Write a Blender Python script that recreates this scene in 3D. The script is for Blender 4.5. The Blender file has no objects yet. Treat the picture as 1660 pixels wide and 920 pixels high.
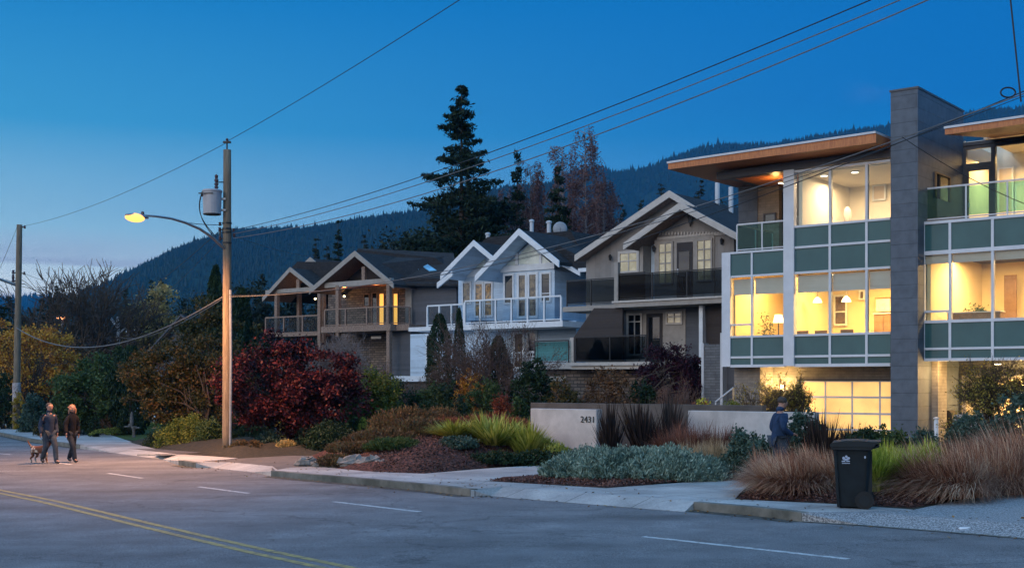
import bpy, bmesh, math, random
import numpy as np
from mathutils import Vector, Matrix
from mathutils.geometry import tessellate_polygon
random.seed(7)
RNG = np.random.default_rng(11)
sc = bpy.context.scene
COL = sc.collection
HC, FP, CX, HY = 2.0, 1960.0, 830.0, 620.0     # eye height, focal length and horizon of the photograph
# ---------------------------------------------------------------- terrain plane
GA, GB, GC = 0.1092, 0.0066, -0.0075
def gz(x, y): return GA + GB*x + GC*y
def gp(px, py, off=0.0):
    kx, kz = (px-CX)/FP, (HY-py)/FP
    t = (HC-GA-off)/(GB*kx+GC-kz)
    return (kx*t, t)
def at(px, Y): return (px-CX)/FP*Y
def zt(py, Y): return HC+(HY-py)/FP*Y
# ---------------------------------------------------------------- objects
def link(o, parent=None):
    COL.objects.link(o)
    if parent is not None: o.parent = parent
    return o
def tag(o, label=None, cat=None, group=None, kind=None):
    if label: o['label'] = label
    if cat: o['category'] = cat
    if group: o['group'] = group
    if kind: o['kind'] = kind
    return o
def thing(name, label, cat, loc=(0,0,0), rz=0.0, group=None):
    o = bpy.data.objects.new(name, None); o.empty_display_size = 0.3
    o.location = loc; o.rotation_euler = (0,0,rz)
    return tag(link(o), label, cat, group)
def meshobj(name, verts, faces, mat, parent=None, origin=(0,0,0), smooth=False):
    me = bpy.data.meshes.new(name)
    o0 = Vector(origin)
    me.from_pydata([tuple(Vector(v)-o0) for v in verts], [], faces)
    me.materials.append(mat)
    if smooth: me.polygons.foreach_set('use_smooth', [True]*len(me.polygons))
    me.update()
    o = bpy.data.objects.new(name, me); o.location = origin
    if parent is not None:
        o.location = Vector(origin)-parent.location if parent.parent is None else Vector(origin)-parent.location-parent.parent.location
    return link(o, parent)
def npmesh(name, v, nper, mat, parent=None, origin=(0,0,0), mats=None):
    """v: (N*nper,3) array; every nper vertices make one face"""
    v = np.asarray(v, dtype=np.float32)-np.array(origin, dtype=np.float32)
    n = len(v)//nper
    me = bpy.data.meshes.new(name)
    me.vertices.add(len(v)); me.vertices.foreach_set('co', v.ravel())
    me.loops.add(len(v)); me.loops.foreach_set('vertex_index', np.arange(len(v), dtype=np.int32))
    me.polygons.add(n); me.polygons.foreach_set('loop_start', np.arange(0, len(v), nper, dtype=np.int32))
    me.polygons.foreach_set('loop_total', np.full(n, nper, dtype=np.int32))
    me.materials.append(mat); me.update(calc_edges=True)
    o = bpy.data.objects.new(name, me); o.location = origin
    if parent is not None: o.location = Vector(origin)-parent.location
    return link(o, parent)
# ---------------------------------------------------------------- frames and mesh builder
UA = (0.781, -0.624); IA = (0.624, 0.781)
class Frame:
    def __init__(s, px, Y, u=UA, i=IA):
        s.O = (at(px, Y), Y); s.u = u; s.i = i
    def w(s, a, d, z): return (s.O[0]+a*s.u[0]+d*s.i[0], s.O[1]+a*s.u[1]+d*s.i[1], z)
    def px(s, x, y, d=0.0):
        kx, kz = (x-CX)/FP, (HY-y)/FP
        t = (s.O[0]*s.i[0]+s.O[1]*s.i[1]+d)/(kx*s.i[0]+s.i[1])
        return ((kx*t-s.O[0])*s.u[0]+(t-s.O[1])*s.u[1], HC+kz*t)
    def a(s, x, d=0.0): return s.px(x, HY, d)[0]
    def z(s, x, y, d=0.0): return s.px(x, y, d)[1]
    def side(s, x, y, a):
        kx, kz = (x-CX)/FP, (HY-y)/FP
        t = (s.O[0]*s.u[0]+s.O[1]*s.u[1]+a)/(kx*s.u[0]+s.u[1])
        return ((kx*t-s.O[0])*s.i[0]+(t-s.O[1])*s.i[1], HC+kz*t)
class WF(Frame):
    def __init__(s, O=(0,0), ang=0.0):
        s.O = O; s.u = (math.cos(ang), math.sin(ang)); s.i = (-math.sin(ang), math.cos(ang))
W0 = WF()
class MB:
    def __init__(s, fr=W0): s.v = []; s.f = []; s.fr = fr
    def add(s, pts, faces):
        n = len(s.v); s.v += [s.fr.w(*p) for p in pts]; s.f += [tuple(n+i for i in f) for f in faces]; return s
    def box(s, a0, a1, d0, d1, z0, z1):
        a0, a1 = min(a0,a1), max(a0,a1); d0, d1 = min(d0,d1), max(d0,d1); z0, z1 = min(z0,z1), max(z0,z1)
        return s.add([(a0,d0,z0),(a1,d0,z0),(a1,d1,z0),(a0,d1,z0),(a0,d0,z1),(a1,d0,z1),(a1,d1,z1),(a0,d1,z1)],
                     [(0,3,2,1),(4,5,6,7),(0,1,5,4),(1,2,6,5),(2,3,7,6),(3,0,4,7)])
    def prism(s, pts, d0, d1):      # outline in (a, z), extruded in depth
        n = len(pts)
        tri = tessellate_polygon([[Vector((p[0],p[1],0)) for p in pts]])
        f = [tuple(t) for t in tri]+[tuple(i+n for i in reversed(t)) for t in tri]
        f += [(i,(i+1)%n,(i+1)%n+n,i+n) for i in range(n)]
        return s.add([(p[0],d0,p[1]) for p in pts]+[(p[0],d1,p[1]) for p in pts], f)
    def hprism(s, pts, z0, z1):
        n = len(pts)
        tri = tessellate_polygon([[Vector((p[0],p[1],0)) for p in pts]])
        f = [tuple(t) for t in tri]+[tuple(i+n for i in reversed(t)) for t in tri]
        f += [(i,(i+1)%n,(i+1)%n+n,i+n) for i in range(n)]
        g0 = z0 if callable(z0) else (lambda x, y: z0); g1 = z1 if callable(z1) else (lambda x, y: z1)
        return s.add([(p[0],p[1],g0(*p)) for p in pts]+[(p[0],p[1],g1(*p)) for p in pts], f)
    def beam(s, p, q, w, h, up=(0,0,1)):
        p, q = Vector(p), Vector(q); t = (q-p).normalized(); up = Vector(up)
        r = t.cross(up)
        r = Vector((1,0,0)) if r.length < 1e-4 else r.normalized()
        k = r.cross(t); c = []
        for e in (p, q):
            for sx, sy in ((-1,-1),(1,-1),(1,1),(-1,1)): c.append(tuple(e+r*sx*w/2+k*sy*h/2))
        return s.add(c, [(0,3,2,1),(4,5,6,7),(0,1,5,4),(1,2,6,5),(2,3,7,6),(3,0,4,7)])
    def tube(s, pts, rad, n=8, cap=True):
        pts = [Vector(p) for p in pts]; m = len(pts)
        if not hasattr(rad, '__len__'): rad = [rad]*m
        vs = []; ref = None
        for i, p in enumerate(pts):
            t = (pts[min(i+1,m-1)]-pts[max(i-1,0)]).normalized()
            if ref is None: ref = Vector((0,0,1)) if abs(t.z) < .9 else Vector((1,0,0))
            r = t.cross(ref)
            if r.length < 1e-3: r = t.cross(Vector((0,1,0.3)))
            r.normalize(); k = r.cross(t); ref = -k if False else k
            ref = k
            for j in range(n):
                an = 2*math.pi*j/n; vs.append(tuple(p+(r*math.cos(an)+k*math.sin(an))*rad[i]))
        f = [(i*n+j, i*n+(j+1)%n, (i+1)*n+(j+1)%n, (i+1)*n+j) for i in range(m-1) for j in range(n)]
        if cap: f += [tuple(reversed(range(n))), tuple((m-1)*n+j for j in range(n))]
        return s.add(vs, f)
    def lathe(s, c, prof, n=16, sx=1, sy=1):
        vs = [(c[0]+r*math.cos(2*math.pi*j/n)*sx, c[1]+r*math.sin(2*math.pi*j/n)*sy, c[2]+z) for r, z in prof for j in range(n)]
        m = len(prof)
        f = [(i*n+j, i*n+(j+1)%n, (i+1)*n+(j+1)%n, (i+1)*n+j) for i in range(m-1) for j in range(n)]
        f += [tuple(reversed(range(n))), tuple((m-1)*n+j for j in range(n))]
        return s.add(vs, f)
    def ball(s, c, rx, ry, rz, n=10):
        prof = [(math.sin(math.pi*(i+.15)/(n+.3)), -math.cos(math.pi*(i+.15)/(n+.3))) for i in range(n+1)]
        vs = [(c[0]+r*math.cos(2*math.pi*j/n)*rx, c[1]+r*math.sin(2*math.pi*j/n)*ry, c[2]+z*rz) for r, z in prof for j in range(n)]
        m = n+1
        f = [(i*n+j, i*n+(j+1)%n, (i+1)*n+(j+1)%n, (i+1)*n+j) for i in range(m-1) for j in range(n)]
        f += [tuple(reversed(range(n))), tuple((m-1)*n+j for j in range(n))]
        return s.add(vs, f)
    def build(s, name, mat, parent=None, origin=None, smooth=False):
        if origin is None:
            origin = tuple(parent.location) if parent is not None and parent.parent is None else (
                tuple(parent.location+parent.parent.location) if parent is not None else
                tuple(np.mean(np.array(s.v), axis=0)[:2])+(min(v[2] for v in s.v),))
        return meshobj(name, s.v, s.f, mat, parent, origin, smooth)
# ---------------------------------------------------------------- materials
def nodes(name):
    m = bpy.data.materials.new(name); m.use_nodes = True
    nt = m.node_tree; return m, nt, nt.nodes['Principled BSDF']
def rgb(c): return (c[0], c[1], c[2], 1)
def mat(name, c, rough=.7, c2=None, scale=6.0, bump=0.0, spec=.4, metal=0.0, detail=6, stretch=(1,1,1), fac=(.35,.65), bscale=None, coat=0):
    m, nt, b = nodes(name); N, L = nt.nodes, nt.links
    b.inputs['Roughness'].default_value = rough; b.inputs['Specular IOR Level'].default_value = spec
    b.inputs['Metallic'].default_value = metal; b.inputs['Coat Weight'].default_value = coat
    if c2 is None: c2 = tuple(x*.78 for x in c)
    tc = N.new('ShaderNodeTexCoord'); mp = N.new('ShaderNodeMapping'); mp.inputs['Scale'].default_value = stretch
    L.new(tc.outputs['Object'], mp.inputs[0])
    no = N.new('ShaderNodeTexNoise'); no.inputs['Scale'].default_value = scale; no.inputs['Detail'].default_value = detail
    no.inputs['Roughness'].default_value = .62
    L.new(mp.outputs[0], no.inputs[0])
    r = N.new('ShaderNodeValToRGB'); r.color_ramp.elements[0].position = fac[0]; r.color_ramp.elements[1].position = fac[1]
    r.color_ramp.elements[0].color = rgb(c2); r.color_ramp.elements[1].color = rgb(c)
    L.new(no.outputs[0], r.inputs[0]); L.new(r.outputs[0], b.inputs['Base Color'])
    if bump:
        n2 = N.new('ShaderNodeTexNoise'); n2.inputs['Scale'].default_value = bscale or scale*6; n2.inputs['Detail'].default_value = 4
        L.new(mp.outputs[0], n2.inputs[0])
        bp = N.new('ShaderNodeBump'); bp.inputs['Strength'].default_value = 1; bp.inputs['Distance'].default_value = bump
        L.new(n2.outputs[0], bp.inputs['Height']); L.new(bp.outputs[0], b.inputs['Normal'])
    return m
def boards(name, c, pitch=.15, axis='z', rough=.75, var=.12, groove=.006):
    """lap siding / boards: real world pitch, thin dark joints"""
    m, nt, b = nodes(name); N, L = nt.nodes, nt.links
    b.inputs['Roughness'].default_value = rough; b.inputs['Specular IOR Level'].default_value = .25
    g = N.new('ShaderNodeNewGeometry'); sp = N.new('ShaderNodeSeparateXYZ'); L.new(g.outputs['Position'], sp.inputs[0])
    dv = N.new('ShaderNodeMath'); dv.operation = 'DIVIDE'; dv.inputs[1].default_value = pitch
    if axis == 'z': L.new(sp.outputs['Z'], dv.inputs[0])
    else:
        dt = N.new('ShaderNodeVectorMath'); dt.operation = 'DOT_PRODUCT'; dt.inputs[1].default_value = (UA[0], UA[1], 0)
        L.new(g.outputs['Position'], dt.inputs[0]); L.new(dt.outputs['Value'], dv.inputs[0])
    fr = N.new('ShaderNodeMath'); fr.operation = 'FRACT'; L.new(dv.outputs[0], fr.inputs[0])
    fl = N.new('ShaderNodeMath'); fl.operation = 'FLOOR'; L.new(dv.outputs[0], fl.inputs[0])
    wn = N.new('ShaderNodeTexWhiteNoise'); wn.noise_dimensions = '1D'; L.new(fl.outputs[0], wn.inputs['W'])
    no = N.new('ShaderNodeTexNoise'); no.inputs['Scale'].default_value = 3.0; no.inputs['Detail'].default_value = 6; L.new(g.outputs['Position'], no.inputs[0])
    ad = N.new('ShaderNodeMath'); ad.operation = 'ADD'; L.new(wn.outputs[0], ad.inputs[0]); L.new(no.outputs[0], ad.inputs[1])
    r = N.new('ShaderNodeValToRGB'); r.color_ramp.elements[0].position = .3; r.color_ramp.elements[1].position = 1.6 if False else 1.0
    r.color_ramp.elements[0].color = rgb([x*(1-var*1.5) for x in c]); r.color_ramp.elements[1].color = rgb([x*(1+var) for x in c])
    L.new(ad.outputs[0], r.inputs[0]); L.new(r.outputs[0], b.inputs['Base Color'])
    bp = N.new('ShaderNodeBump'); bp.inputs['Distance'].default_value = groove*2; L.new(fr.outputs[0], bp.inputs['Height'])
    L.new(bp.outputs[0], b.inputs['Normal'])
    return m
def brick(name, c1, c2, cm, w=.4, h=.2, mortar=.012, rough=.85, bump=.01, offset=.5, vert=True, rot=None):
    m, nt, b = nodes(name); N, L = nt.nodes, nt.links
    b.inputs['Roughness'].default_value = rough; b.inputs['Specular IOR Level'].default_value = .3
    g = N.new('ShaderNodeNewGeometry'); sp = N.new('ShaderNodeSeparateXYZ'); L.new(g.outputs['Position'], sp.inputs[0])
    cb = N.new('ShaderNodeCombineXYZ')
    dt = N.new('ShaderNodeVectorMath'); dt.operation = 'DOT_PRODUCT'; dt.inputs[1].default_value = (UA[0]+IA[0], UA[1]+IA[1], 0)
    L.new(g.outputs['Position'], dt.inputs[0]); L.new(dt.outputs['Value'], cb.inputs[0])
    L.new(sp.outputs['Z'] if vert else sp.outputs['Y'], cb.inputs[1])
    br = N.new('ShaderNodeTexBrick'); br.inputs['Scale'].default_value = 1; br.inputs['Brick Width'].default_value = w; br.inputs['Row Height'].default_value = h
    br.inputs['Mortar Size'].default_value = mortar; br.offset = offset
    br.inputs['Color1'].default_value = rgb(c1); br.inputs['Color2'].default_value = rgb(c2); br.inputs['Mortar'].default_value = rgb(cm)
    L.new(cb.outputs[0], br.inputs[0])
    no = N.new('ShaderNodeTexNoise'); no.inputs['Scale'].default_value = 4; no.inputs['Detail'].default_value = 7; L.new(g.outputs['Position'], no.inputs[0])
    mx = N.new('ShaderNodeMix'); mx.data_type = 'RGBA'; mx.blend_type = 'MULTIPLY'; mx.inputs[0].default_value = .6
    rr = N.new('ShaderNodeValToRGB'); rr.color_ramp.elements[0].position = .3; rr.color_ramp.elements[1].position = .65; rr.color_ramp.elements[0].color = (.6,.6,.6,1)
    L.new(no.outputs[0], rr.inputs[0]); L.new(br.outputs[0], mx.inputs[6]); L.new(rr.outputs[0], mx.inputs[7]); L.new(mx.outputs[2], b.inputs['Base Color'])
    bp = N.new('ShaderNodeBump'); bp.inputs['Distance'].default_value = bump; bp.invert = True
    L.new(br.outputs['Fac'], bp.inputs['Height']); L.new(bp.outputs[0], b.inputs['Normal'])
    return m
def leafmat(name, cols, rough=.6, trans=.25):
    m, nt, b = nodes(name); N, L = nt.nodes, nt.links
    g = N.new('ShaderNodeNewGeometry'); r = N.new('ShaderNodeValToRGB')
    el = r.color_ramp.elements
    while len(el) < len(cols): el.new(.5)
    for i, c in enumerate(cols): el[i].position = i/(len(cols)-1); el[i].color = rgb(c)
    no = N.new('ShaderNodeTexNoise'); no.inputs['Scale'].default_value = 1.1; no.inputs['Detail'].default_value = 3
    L.new(g.outputs['Position'], no.inputs[0])
    a = N.new('ShaderNodeMath'); a.operation = 'MULTIPLY_ADD'; a.inputs[1].default_value = 1.6; a.inputs[2].default_value = -.8
    L.new(no.outputs[0], a.inputs[0])
    b2 = N.new('ShaderNodeMath'); b2.operation = 'ADD'; b2.use_clamp = True; L.new(a.outputs[0], b2.inputs[0]); L.new(g.outputs['Random Per Island'], b2.inputs[1])
    L.new(b2.outputs[0], r.inputs[0]); L.new(r.outputs[0], b.inputs['Base Color'])
    b.inputs['Roughness'].default_value = rough; b.inputs['Specular IOR Level'].default_value = .25
    if trans:
        t = N.new('ShaderNodeBsdfTranslucent'); L.new(r.outputs[0], t.inputs[0])
        mx = N.new('ShaderNodeMixShader'); mx.inputs[0].default_value = trans
        L.new(b.outputs[0], mx.inputs[1]); L.new(t.outputs[0], mx.inputs[2]); L.new(mx.outputs[0], N['Material Output'].inputs[0])
    return m
def glass(name, tint=(.93,.96,.95), ior=1.45, rough=0.0):
    m = bpy.data.materials.new(name); m.use_nodes = True; nt = m.node_tree; N, L = nt.nodes, nt.links; N.clear()
    out = N.new('ShaderNodeOutputMaterial'); t = N.new('ShaderNodeBsdfTransparent'); t.inputs[0].default_value = rgb(tint)
    gl = N.new('ShaderNodeBsdfGlossy'); gl.inputs['Roughness'].default_value = rough
    g = N.new('ShaderNodeNewGeometry'); d = N.new('ShaderNodeVectorMath'); d.operation = 'DOT_PRODUCT'
    L.new(g.outputs['Incoming'], d.inputs[0]); L.new(g.outputs['Normal'], d.inputs[1])
    ab = N.new('ShaderNodeMath'); ab.operation = 'ABSOLUTE'; L.new(d.outputs['Value'], ab.inputs[0])
    sb = N.new('ShaderNodeMath'); sb.operation = 'SUBTRACT'; sb.inputs[0].default_value = 1; L.new(ab.outputs[0], sb.inputs[1])
    pw = N.new('ShaderNodeMath'); pw.operation = 'POWER'; pw.inputs[1].default_value = 5; L.new(sb.outputs[0], pw.inputs[0])
    f0 = ((ior-1)/(ior+1))**2
    fz = N.new('ShaderNodeMath'); fz.operation = 'MULTIPLY_ADD'; fz.inputs[1].default_value = 1-f0; fz.inputs[2].default_value = f0; L.new(pw.outputs[0], fz.inputs[0])
    mx = N.new('ShaderNodeMixShader'); L.new(fz.outputs[0], mx.inputs[0]); L.new(t.outputs[0], mx.inputs[1]); L.new(gl.outputs[0], mx.inputs[2]); L.new(mx.outputs[0], out.inputs[0])
    return m
def emis(name, c, s):
    m, nt, b = nodes(name); b.inputs['Base Color'].default_value = rgb(c); b.inputs['Emission Color'].default_value = rgb(c); b.inputs['Emission Strength'].default_value = s
    return m
M = {}
M['asphalt'] = mat('asphalt', (.17,.165,.165), .86, (.135,.13,.132), 2.2, .004, .3, bscale=160, detail=9)
M['concrete'] = mat('concrete', (.46,.45,.43), .85, (.36,.35,.34), 1.3, .003, .3, bscale=60, detail=8)
M['kerb'] = mat('kerb concrete', (.20,.19,.165), .88, (.085,.085,.07), 1.8, .006, .3, bscale=40, detail=9)
M['aggregate'] = mat('exposed aggregate', (.40,.40,.40), .8, (.12,.12,.125), 38, .010, .3, bscale=60, detail=2, fac=(.40,.62))
M['driveway'] = mat('old asphalt drive', (.14,.125,.115), .9, (.09,.082,.078), 3, .006, bscale=90)
M['mulch'] = mat('bark mulch', (.15,.06,.045), .95, (.022,.012,.010), 11, .07, .2, bscale=18, fac=(.4,.6))
M['soil'] = mat('soil', (.06,.05,.035), .95, (.03,.028,.02), 8, .03, .2, bscale=22)
M['lawn'] = mat('lawn', (.10,.12,.03), .95, (.05,.07,.02), 3, .03, .2, bscale=50)
def worn(name, base, dark, joint=None, cracks=False, grain=(70,.35), patch=.5):
    m = mat(name, base, .86, dark, 1.1, .004, .3, bscale=120, detail=10); nt = m.node_tree; N, L = nt.nodes, nt.links; b = N['Principled BSDF']
    src = b.inputs['Base Color'].links[0].from_socket; g = N.new('ShaderNodeNewGeometry')
    def mul(src, fac_socket, lo, hi=1.0, a=.3, b_=.7):
        r = N.new('ShaderNodeMapRange'); r.inputs[1].default_value = a; r.inputs[2].default_value = b_; r.inputs[3].default_value = lo; r.inputs[4].default_value = hi; L.new(fac_socket, r.inputs[0])
        v = N.new('ShaderNodeVectorMath'); v.operation = 'SCALE'; L.new(src, v.inputs[0]); L.new(r.outputs[0], v.inputs['Scale']); return v.outputs[0]
    n1 = N.new('ShaderNodeTexNoise'); n1.inputs['Scale'].default_value = grain[0]; n1.inputs['Detail'].default_value = 2; L.new(g.outputs['Position'], n1.inputs[0]); src = mul(src, n1.outputs[0], 1-grain[1], 1+grain[1])
    mp = N.new('ShaderNodeMapping'); mp.inputs['Rotation'].default_value = (0,0,math.radians(47)); mp.inputs['Scale'].default_value = (.09,.75,1); L.new(g.outputs['Position'], mp.inputs[0])
    n2 = N.new('ShaderNodeTexNoise'); n2.inputs['Scale'].default_value = 1.0; n2.inputs['Detail'].default_value = 5; L.new(mp.outputs[0], n2.inputs[0]); src = mul(src, n2.outputs[0], 1-patch*.5, 1+patch*.35)
    n3 = N.new('ShaderNodeTexNoise'); n3.inputs['Scale'].default_value = .7; n3.inputs['Detail'].default_value = 8; n3.inputs['Roughness'].default_value = .7; L.new(g.outputs['Position'], n3.inputs[0]); src = mul(src, n3.outputs[0], 1-patch*.5, 1.12, .32, .6)
    if cracks:
        vo = N.new('ShaderNodeTexVoronoi'); vo.feature = 'DISTANCE_TO_EDGE'; vo.inputs['Scale'].default_value = .16
        nz = N.new('ShaderNodeTexNoise'); nz.inputs['Scale'].default_value = 1.6; nz.inputs['Detail'].default_value = 5; L.new(g.outputs['Position'], nz.inputs[0])
        va = N.new('ShaderNodeVectorMath'); va.operation = 'MULTIPLY_ADD'; va.inputs[1].default_value = (1.6,1.6,0); L.new(nz.outputs['Color'], va.inputs[0]); L.new(g.outputs['Position'], va.inputs[2]); L.new(va.outputs[0], vo.inputs['Vector'])
        src = mul(src, vo.outputs['Distance'], .66, 1.0, .001, .006)
    if joint:
        sp = N.new('ShaderNodeMapping'); sp.inputs['Rotation'].default_value = (0,0,math.radians(47)); L.new(g.outputs['Position'], sp.inputs[0])
        br = N.new('ShaderNodeTexBrick'); br.offset = 0; br.inputs['Scale'].default_value = 1; br.inputs['Brick Width'].default_value = joint; br.inputs['Row Height'].default_value = joint; br.inputs['Mortar Size'].default_value = .014; br.inputs['Mortar Smooth'].default_value = .3
        br.inputs['Color1'].default_value = (1,1,1,1); br.inputs['Color2'].default_value = (.88,.88,.88,1); br.inputs['Mortar'].default_value = (.42,.42,.42,1); L.new(sp.outputs[0], br.inputs[0])
        v = N.new('ShaderNodeVectorMath'); v.operation = 'MULTIPLY'; L.new(src, v.inputs[0]); L.new(br.outputs[0], v.inputs[1]); src = v.outputs[0]
    L.new(src, b.inputs['Base Color']); return m
M['asphalt'] = worn('asphalt', (.185,.182,.185), (.145,.142,.146), None, True, (60,.55), .6)
M['wall concrete'] = worn('cast concrete', (.46,.475,.50), (.36,.37,.39), None, False, (30,.10), .55)
M['grime'] = mat('gutter grime', (.10,.095,.085), .95, (.05,.048,.04), 5, .004, .2, bscale=60, detail=9)
M['concrete'] = worn('concrete', (.44,.43,.41), (.35,.34,.33), 1.55, False, (30,.14), .5)

M['white paint'] = mat('road paint', (.55,.55,.54), .7, (.24,.24,.24), 12, 0, .3, fac=(.36,.56), detail=10)
M['yellow paint'] = mat('yellow road paint', (.40,.30,.10), .7, (.17,.145,.09), 9, 0, .3, fac=(.36,.6), detail=10)
M['wall concrete'] = mat('cast concrete', (.50,.49,.48), .8, (.36,.355,.35), 1.6, .002, .3, bscale=30, detail=9)
M['dark concrete'] = mat('old concrete', (.105,.098,.092), .85, (.07,.065,.06), 2, .003, .3, bscale=30, detail=9)
M['timber pole'] = mat('weathered pole timber', (.27,.21,.145), .85, (.13,.10,.075), 5, .01, .25, stretch=(6,6,.35), bscale=14)
M['galv'] = mat('galvanised metal', (.36,.37,.38), .45, (.25,.26,.27), 6, 0, .5, metal=.6)
M['can'] = mat('transformer paint', (.40,.39,.40), .45, (.33,.32,.34), 3, 0, .5)
M['black metal'] = mat('black metal', (.02,.02,.022), .4, (.012,.012,.013), 6, 0, .5)
M['cable'] = mat('cable sheath', (.02,.02,.022), .6)
M['cable pale'] = mat('weathered cable', (.16,.15,.15), .6, (.11,.105,.10), 2)
M['porcelain'] = mat('brown porcelain', (.09,.05,.05), .25, (.06,.035,.04), 8, 0, .6)
M['bin'] = mat('bin plastic', (.012,.019,.023), .55, (.008,.012,.015), 5, .001, .22)
M['rubber'] = mat('rubber', (.012,.012,.012), .8)
M['decal'] = mat('white decal', (.45,.52,.62), .6, (.3,.36,.48), 60, 0)
M['steel tile'] = brick('dark tower cladding', (.115,.135,.165), (.10,.118,.146), (.075,.088,.105), 2.6, .42, .010, .62, .004)
M['stucco'] = brick('ground floor block', (.30,.27,.235), (.25,.225,.20), (.2,.18,.155), .4, .1, .006, .9, .004)
M['grey block'] = brick('split face block', (.17,.175,.185), (.13,.135,.145), (.10,.10,.105), .4, .1, .01, .9, .006)
M['frame'] = mat('silver window frame', (.62,.64,.68), .4, (.54,.56,.60), 2, 0, .5)
M['dark frame'] = mat('bronze frame', (.075,.075,.085), .4)
M['teal'] = mat('teal spandrel glass', (.050,.125,.130), .12, (.038,.100,.106), .8, 0, .35)
M['wood'] = mat('cedar soffit', (.55,.20,.065), .45, (.38,.12,.04), 3, .002, .4, stretch=(1,9,1))
M['white'] = mat('white trim', (.74,.77,.80), .55, (.64,.67,.70), 3, 0, .4)
M['cap'] = mat('metal cap', (.55,.57,.60), .35, (.48,.50,.53), 2, 0, .5)
M['cream'] = mat('interior paint', (.80,.66,.40), .8, (.74,.60,.35), 1, 0, .2)
M['plaster'] = mat('interior white', (.80,.74,.62), .8, (.76,.70,.58), 1, 0, .2)
M['tan'] = mat('dark tan wood', (.26,.15,.07), .6, (.18,.10,.045), 5, 0, .3)
M['blind'] = mat('roller blind', (.60,.52,.44), .9, (.55,.47,.39), 2, 0, .1)
M['glass'] = glass('clear glass')
M['tealglass'] = glass('balcony glass', (.48,.74,.73), 1.35)
M['darkglass'] = glass('smoked balcony glass', (.30,.35,.38), 1.25)
M['pane'] = mat('unlit window glass', (.012,.014,.018), .03, (.010,.012,.015), 3, 0, 1.0)
M['roof'] = brick('asphalt shingles', (.040,.038,.040), (.026,.026,.029), (.015,.015,.017), .3, .14, .01, .92, .01)
M['siding grey'] = boards('grey lap siding', (.10,.105,.12), .15)
M['siding blue'] = boards('blue grey siding', (.50,.61,.72), .14)
M['shingle taupe'] = boards('taupe board and batten', (.24,.22,.205), .3, 'a')
M['dark siding'] = boards('dark brown siding', (.055,.045,.042), .13)
M['timber'] = mat('stained timber', (.33,.235,.18), .7, (.17,.11,.085), 4, .003, .3, stretch=(3,3,3))
M['taupe trim'] = mat('taupe trim', (.36,.32,.285), .7, (.29,.26,.23), 4)
M['pale trim'] = mat('pale stone trim', (.55,.50,.45), .7, (.45,.41,.37), 4)
M['stone'] = brick('field stone', (.30,.23,.185), (.15,.12,.105), (.085,.075,.068), .38, .15, .02, .9, .03)
M['brown'] = mat('dark brown panel', (.045,.038,.037), .7, (.034,.029,.029), 3)
M['lit'] = emis('lit curtain', (1.0,.50,.09), .95)
M['bark'] = mat('bark', (.12,.09,.07), .9, (.055,.042,.034), 9, .02, .2, stretch=(3,3,.6))
M['birch bark'] = mat('pale bark', (.30,.25,.24), .85, (.17,.135,.13), 7, .01, .2)
M['twig'] = mat('brown twigs', (.17,.105,.085), .85, (.11,.07,.06), 5)
M['skin'] = mat('skin', (.36,.20,.15), .6, (.30,.165,.12), 9)
M['navy'] = mat('navy jacket', (.016,.040,.095), .8, (.010,.026,.062), 12, .006, .25, bscale=26)
M['jeans'] = mat('worn jeans', (.06,.075,.095), .85, (.028,.036,.048), 7, .004, .2)
M['dark jeans'] = mat('dark trousers', (.025,.032,.045), .85, (.016,.02,.028), 8, .004, .2)
M['slate jacket'] = mat('slate jacket', (.026,.040,.072), .8, (.014,.022,.042), 9, .006, .25, bscale=26)
M['black cloth'] = mat('black coat', (.012,.011,.013), .85, (.008,.007,.009), 9, .006, .2, bscale=26)
M['hair grey'] = mat('grey hair', (.07,.052,.045), .8, (.03,.024,.022), 40, .004)
M['hair blond'] = mat('auburn hair', (.42,.21,.12), .7, (.24,.10,.055), 40, .004)
M['shoe'] = mat('dark shoe', (.025,.02,.018), .6)
M['shoe sole'] = mat('pale shoe', (.35,.33,.32), .7)
M['dog'] = mat('brown and white dog fur', (.50,.43,.36), .9, (.13,.05,.03), 3.4, .01, .2, fac=(.46,.54), bscale=60)
M['dog ear'] = mat('brown ear fur', (.10,.04,.025), .9)
M['paper'] = mat('torn paper notices', (.50,.44,.42), .9, (.16,.12,.12), 22, .004, .2, fac=(.42,.55))
M['garden stone'] = mat('garden stone', (.14,.135,.135), .9, (.07,.07,.068), 9, .01)
M['rock'] = mat('rock', (.26,.24,.22), .9, (.13,.12,.11), 6, .03, .2, bscale=12)
M['straw'] = mat('pale wood post', (.62,.42,.24), .7, (.48,.32,.18), 9)
M['dish'] = mat('dish grey', (.30,.32,.35), .5)
# ---------------------------------------------------------------- camera and render settings
cam = bpy.data.cameras.new('camera'); co = bpy.data.objects.new('camera', cam); COL.objects.link(co)
co.location = (0,0,HC); co.rotation_euler = (math.radians(90),0,0)
cam.sensor_width = 36; cam.lens = FP/1660*36; cam.shift_y = (HY-460)/1660; cam.clip_end = 20000; cam.clip_start = .1
sc.camera = co
sc.view_settings.view_transform = 'Standard'; sc.view_settings.look = 'None'
sc.view_settings.exposure = 0.28; sc.view_settings.gamma = 1
cy = sc.cycles
cy.max_bounces = 7; cy.diffuse_bounces = 3; cy.glossy_bounces = 3; cy.transmission_bounces = 4; cy.transparent_max_bounces = 24; cy.volume_bounces = 1
cy.sample_clamp_indirect = 3.0; cy.use_denoising = True; cy.caustics_reflective = False; cy.caustics_refractive = False
cy.use_adaptive_sampling = True; cy.adaptive_threshold = .02
try: cy.denoiser = 'OPENIMAGEDENOISE'
except Exception: pass
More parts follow.
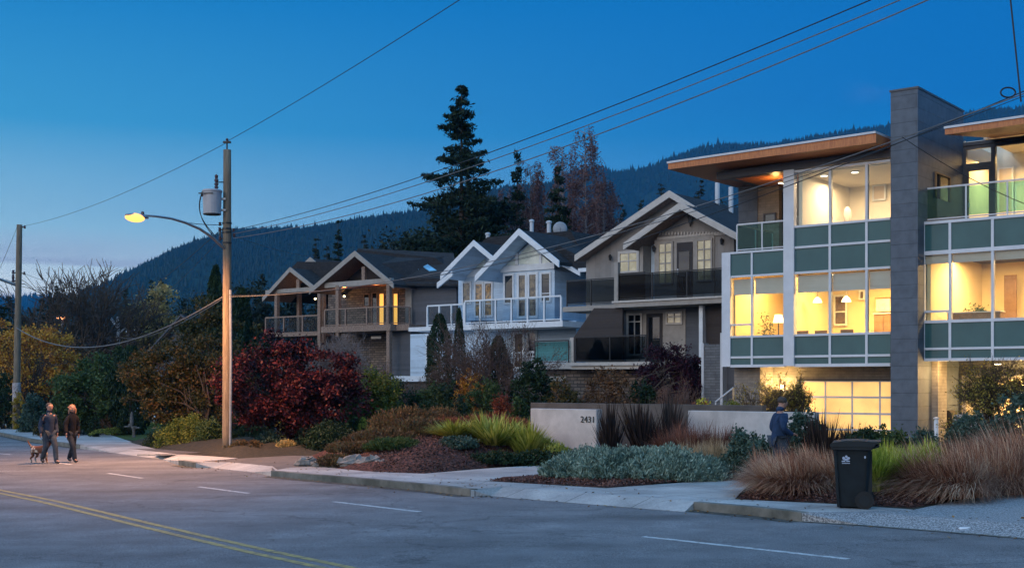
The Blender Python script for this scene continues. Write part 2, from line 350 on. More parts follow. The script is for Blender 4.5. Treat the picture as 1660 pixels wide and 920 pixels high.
# ---------------------------------------------------------------- sky at dusk, afterglow to the left of and behind the camera
wd = bpy.data.worlds.new('World'); sc.world = wd; wd.use_nodes = True
nt = wd.node_tree; N, L = nt.nodes, nt.links; N.clear()
out = N.new('ShaderNodeOutputWorld'); bg = N.new('ShaderNodeBackground'); L.new(bg.outputs[0], out.inputs[0])
tc = N.new('ShaderNodeTexCoord'); nrm = N.new('ShaderNodeVectorMath'); nrm.operation = 'NORMALIZE'; L.new(tc.outputs['Generated'], nrm.inputs[0])
sx = N.new('ShaderNodeSeparateXYZ'); L.new(nrm.outputs[0], sx.inputs[0])
def ramp(stops, src):
    r = N.new('ShaderNodeValToRGB'); e = r.color_ramp.elements
    while len(e) < len(stops): e.new(.5)
    for i, (p, c) in enumerate(stops): e[i].position = p; e[i].color = rgb(c)
    L.new(src, r.inputs[0]); return r
SKY_R = ramp([(0,(.16,.38,.52)),(.04,(.08,.34,.52)),(.12,(.0,.21,.50)),(.22,(.0,.135,.44)),(.34,(.0,.125,.42)),(.6,(.08,.33,.74)),(1,(.25,.55,1.0))], sx.outputs['Z'])
SKY_L = ramp([(0,(1.25,1.08,.96)),(.05,(.92,.92,.88)),(.12,(.34,.60,.72)),(.20,(.05,.32,.58)),(.32,(.0,.17,.47)),(.6,(.13,.42,.82)),(1,(.25,.55,1.0))], sx.outputs['Z'])
SKY_G = ramp([(0,(.98,.90,.86)),(.06,(.92,.90,.90)),(.16,(.90,.98,1.05)),(.35,(.92,1.10,1.36)),(.6,(.52,.84,1.30)),(1,(.25,.55,1.0))], sx.outputs['Z'])
def mixrgb(f, a, b, bt='MIX'):
    m = N.new('ShaderNodeMix'); m.data_type = 'RGBA'; m.blend_type = bt
    if isinstance(f, float): m.inputs[0].default_value = f
    else: L.new(f, m.inputs[0])
    L.new(a, m.inputs[6]); L.new(b, m.inputs[7]); return m.outputs[2]
dt = N.new('ShaderNodeVectorMath'); dt.operation = 'DOT_PRODUCT'; dt.inputs[1].default_value = (-.88,-.47,0); L.new(nrm.outputs[0], dt.inputs[0])
def mrange(src, a, b):
    r = N.new('ShaderNodeMapRange'); r.interpolation_type = 'SMOOTHSTEP'; r.inputs[1].default_value = a; r.inputs[2].default_value = b; L.new(src, r.inputs[0]); return r.outputs[0]
fl = mrange(dt.outputs['Value'], -.85, .02); fg = mrange(dt.outputs['Value'], .02, .95)
base = mixrgb(fg, mixrgb(fl, SKY_R.outputs[0], SKY_L.outputs[0]), SKY_G.outputs[0])
# thin cloud banks low in the west
mp = N.new('ShaderNodeMapping'); mp.inputs['Scale'].default_value = (1.2,1.2,26); L.new(nrm.outputs[0], mp.inputs[0])
cn = N.new('ShaderNodeTexNoise'); cn.inputs['Scale'].default_value = 2.3; cn.inputs['Detail'].default_value = 6; cn.inputs['Roughness'].default_value = .5; L.new(mp.outputs[0], cn.inputs[0])
cm = mrange(cn.outputs[0], .42, .58); ce = mrange(sx.outputs['Z'], .125, .075); cl = mrange(dt.outputs['Value'], -.38, -.10)
m1 = N.new('ShaderNodeMath'); m1.operation = 'MULTIPLY'; L.new(cm, m1.inputs[0]); L.new(ce, m1.inputs[1])
m2 = N.new('ShaderNodeMath'); m2.operation = 'MULTIPLY'; L.new(m1.outputs[0], m2.inputs[0]); L.new(cl, m2.inputs[1])
m3 = N.new('ShaderNodeMath'); m3.operation = 'MULTIPLY'; L.new(m2.outputs[0], m3.inputs[0]); m3.inputs[1].default_value = .95
cc = N.new('ShaderNodeRGB'); cc.outputs[0].default_value = (.26,.28,.42,1)
base = mixrgb(m3.outputs[0], base, cc.outputs[0])
# one faint wisp high on the right
mp2 = N.new('ShaderNodeMapping'); mp2.inputs['Scale'].default_value = (4,4,14); L.new(nrm.outputs[0], mp2.inputs[0])
wn = N.new('ShaderNodeTexNoise'); wn.inputs['Scale'].default_value = 2.0; wn.inputs['Detail'].default_value = 7; L.new(mp2.outputs[0], wn.inputs[0])
wdst = N.new('ShaderNodeVectorMath'); wdst.operation = 'DISTANCE'; wdst.inputs[1].default_value = Vector((.316,1,.262)).normalized(); L.new(nrm.outputs[0], wdst.inputs[0])
wm = mrange(wdst.outputs['Value'], .05, .0); w2 = mrange(wn.outputs[0], .42, .75)
m4 = N.new('ShaderNodeMath'); m4.operation = 'MULTIPLY'; L.new(wm, m4.inputs[0]); L.new(w2, m4.inputs[1])
m5 = N.new('ShaderNodeMath'); m5.operation = 'MULTIPLY'; L.new(m4.outputs[0], m5.inputs[0]); m5.inputs[1].default_value = .35
cc2 = N.new('ShaderNodeRGB'); cc2.outputs[0].default_value = (.22,.22,.42,1)
base = mixrgb(m5.outputs[0], base, cc2.outputs[0])
ns = N.new('ShaderNodeTexSky'); ns.sky_type = 'NISHITA'; ns.sun_disc = False
ns.sun_elevation = math.radians(1.5); ns.sun_rotation = math.radians(-118); ns.altitude = 50
nm = N.new('ShaderNodeVectorMath'); nm.operation = 'SCALE'; nm.inputs['Scale'].default_value = .004; L.new(ns.outputs[0], nm.inputs[0])
tot = N.new('ShaderNodeVectorMath'); tot.operation = 'ADD'; L.new(base, tot.inputs[0]); L.new(nm.outputs[0], tot.inputs[1])
L.new(tot.outputs[0], bg.inputs[0]); bg.inputs[1].default_value = 1.0
def lamp(name, kind, loc, energy, color, size=.2, rot=None, **kw):
    l = bpy.data.lights.new(name, kind); l.energy = energy; l.color = color
    if kind == 'AREA': l.size = size
    elif kind == 'SUN': l.angle = size
    else: l.shadow_soft_size = size
    for k, v in kw.items(): setattr(l, k, v)
    o = bpy.data.objects.new(name, l); o.location = loc
    if rot: o.rotation_euler = rot
    return link(o)
sd = Vector((.50,.83,-.30))
lamp('sun', 'SUN', (0,0,30), .5, (1,.88,.80), math.radians(25), sd.to_track_quat('-Z','Y').to_euler())
# ================================================================ vegetation generators
def rot_rand(n, rng, up=0.0):
    """random orthonormal pairs; up>0 biases the leaf plane to be horizontal"""
    nrm = rng.normal(size=(n,3)); nrm[:,2] += up*np.sign(rng.normal(size=n)+2)
    nrm /= np.linalg.norm(nrm, axis=1)[:,None]
    a = rng.normal(size=(n,3)); a -= (a*nrm).sum(1)[:,None]*nrm; a /= np.linalg.norm(a, axis=1)[:,None]
    b = np.cross(nrm, a); return a, b
def leaf_verts(c, size, asp, rng, up=0.6):
    n = len(c); a, b = rot_rand(n, rng, up)
    s = size*rng.uniform(.6,1.35,size=(n,1))
    return np.stack([c-a*s*.5, c+b*s*asp*.5, c+a*s*.5, c-b*s*asp*.5], axis=1).reshape(-1,3)
def lumpy(dirs, rng, amp=.25, k=7):
    """smooth bumpy radius factor for unit directions"""
    r = np.ones(len(dirs))
    for _ in range(k):
        ax = rng.normal(size=3); ax /= np.linalg.norm(ax)
        d = dirs@ax; r += amp*rng.uniform(-.5,1)*np.clip((d-.45)/.55,0,1)**1.5
    return r
def clusters(rng, K, rx, ry, rz, zc, shell=.45, amp=.3, dome=False):
    d = rng.normal(size=(K,3)); d /= np.linalg.norm(d, axis=1)[:,None]
    if dome: d[:,2] = np.abs(d[:,2])
    f = lumpy(d, rng, amp)
    r = rng.uniform(shell,1,size=K)**.6*f
    return np.stack([d[:,0]*r*rx, d[:,1]*r*ry, zc+d[:,2]*r*rz], axis=1)
def limb(mb, p, q, r0, r1, rng, seg=5, wob=.08):
    p, q = np.array(p, float), np.array(q, float); L_ = np.linalg.norm(q-p); pts = []
    for i in range(seg+1):
        t = i/seg; b = p+(q-p)*t; b[2] += math.sin(t*math.pi)*L_*.10*(1 if q[2] > p[2] else -.5)
        if 0 < i < seg: b = b+rng.normal(size=3)*L_*wob*.5
        pts.append(tuple(b))
    mb.tube(pts, [r0+(r1-r0)*(i/seg) for i in range(seg+1)], 5, cap=False); return pts
def crown_tree(name, label, cat, x, y, zb, ht, rx, rz, lm, bark='bark', n=9000, size=.1, K=60, tr=.12, trunk_h=None, sig=.22, shell=.4, asp=.6, amp=.35, seed=1, group=None, rows=None, ry=None, stems=1, up=.6, lobes=None):
    rng = np.random.default_rng(seed); t = thing(name, label, cat, (x,y,zb), group=group)
    ry = ry or rx; zc = ht-rz; trunk_h = trunk_h or zc*.7
    if lobes:
        C = []
        for (lx, ly, lz, lr, lrz) in lobes:
            k = max(4, int(K*lr*lr/sum(l[3]**2 for l in lobes))); q = clusters(rng, k, lr, lr, lrz, 0, shell, amp); C.append(q+np.array([lx,ly,lz]))
        C = np.concatenate(C)
    else: C = clusters(rng, K, rx, ry, rz, zc, shell, amp)
    C = C[C[:,2] > .12]
    mb = MB()
    tops = []
    for s_ in range(stems):
        off = rng.normal(size=2)*(.0 if stems == 1 else tr*2.2)
        top = (x+off[0]*3, y+off[1]*3, zb+trunk_h)
        limb(mb, (x+off[0],y+off[1],zb-.25), top, tr, tr*.6, rng, 5, .04); tops.append(top)
    for c in C[:min(len(C), 70)]:
        tp = tops[rng.integers(len(tops))]
        f = rng.uniform(.5,1); st = (tp[0], tp[1], zb+trunk_h*f)
        limb(mb, st, (x+c[0], y+c[1], zb+c[2]), tr*.38, tr*.07, rng, 4, .1)
    mb.build('trunk', M[bark], t, smooth=True)
    idx = rng.integers(len(C), size=n); w = rng.uniform(.5,1.3,size=len(C))
    pts = C[idx]+rng.normal(size=(n,3))*sig*w[idx][:,None]*np.array([1,1,.7])
    pts = pts[pts[:,2] > .05]
    pts += np.array([x,y,zb])
    npmesh('crown', leaf_verts(pts, size, asp, rng, up), 4, lm, t, (x,y,zb))
    return t
def conifer(name, label, x, y, zb, ht, r, lm, seed=1, n=9000, size=.3, gaps=.35, whorls=26, droop=.25, tr=.2, low=.06, taper=.8, irregular=.35, group=None, cat='tree', asp=.28):
    rng = np.random.default_rng(seed); t = thing(name, label, cat, (x,y,zb), group=group)
    mb = MB(); mb.tube([(x,y,zb-.3),(x,y,zb+ht*.5),(x,y,zb+ht*.98)], [tr,tr*.55,tr*.06], 7, cap=False)
    P = []; tot = 0; br = []
    for i in range(whorls):
        for k in range(rng.integers(4,8)):
            h = low+(1-low)*(i+rng.uniform(0,1))/whorls
            if h > .995: continue
            rr = r*(1-h)**taper
            if rng.random() < gaps*.35: continue
            an = rng.uniform(0,2*math.pi); L_ = max(.03*ht*.3, rr*rng.uniform(1-irregular,1+irregular*.35))
            br.append((h, an, L_)); tot += L_
    for h, an, L_ in br:
        z0 = zb+ht*h; dirx, diry = math.cos(an), math.sin(an); dr = droop*rng.uniform(.5,1.4)
        e = (x+dirx*L_, y+diry*L_, z0-dr*L_*.7+.12*L_)
        md = (x+dirx*L_*.55, y+diry*L_*.55, z0-dr*L_*.55)
        mb.tube([(x,y,z0),md,e], [tr*.22*(1-h)+.012, .02, .008], 3, cap=False)
        m = max(6, int(n*L_/tot)); u = rng.uniform(.12,1.05,size=m)
        base = np.stack([x+dirx*L_*u, y+diry*L_*u, z0-dr*L_*np.where(u<.55, u, .55+(u-.55)*-.1)], axis=1)
        wd_ = L_*.22*(1.15-u)+.05*ht*.12
        base += np.stack([-diry*rng.normal(size=m)*wd_, dirx*rng.normal(size=m)*wd_, -np.abs(rng.normal(size=m))*wd_*.55], axis=1)
        P.append(base)
    mb.build('trunk', M['bark'], t, smooth=True)
    npmesh('crown', leaf_verts(np.concatenate(P), size, asp, rng, .9), 4, lm, t, (x,y,zb)); return t
def column(name, label, x, y, zb, ht, r, lm, n=6000, size=.1, seed=1, group=None, cat='tree', asp=.5, tip=.5, amp=.12, cols=None):
    rng = np.random.default_rng(seed); t = thing(name, label, cat, (x,y,zb), group=group)
    h = rng.uniform(0,1,size=n)**.9; an = rng.uniform(0,2*math.pi,size=n)
    prof = r*np.clip(np.minimum(.55+h*2.2, 1), 0, 1)*np.clip((1.02-h)/tip, 0, 1)**.6
    bump = 1+amp*np.sin(an*3+h*9+seed)+amp*np.sin(an*5-h*17)
    rr = prof*bump*rng.uniform(.55,1.05,size=n)**.5
    pts = np.stack([x+rr*np.cos(an), y+rr*np.sin(an), zb+h*ht+rng.normal(size=n)*.03], axis=1)
    MB().tube([(x,y,zb-.2),(x,y,zb+ht*.8)], [r*.18,r*.05], 6).build('trunk', M['bark'], t)
    a = rng.normal(size=(n,3))*.35; a[:,2] += 1; a /= np.linalg.norm(a, axis=1)[:,None]
    b = rng.normal(size=(n,3)); b -= (b*a).sum(1)[:,None]*a; b /= np.linalg.norm(b, axis=1)[:,None]
    s = size*rng.uniform(.6,1.4,size=(n,1))
    npmesh('crown', np.stack([pts-a*s*.6, pts+b*s*asp*.5, pts+a*s*.6, pts-b*s*asp*.5], axis=1).reshape(-1,3), 4, lm, t, (x,y,zb)); return t
def bare_tree(name, label, x, y, zb, ht, spread, bark, seed=1, depth=5, tr=.12, n0=5, leaves=0, lm=None, lsize=.05, group=None, droop=0.0, cat='tree', kids=(3,5), twig=.006):
    rng = np.random.default_rng(seed); t = thing(name, label, cat, (x,y,zb), group=group); mb = MB(); tips = []
    def grow(p, d, L_, r, k):
        q = p+d*L_; m = p+d*L_*.5+rng.normal(size=3)*L_*.06
        mb.tube([tuple(p),tuple(m),tuple(q)], [r,r*.85,max(r*.65,twig*.6)], 5 if k > 2 else 3, cap=False)
        tips.append(m); tips.append(q)
        if k == 0: return
        for _ in range(rng.integers(*kids)):
            nd = d+rng.normal(size=3)*spread; nd[2] += .12-droop*(1.2-k*.2); nd /= np.linalg.norm(nd)
            f = rng.uniform(.45,1); grow(p+d*L_*f, nd, L_*rng.uniform(.6,.82), max(r*.55,twig), k-1)
    for i in range(n0):
        d = np.array([rng.normal()*spread*.7, rng.normal()*spread*.7, 1.0]); d /= np.linalg.norm(d)
        grow(np.array([x,y,zb-.1], float), d, ht*.34, tr, depth)
    mb.build('trunk', M[bark], t, smooth=True)
    if leaves:
        T = np.array(tips[len(tips)//6:]); c = T[rng.integers(len(T), size=leaves)]+rng.normal(size=(leaves,3))*ht*.02
        npmesh('crown', leaf_verts(c, lsize, .6, rng), 4, lm, t, (x,y,zb))
    return t
def shrub(name, label, x, y, zb, rx, ry, rz, lm, n=6000, size=.06, seed=1, group=None, cat='shrub', asp=.6, amp=.3, up=.4, upright=0.0, lump=9):
    """dense dome of leaves on a few woody stems"""
    rng = np.random.default_rng(seed); n = int(n*1.15)
    per = 22 if upright else 34; K = max(12, n//per)
    d = rng.normal(size=(K,3)); d /= np.linalg.norm(d, axis=1)[:,None]; d[:,2] = np.abs(d[:,2])*1.02-.02
    f = lumpy(d, np.random.default_rng(seed+5), amp, lump)
    r = (1-np.abs(rng.normal(size=K))*.10-(rng.random(K) < .3)*rng.uniform(0,.45,size=K))*f*rng.uniform(.86,1.06,size=K); r = np.clip(r, .1, 1.5)
    sh_l = (min(rz,.9)*.30 if upright else 0)*rng.uniform(.5,1.3,size=K)
    c = np.stack([x+d[:,0]*r*rx, y+d[:,1]*r*ry, zb+np.clip(d[:,2],0,1)*r*rz*(1-.26*bool(upright))+.02], axis=1)
    ax = d*.7+np.array([0,0,.8])+rng.normal(size=(K,3))*.22; ax /= np.linalg.norm(ax, axis=1)[:,None]
    idx = rng.integers(K, size=n); u = rng.random(n)-.35
    clump = rng.uniform(.5,1.3,size=K)*(.035+.05*min(rx,rz) if not upright else .02+.012*rz)
    pts = c[idx]+ax[idx]*(sh_l[idx]*u)[:,None]+rng.normal(size=(n,3))*clump[idx][:,None]
    pts[:,2] = np.maximum(pts[:,2], zb+.01)
    t = thing(name, label, cat, (x,y,zb), group=group)
    mb = MB()
    for _ in range(9):
        a = rng.uniform(0,6.28); e = rng.uniform(.4,.8)
        mb.tube([(x+math.cos(a)*rx*.08,y+math.sin(a)*ry*.08,zb-.1),(x+math.cos(a)*rx*e*.5,y+math.sin(a)*ry*e*.5,zb+rz*.45),(x+math.cos(a)*rx*e,y+math.sin(a)*ry*e,zb+rz*.72)], [.02,.014,.006], 4, cap=False)
    mb.build('stem', M['bark'], t)
    if upright:
        a = ax[idx]+rng.normal(size=(n,3))*(1-upright)*.75; a /= np.linalg.norm(a, axis=1)[:,None]
        b = rng.normal(size=(n,3)); b -= (b*a).sum(1)[:,None]*a; b /= np.linalg.norm(b, axis=1)[:,None]
        s = size*rng.uniform(.6,1.4,size=(n,1))
        v = np.stack([pts-a*s*.5, pts+b*s*asp*.5, pts+a*s*.5, pts-b*s*asp*.5], axis=1).reshape(-1,3)
    else: v = leaf_verts(pts, size, asp, rng, up)
    npmesh('foliage', v, 4, lm, t, (x,y,zb)); return t
def grass(name, label, x, y, zb, rad, ht, lm, n=2000, width=.006, seed=1, spread=1.0, arch=.6, group=None, cat='grass clump', base=.25, stiff=0.0, seg=4, oe=1.5, wind=0.0):
    """clump of arching blades"""
    rng = np.random.default_rng(seed)
    T = max(3, n//55); ta = rng.uniform(0,2*math.pi,size=T); tr_ = np.sqrt(rng.random(T))*rad*base*1.25; tl = rng.uniform(.62,1.15,size=T); tw = rng.normal(size=T)*.5
    ti = rng.integers(T, size=n); an = ta[ti]
    p0 = np.stack([x+tr_[ti]*np.cos(an)+rng.normal(size=n)*rad*.05, y+tr_[ti]*np.sin(an)+rng.normal(size=n)*rad*.05, np.full(n,zb-.02)], axis=1)
    an2 = an+tw[ti]+rng.normal(size=n)*.75
    L_ = ht*tl[ti]*rng.uniform(.7,1.25,size=n); out_ = (rng.uniform(.08,1.0,size=n)**.8)*rad*spread
    dirx, diry = np.cos(an2), np.sin(an2); side = np.stack([-diry,dirx,np.zeros(n)],axis=1)
    w = width*rng.uniform(.6,1.4,size=(n,1)); pts = []
    ac = arch*(out_/rad)*rng.uniform(.6,1.3,size=n)*(1-stiff)
    for i in range(seg+1):
        t = i/seg; h = L_*(t*1.0-ac*t*t*.75); o = out_*(t**oe if not stiff else t)
        p = p0+np.stack([dirx*o-wind*ht*t*t*(.5+.5*(out_/rad)), diry*o-wind*ht*.3*t*t, np.maximum(h,.01)], axis=1); pts.append(p)
    V = []
    for i in range(seg):
        w0, w1 = w*(1-(i/seg)**2*.8), w*(1-((i+1)/seg)**2*.97)
        V.append(np.stack([pts[i]-side*w0, pts[i]+side*w0, pts[i+1]+side*w1, pts[i+1]-side*w1], axis=1))
    V = np.stack(V, axis=1).reshape(-1,3).astype(np.float32)   # n*seg*4
    # share vertices along one blade so that each blade is one island
    blade = np.stack([np.stack([pts[i]-side*w*(1-(i/seg)**2*.97), pts[i]+side*w*(1-(i/seg)**2*.97)], axis=1) for i in range(seg+1)], axis=1)  # n,seg+1,2,3
    vv = blade.reshape(-1,3)-np.array([x,y,zb]); nv = (seg+1)*2
    fi = np.array([[2*i,2*i+1,2*i+3,2*i+2] for i in range(seg)]); F_ = (np.arange(n)*nv)[:,None,None]+fi[None]
    me = bpy.data.meshes.new(name); me.vertices.add(len(vv)); me.vertices.foreach_set('co', vv.astype(np.float32).ravel())
    fl_ = F_.reshape(-1).astype(np.int32); me.loops.add(len(fl_)); me.loops.foreach_set('vertex_index', fl_)
    me.polygons.add(len(fl_)//4); me.polygons.foreach_set('loop_start', np.arange(0,len(fl_),4,dtype=np.int32)); me.polygons.foreach_set('loop_total', np.full(len(fl_)//4,4,dtype=np.int32))
    me.materials.append(lm); me.update(calc_edges=True)
    o = bpy.data.objects.new(name, me); o.location = (x,y,zb); link(o)
    return tag(o, label, cat, group)
LM = {
 'maple': leafmat('maple leaves', [(.012,.003,.006),(.032,.006,.011),(.066,.010,.015),(.13,.024,.020)], .55),
 'olive': leafmat('olive autumn leaves', [(.018,.026,.010),(.05,.052,.014),(.10,.075,.02),(.14,.075,.022)]),
 'dark green': leafmat('dark green leaves', [(.008,.020,.009),(.018,.040,.016),(.035,.062,.022)]),
 'green': leafmat('mid green leaves', [(.025,.05,.015),(.05,.09,.025),(.10,.13,.04)]),
 'bright green': leafmat('yellow green leaves', [(.05,.08,.012),(.11,.14,.02),(.22,.22,.04)]),
 'chartreuse': leafmat('chartreuse blades', [(.18,.24,.025),(.36,.40,.045),(.55,.54,.10)]),
 'spiky': leafmat('yellow green sword leaves', [(.13,.17,.02),(.32,.34,.05),(.55,.50,.12)]),
 'orange': leafmat('orange leaves', [(.20,.07,.018),(.50,.21,.03),(.72,.42,.06)]),
 'yellow': leafmat('yellow leaves', [(.20,.13,.02),(.40,.27,.03),(.5,.36,.05)]),
 'tan leaves': leafmat('tan leaves', [(.22,.16,.06),(.42,.30,.11),(.55,.40,.15)]),
 'brown': leafmat('brown leaves', [(.06,.035,.02),(.13,.07,.035),(.20,.11,.05)]),
 'barberry': leafmat('dark purple leaves', [(.012,.004,.009),(.032,.008,.016),(.07,.014,.026)]),
 'heather': leafmat('heather', [(.055,.035,.018),(.11,.07,.03),(.17,.10,.05),(.10,.10,.04)]),
 'heather red': leafmat('reddish heather', [(.12,.035,.022),(.22,.07,.035),(.30,.12,.06)]),
 'rust': leafmat('rust leaves', [(.10,.022,.014),(.20,.045,.02),(.30,.09,.04)]),
 'sage': leafmat('grey green leaves', [(.07,.12,.095),(.19,.28,.22),(.38,.48,.39)]),
 'blue green': leafmat('blue green leaves', [(.02,.045,.03),(.05,.09,.065),(.10,.15,.11)]),
 'fountain': leafmat('red brown grass', [(.13,.05,.03),(.36,.15,.085),(.58,.31,.19),(.78,.58,.40)]),
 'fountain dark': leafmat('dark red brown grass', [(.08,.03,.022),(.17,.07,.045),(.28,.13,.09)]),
 'tan grass': leafmat('tan grass', [(.24,.17,.09),(.42,.31,.18),(.56,.43,.28)]),
 'phormium': leafmat('dark flax blades', [(.012,.010,.010),(.03,.022,.02),(.075,.05,.04)]),
 'lawn': leafmat('lawn blades', [(.05,.07,.015),(.11,.13,.02),(.20,.19,.03)]),
 'fir': leafmat('fir needles', [(.007,.016,.009),(.014,.030,.015),(.028,.048,.022)], .7, .1),
 'far': leafmat('far tree leaves', [(.010,.018,.012),(.02,.032,.02),(.035,.045,.028)], .7, .1),
 'far brown': leafmat('far brown leaves', [(.045,.03,.026),(.10,.06,.05),(.16,.09,.07)], .7, .1),
 'birch': leafmat('reddish birch leaves', [(.08,.04,.04),(.16,.08,.07),(.24,.12,.10)], .7, .2),
 'garage tree': leafmat('small yellowing leaves', [(.08,.075,.012),(.24,.19,.03),(.40,.30,.06)]),
}
# ================================================================ ground, road, pavements
def sheet(name, pts, off, m, kind='structure', thick=None, label=None):
    mb = MB(); n = len(pts)
    if thick: mb.hprism(pts, lambda x,y: gz(x,y)+off-thick, lambda x,y: gz(x,y)+off)
    else:
        tri = tessellate_polygon([[Vector((p[0],p[1],0)) for p in pts]])
        mb.add([(p[0],p[1],gz(*p)+off) for p in pts], [tuple(t) if (Vector((pts[t[1]][0]-pts[t[0]][0],pts[t[1]][1]-pts[t[0]][1],0)).cross(Vector((pts[t[2]][0]-pts[t[0]][0],pts[t[2]][1]-pts[t[0]][1],0)))).z > 0 else tuple(reversed(t)) for t in tri])
    return tag(mb.build(name, m, origin=(0,0,0)), kind=kind)
def pix(lst, off): return [gp(x,y,off) for x,y in lst]
RD = -.13
mb = MB(); S_ = 9000
gpts = [(-S_,-S_),(S_,-S_),(S_,S_),(-S_,S_)]
def gfar(x, y):   # the plane near the street, level country far away
    k = min(1, 130/max(1e-6, math.hypot(x,y))); return gz(x*k, y*k)-.16
gs = [-S_,-3000,-900,-300,-130,-60,-20,20,60,130,300,900,3000,S_]
mb.add([(x,y,gfar(x,y)) for y in gs for x in gs], [(j*14+i, j*14+i+1, (j+1)*14+i+1, (j+1)*14+i) for j in range(13) for i in range(13)])
tag(mb.build('ground', M['soil'], origin=(0,0,0)), kind='structure')
# the kerb line, left to right: raised kerbs (R, photographed at their top) and dropped kerbs at the drives (D, at road level)
KL = [(-60,692,'R'),(0,701,'R'),(50,711,'R'),(130,721,'R'),(180,733,'D'),(262,744,'D'),(290,746,'R'),(318,750,'R'),(345,758,'D'),(411,765,'D'),(440,763,'R'),(500,768.5,'R'),(575,774.5,'R'),(640,780.5,'R'),(702,786,'R'),(763,793,'R'),(795,803,'D'),(829,806.5,'D'),(888,811,'D'),(1000,820,'D'),(1110,829,'D'),(1125,814,'R'),(1220,822,'R'),(1300,831,'R'),(1400,851,'D'),(1530,861,'D'),(1660,872,'D')]
curb = [gp(x,y,0 if k == 'R' else RD) for x,y,k in KL]
def inset(i, d):
    a, b = Vector(curb[max(i-1,0)]), Vector(curb[min(i+1,len(curb)-1)]); t = (b-a).normalized(); return Vector(curb[i])+Vector((-t.y,t.x))*d
edge = [tuple(inset(i, .50)) if KL[i][2] == 'D' else curb[i] for i in range(len(curb))]
l0, l1 = Vector(curb[0]), Vector(curb[1]); dl = (l0-l1).normalized()
r0, r1 = Vector(curb[-1]), Vector(curb[-2]); dr_ = (r0-r1).normalized()
def ext(line): return [tuple(l0+dl*40+Vector((6,12))), tuple(l0+dl*14)]+list(line)+[tuple(r0+dr_*30)]
curbx = ext(edge)
road = [(-90,-40)]+[(-95,curbx[0][1]-8)]+ext([tuple(inset(i,.6)) for i in range(len(curb))])+[(60,-60)]
sheet('road', road, RD, M['asphalt'])
landp = curbx+[(120,-40),(160,160),(-160,160),(-160,curbx[0][1]+30)]
sheet('garden_ground', landp, -.012, M['soil'], thick=.14)
def strip(name, line, w0, w1, off, m, thick=None, kind='structure'):
    """band along a plan polyline between lateral offsets w0 and w1 (left of travel positive)"""
    P_ = [Vector(p) for p in line]; A, B = [], []
    for i, p in enumerate(P_):
        t = (P_[min(i+1,len(P_)-1)]-P_[max(i-1,0)]).normalized(); nn = Vector((-t.y,t.x)); A.append(p+nn*w0); B.append(p+nn*w1)
    mb = MB(); n = len(P_)
    top = [(p.x,p.y,gz(p.x,p.y)+off) for p in A]+[(p.x,p.y,gz(p.x,p.y)+off) for p in B]
    f = [(i,i+1,n+i+1,n+i) for i in range(n-1)]
    mb.add(top, f)
    if thick:
        bt = [(v[0],v[1],v[2]-thick) for v in top]
        mb.add(top+bt, [(i,2*n+i,2*n+i+1,i+1) for i in range(n-1)]+[(n+i,n+i+1,3*n+i+1,3*n+i) for i in range(n-1)]+[(0,n,3*n,2*n),(n-1,3*n-1,4*n-1,2*n-1)])
    return tag(mb.build(name, m, origin=(0,0,0)), kind=kind)
i = 0
while i < len(KL):      # raised runs get a kerb, dropped runs a concrete ramp
    j = i
    while j+1 < len(KL) and KL[j+1][2] == KL[i][2]: j += 1
    if KL[i][2] == 'R':
        ln = curb[i:j+1]
        if i == 0: ln = [tuple(l0+dl*14)]+ln
        if j == len(KL)-1: ln = ln+[tuple(r0+dr_*12)]
        strip('kerb', ln, -.012, .16, .012, M['kerb'], .15)
    else:
        k0, k1 = max(i-1,0), min(j+1,len(KL)-1); mb = MB(); idx = list(range(k0,k1+1)); n = len(idx)
        lo_ = [(*curb[k], gz(*curb[k])+(RD+.004 if KL[k][2] == 'D' else -.002)) for k in idx]; hi_ = [(*(inset(k,.52) if KL[k][2] == 'D' else inset(k,.18)), 0) for k in idx]
        hi_ = [(p[0],p[1],gz(p[0],p[1])+.008) for p in hi_]; sk_ = [(p[0],p[1],gz(p[0],p[1])+RD-.01) for p in lo_]
        mb.add(lo_+hi_+sk_, [(q,q+1,n+q+1,n+q) for q in range(n-1)]+[(2*n+q,2*n+q+1,q+1,q) for q in range(n-1)]); tag(mb.build('driveway_apron', M['aggregate' if i > 20 else 'concrete'], origin=(0,0,0)), kind='structure')
        if i > 20: strip('gutter', [curb[k] for k in range(i-1,j+1)]+[tuple(r0+dr_*12)], -.09, .05, RD+.009, M['kerb'])
    i = j+1
for i_ in range(len(KL)-1):
    if KL[i_][2] == 'R' and KL[i_+1][2] == 'R': strip('gutter', [curb[i_],curb[i_+1]], -.30 if i_ > 3 else -.22, -.013, RD+.0025, M['grime'])
# pavements and drives (photographed outlines laid on the ground; the front edge follows the kerb)
def pv(name, px, m, off=-.002, k=None):
    pts = pix(px, off)
    if k: pts = pts+[edge[q] for q in range(k[1], k[0]-1, -1)]
    return sheet(name, pts, off, m, thick=.05 if off > -.004 else None)
pv('pavement', [(-60,678),(0,686),(45,692),(120,704),(163,711),(208,716),(252,727)], M['concrete'], .004, (0,4))
pv('garden_path', [(120,704),(150,700),(175,703),(215,716),(208,716),(163,711)], M['concrete'], .0)
pv('driveway', [(252,727),(330,733),(250,735),(262,738)], M['driveway'], -.004, (4,5))
pv('pavement', [(222,735.5),(300,736),(386,742),(330,747)], M['concrete'], .004, (5,8))
pv('driveway', [(330,747),(388,742.5),(470,738),(530,738),(516,756),(470,757)], M['driveway'], -.004, (8,10))
pv('pavement', [(470,757),(516,755.5),(590,763),(687,767),(790,758.5),(900,751.5),(905,769),(789,778.5),(774,786)], M['concrete'], .004, (10,16))
pv('driveway', [(774,786),(789.5,779),(982,790.5),(1120,780.5),(1165,771),(1190,740),(1250,712),(1330,700),(1440,712),(1350,740),(1225,772.5),(1191,808)], M['concrete'], .0, (16,21))
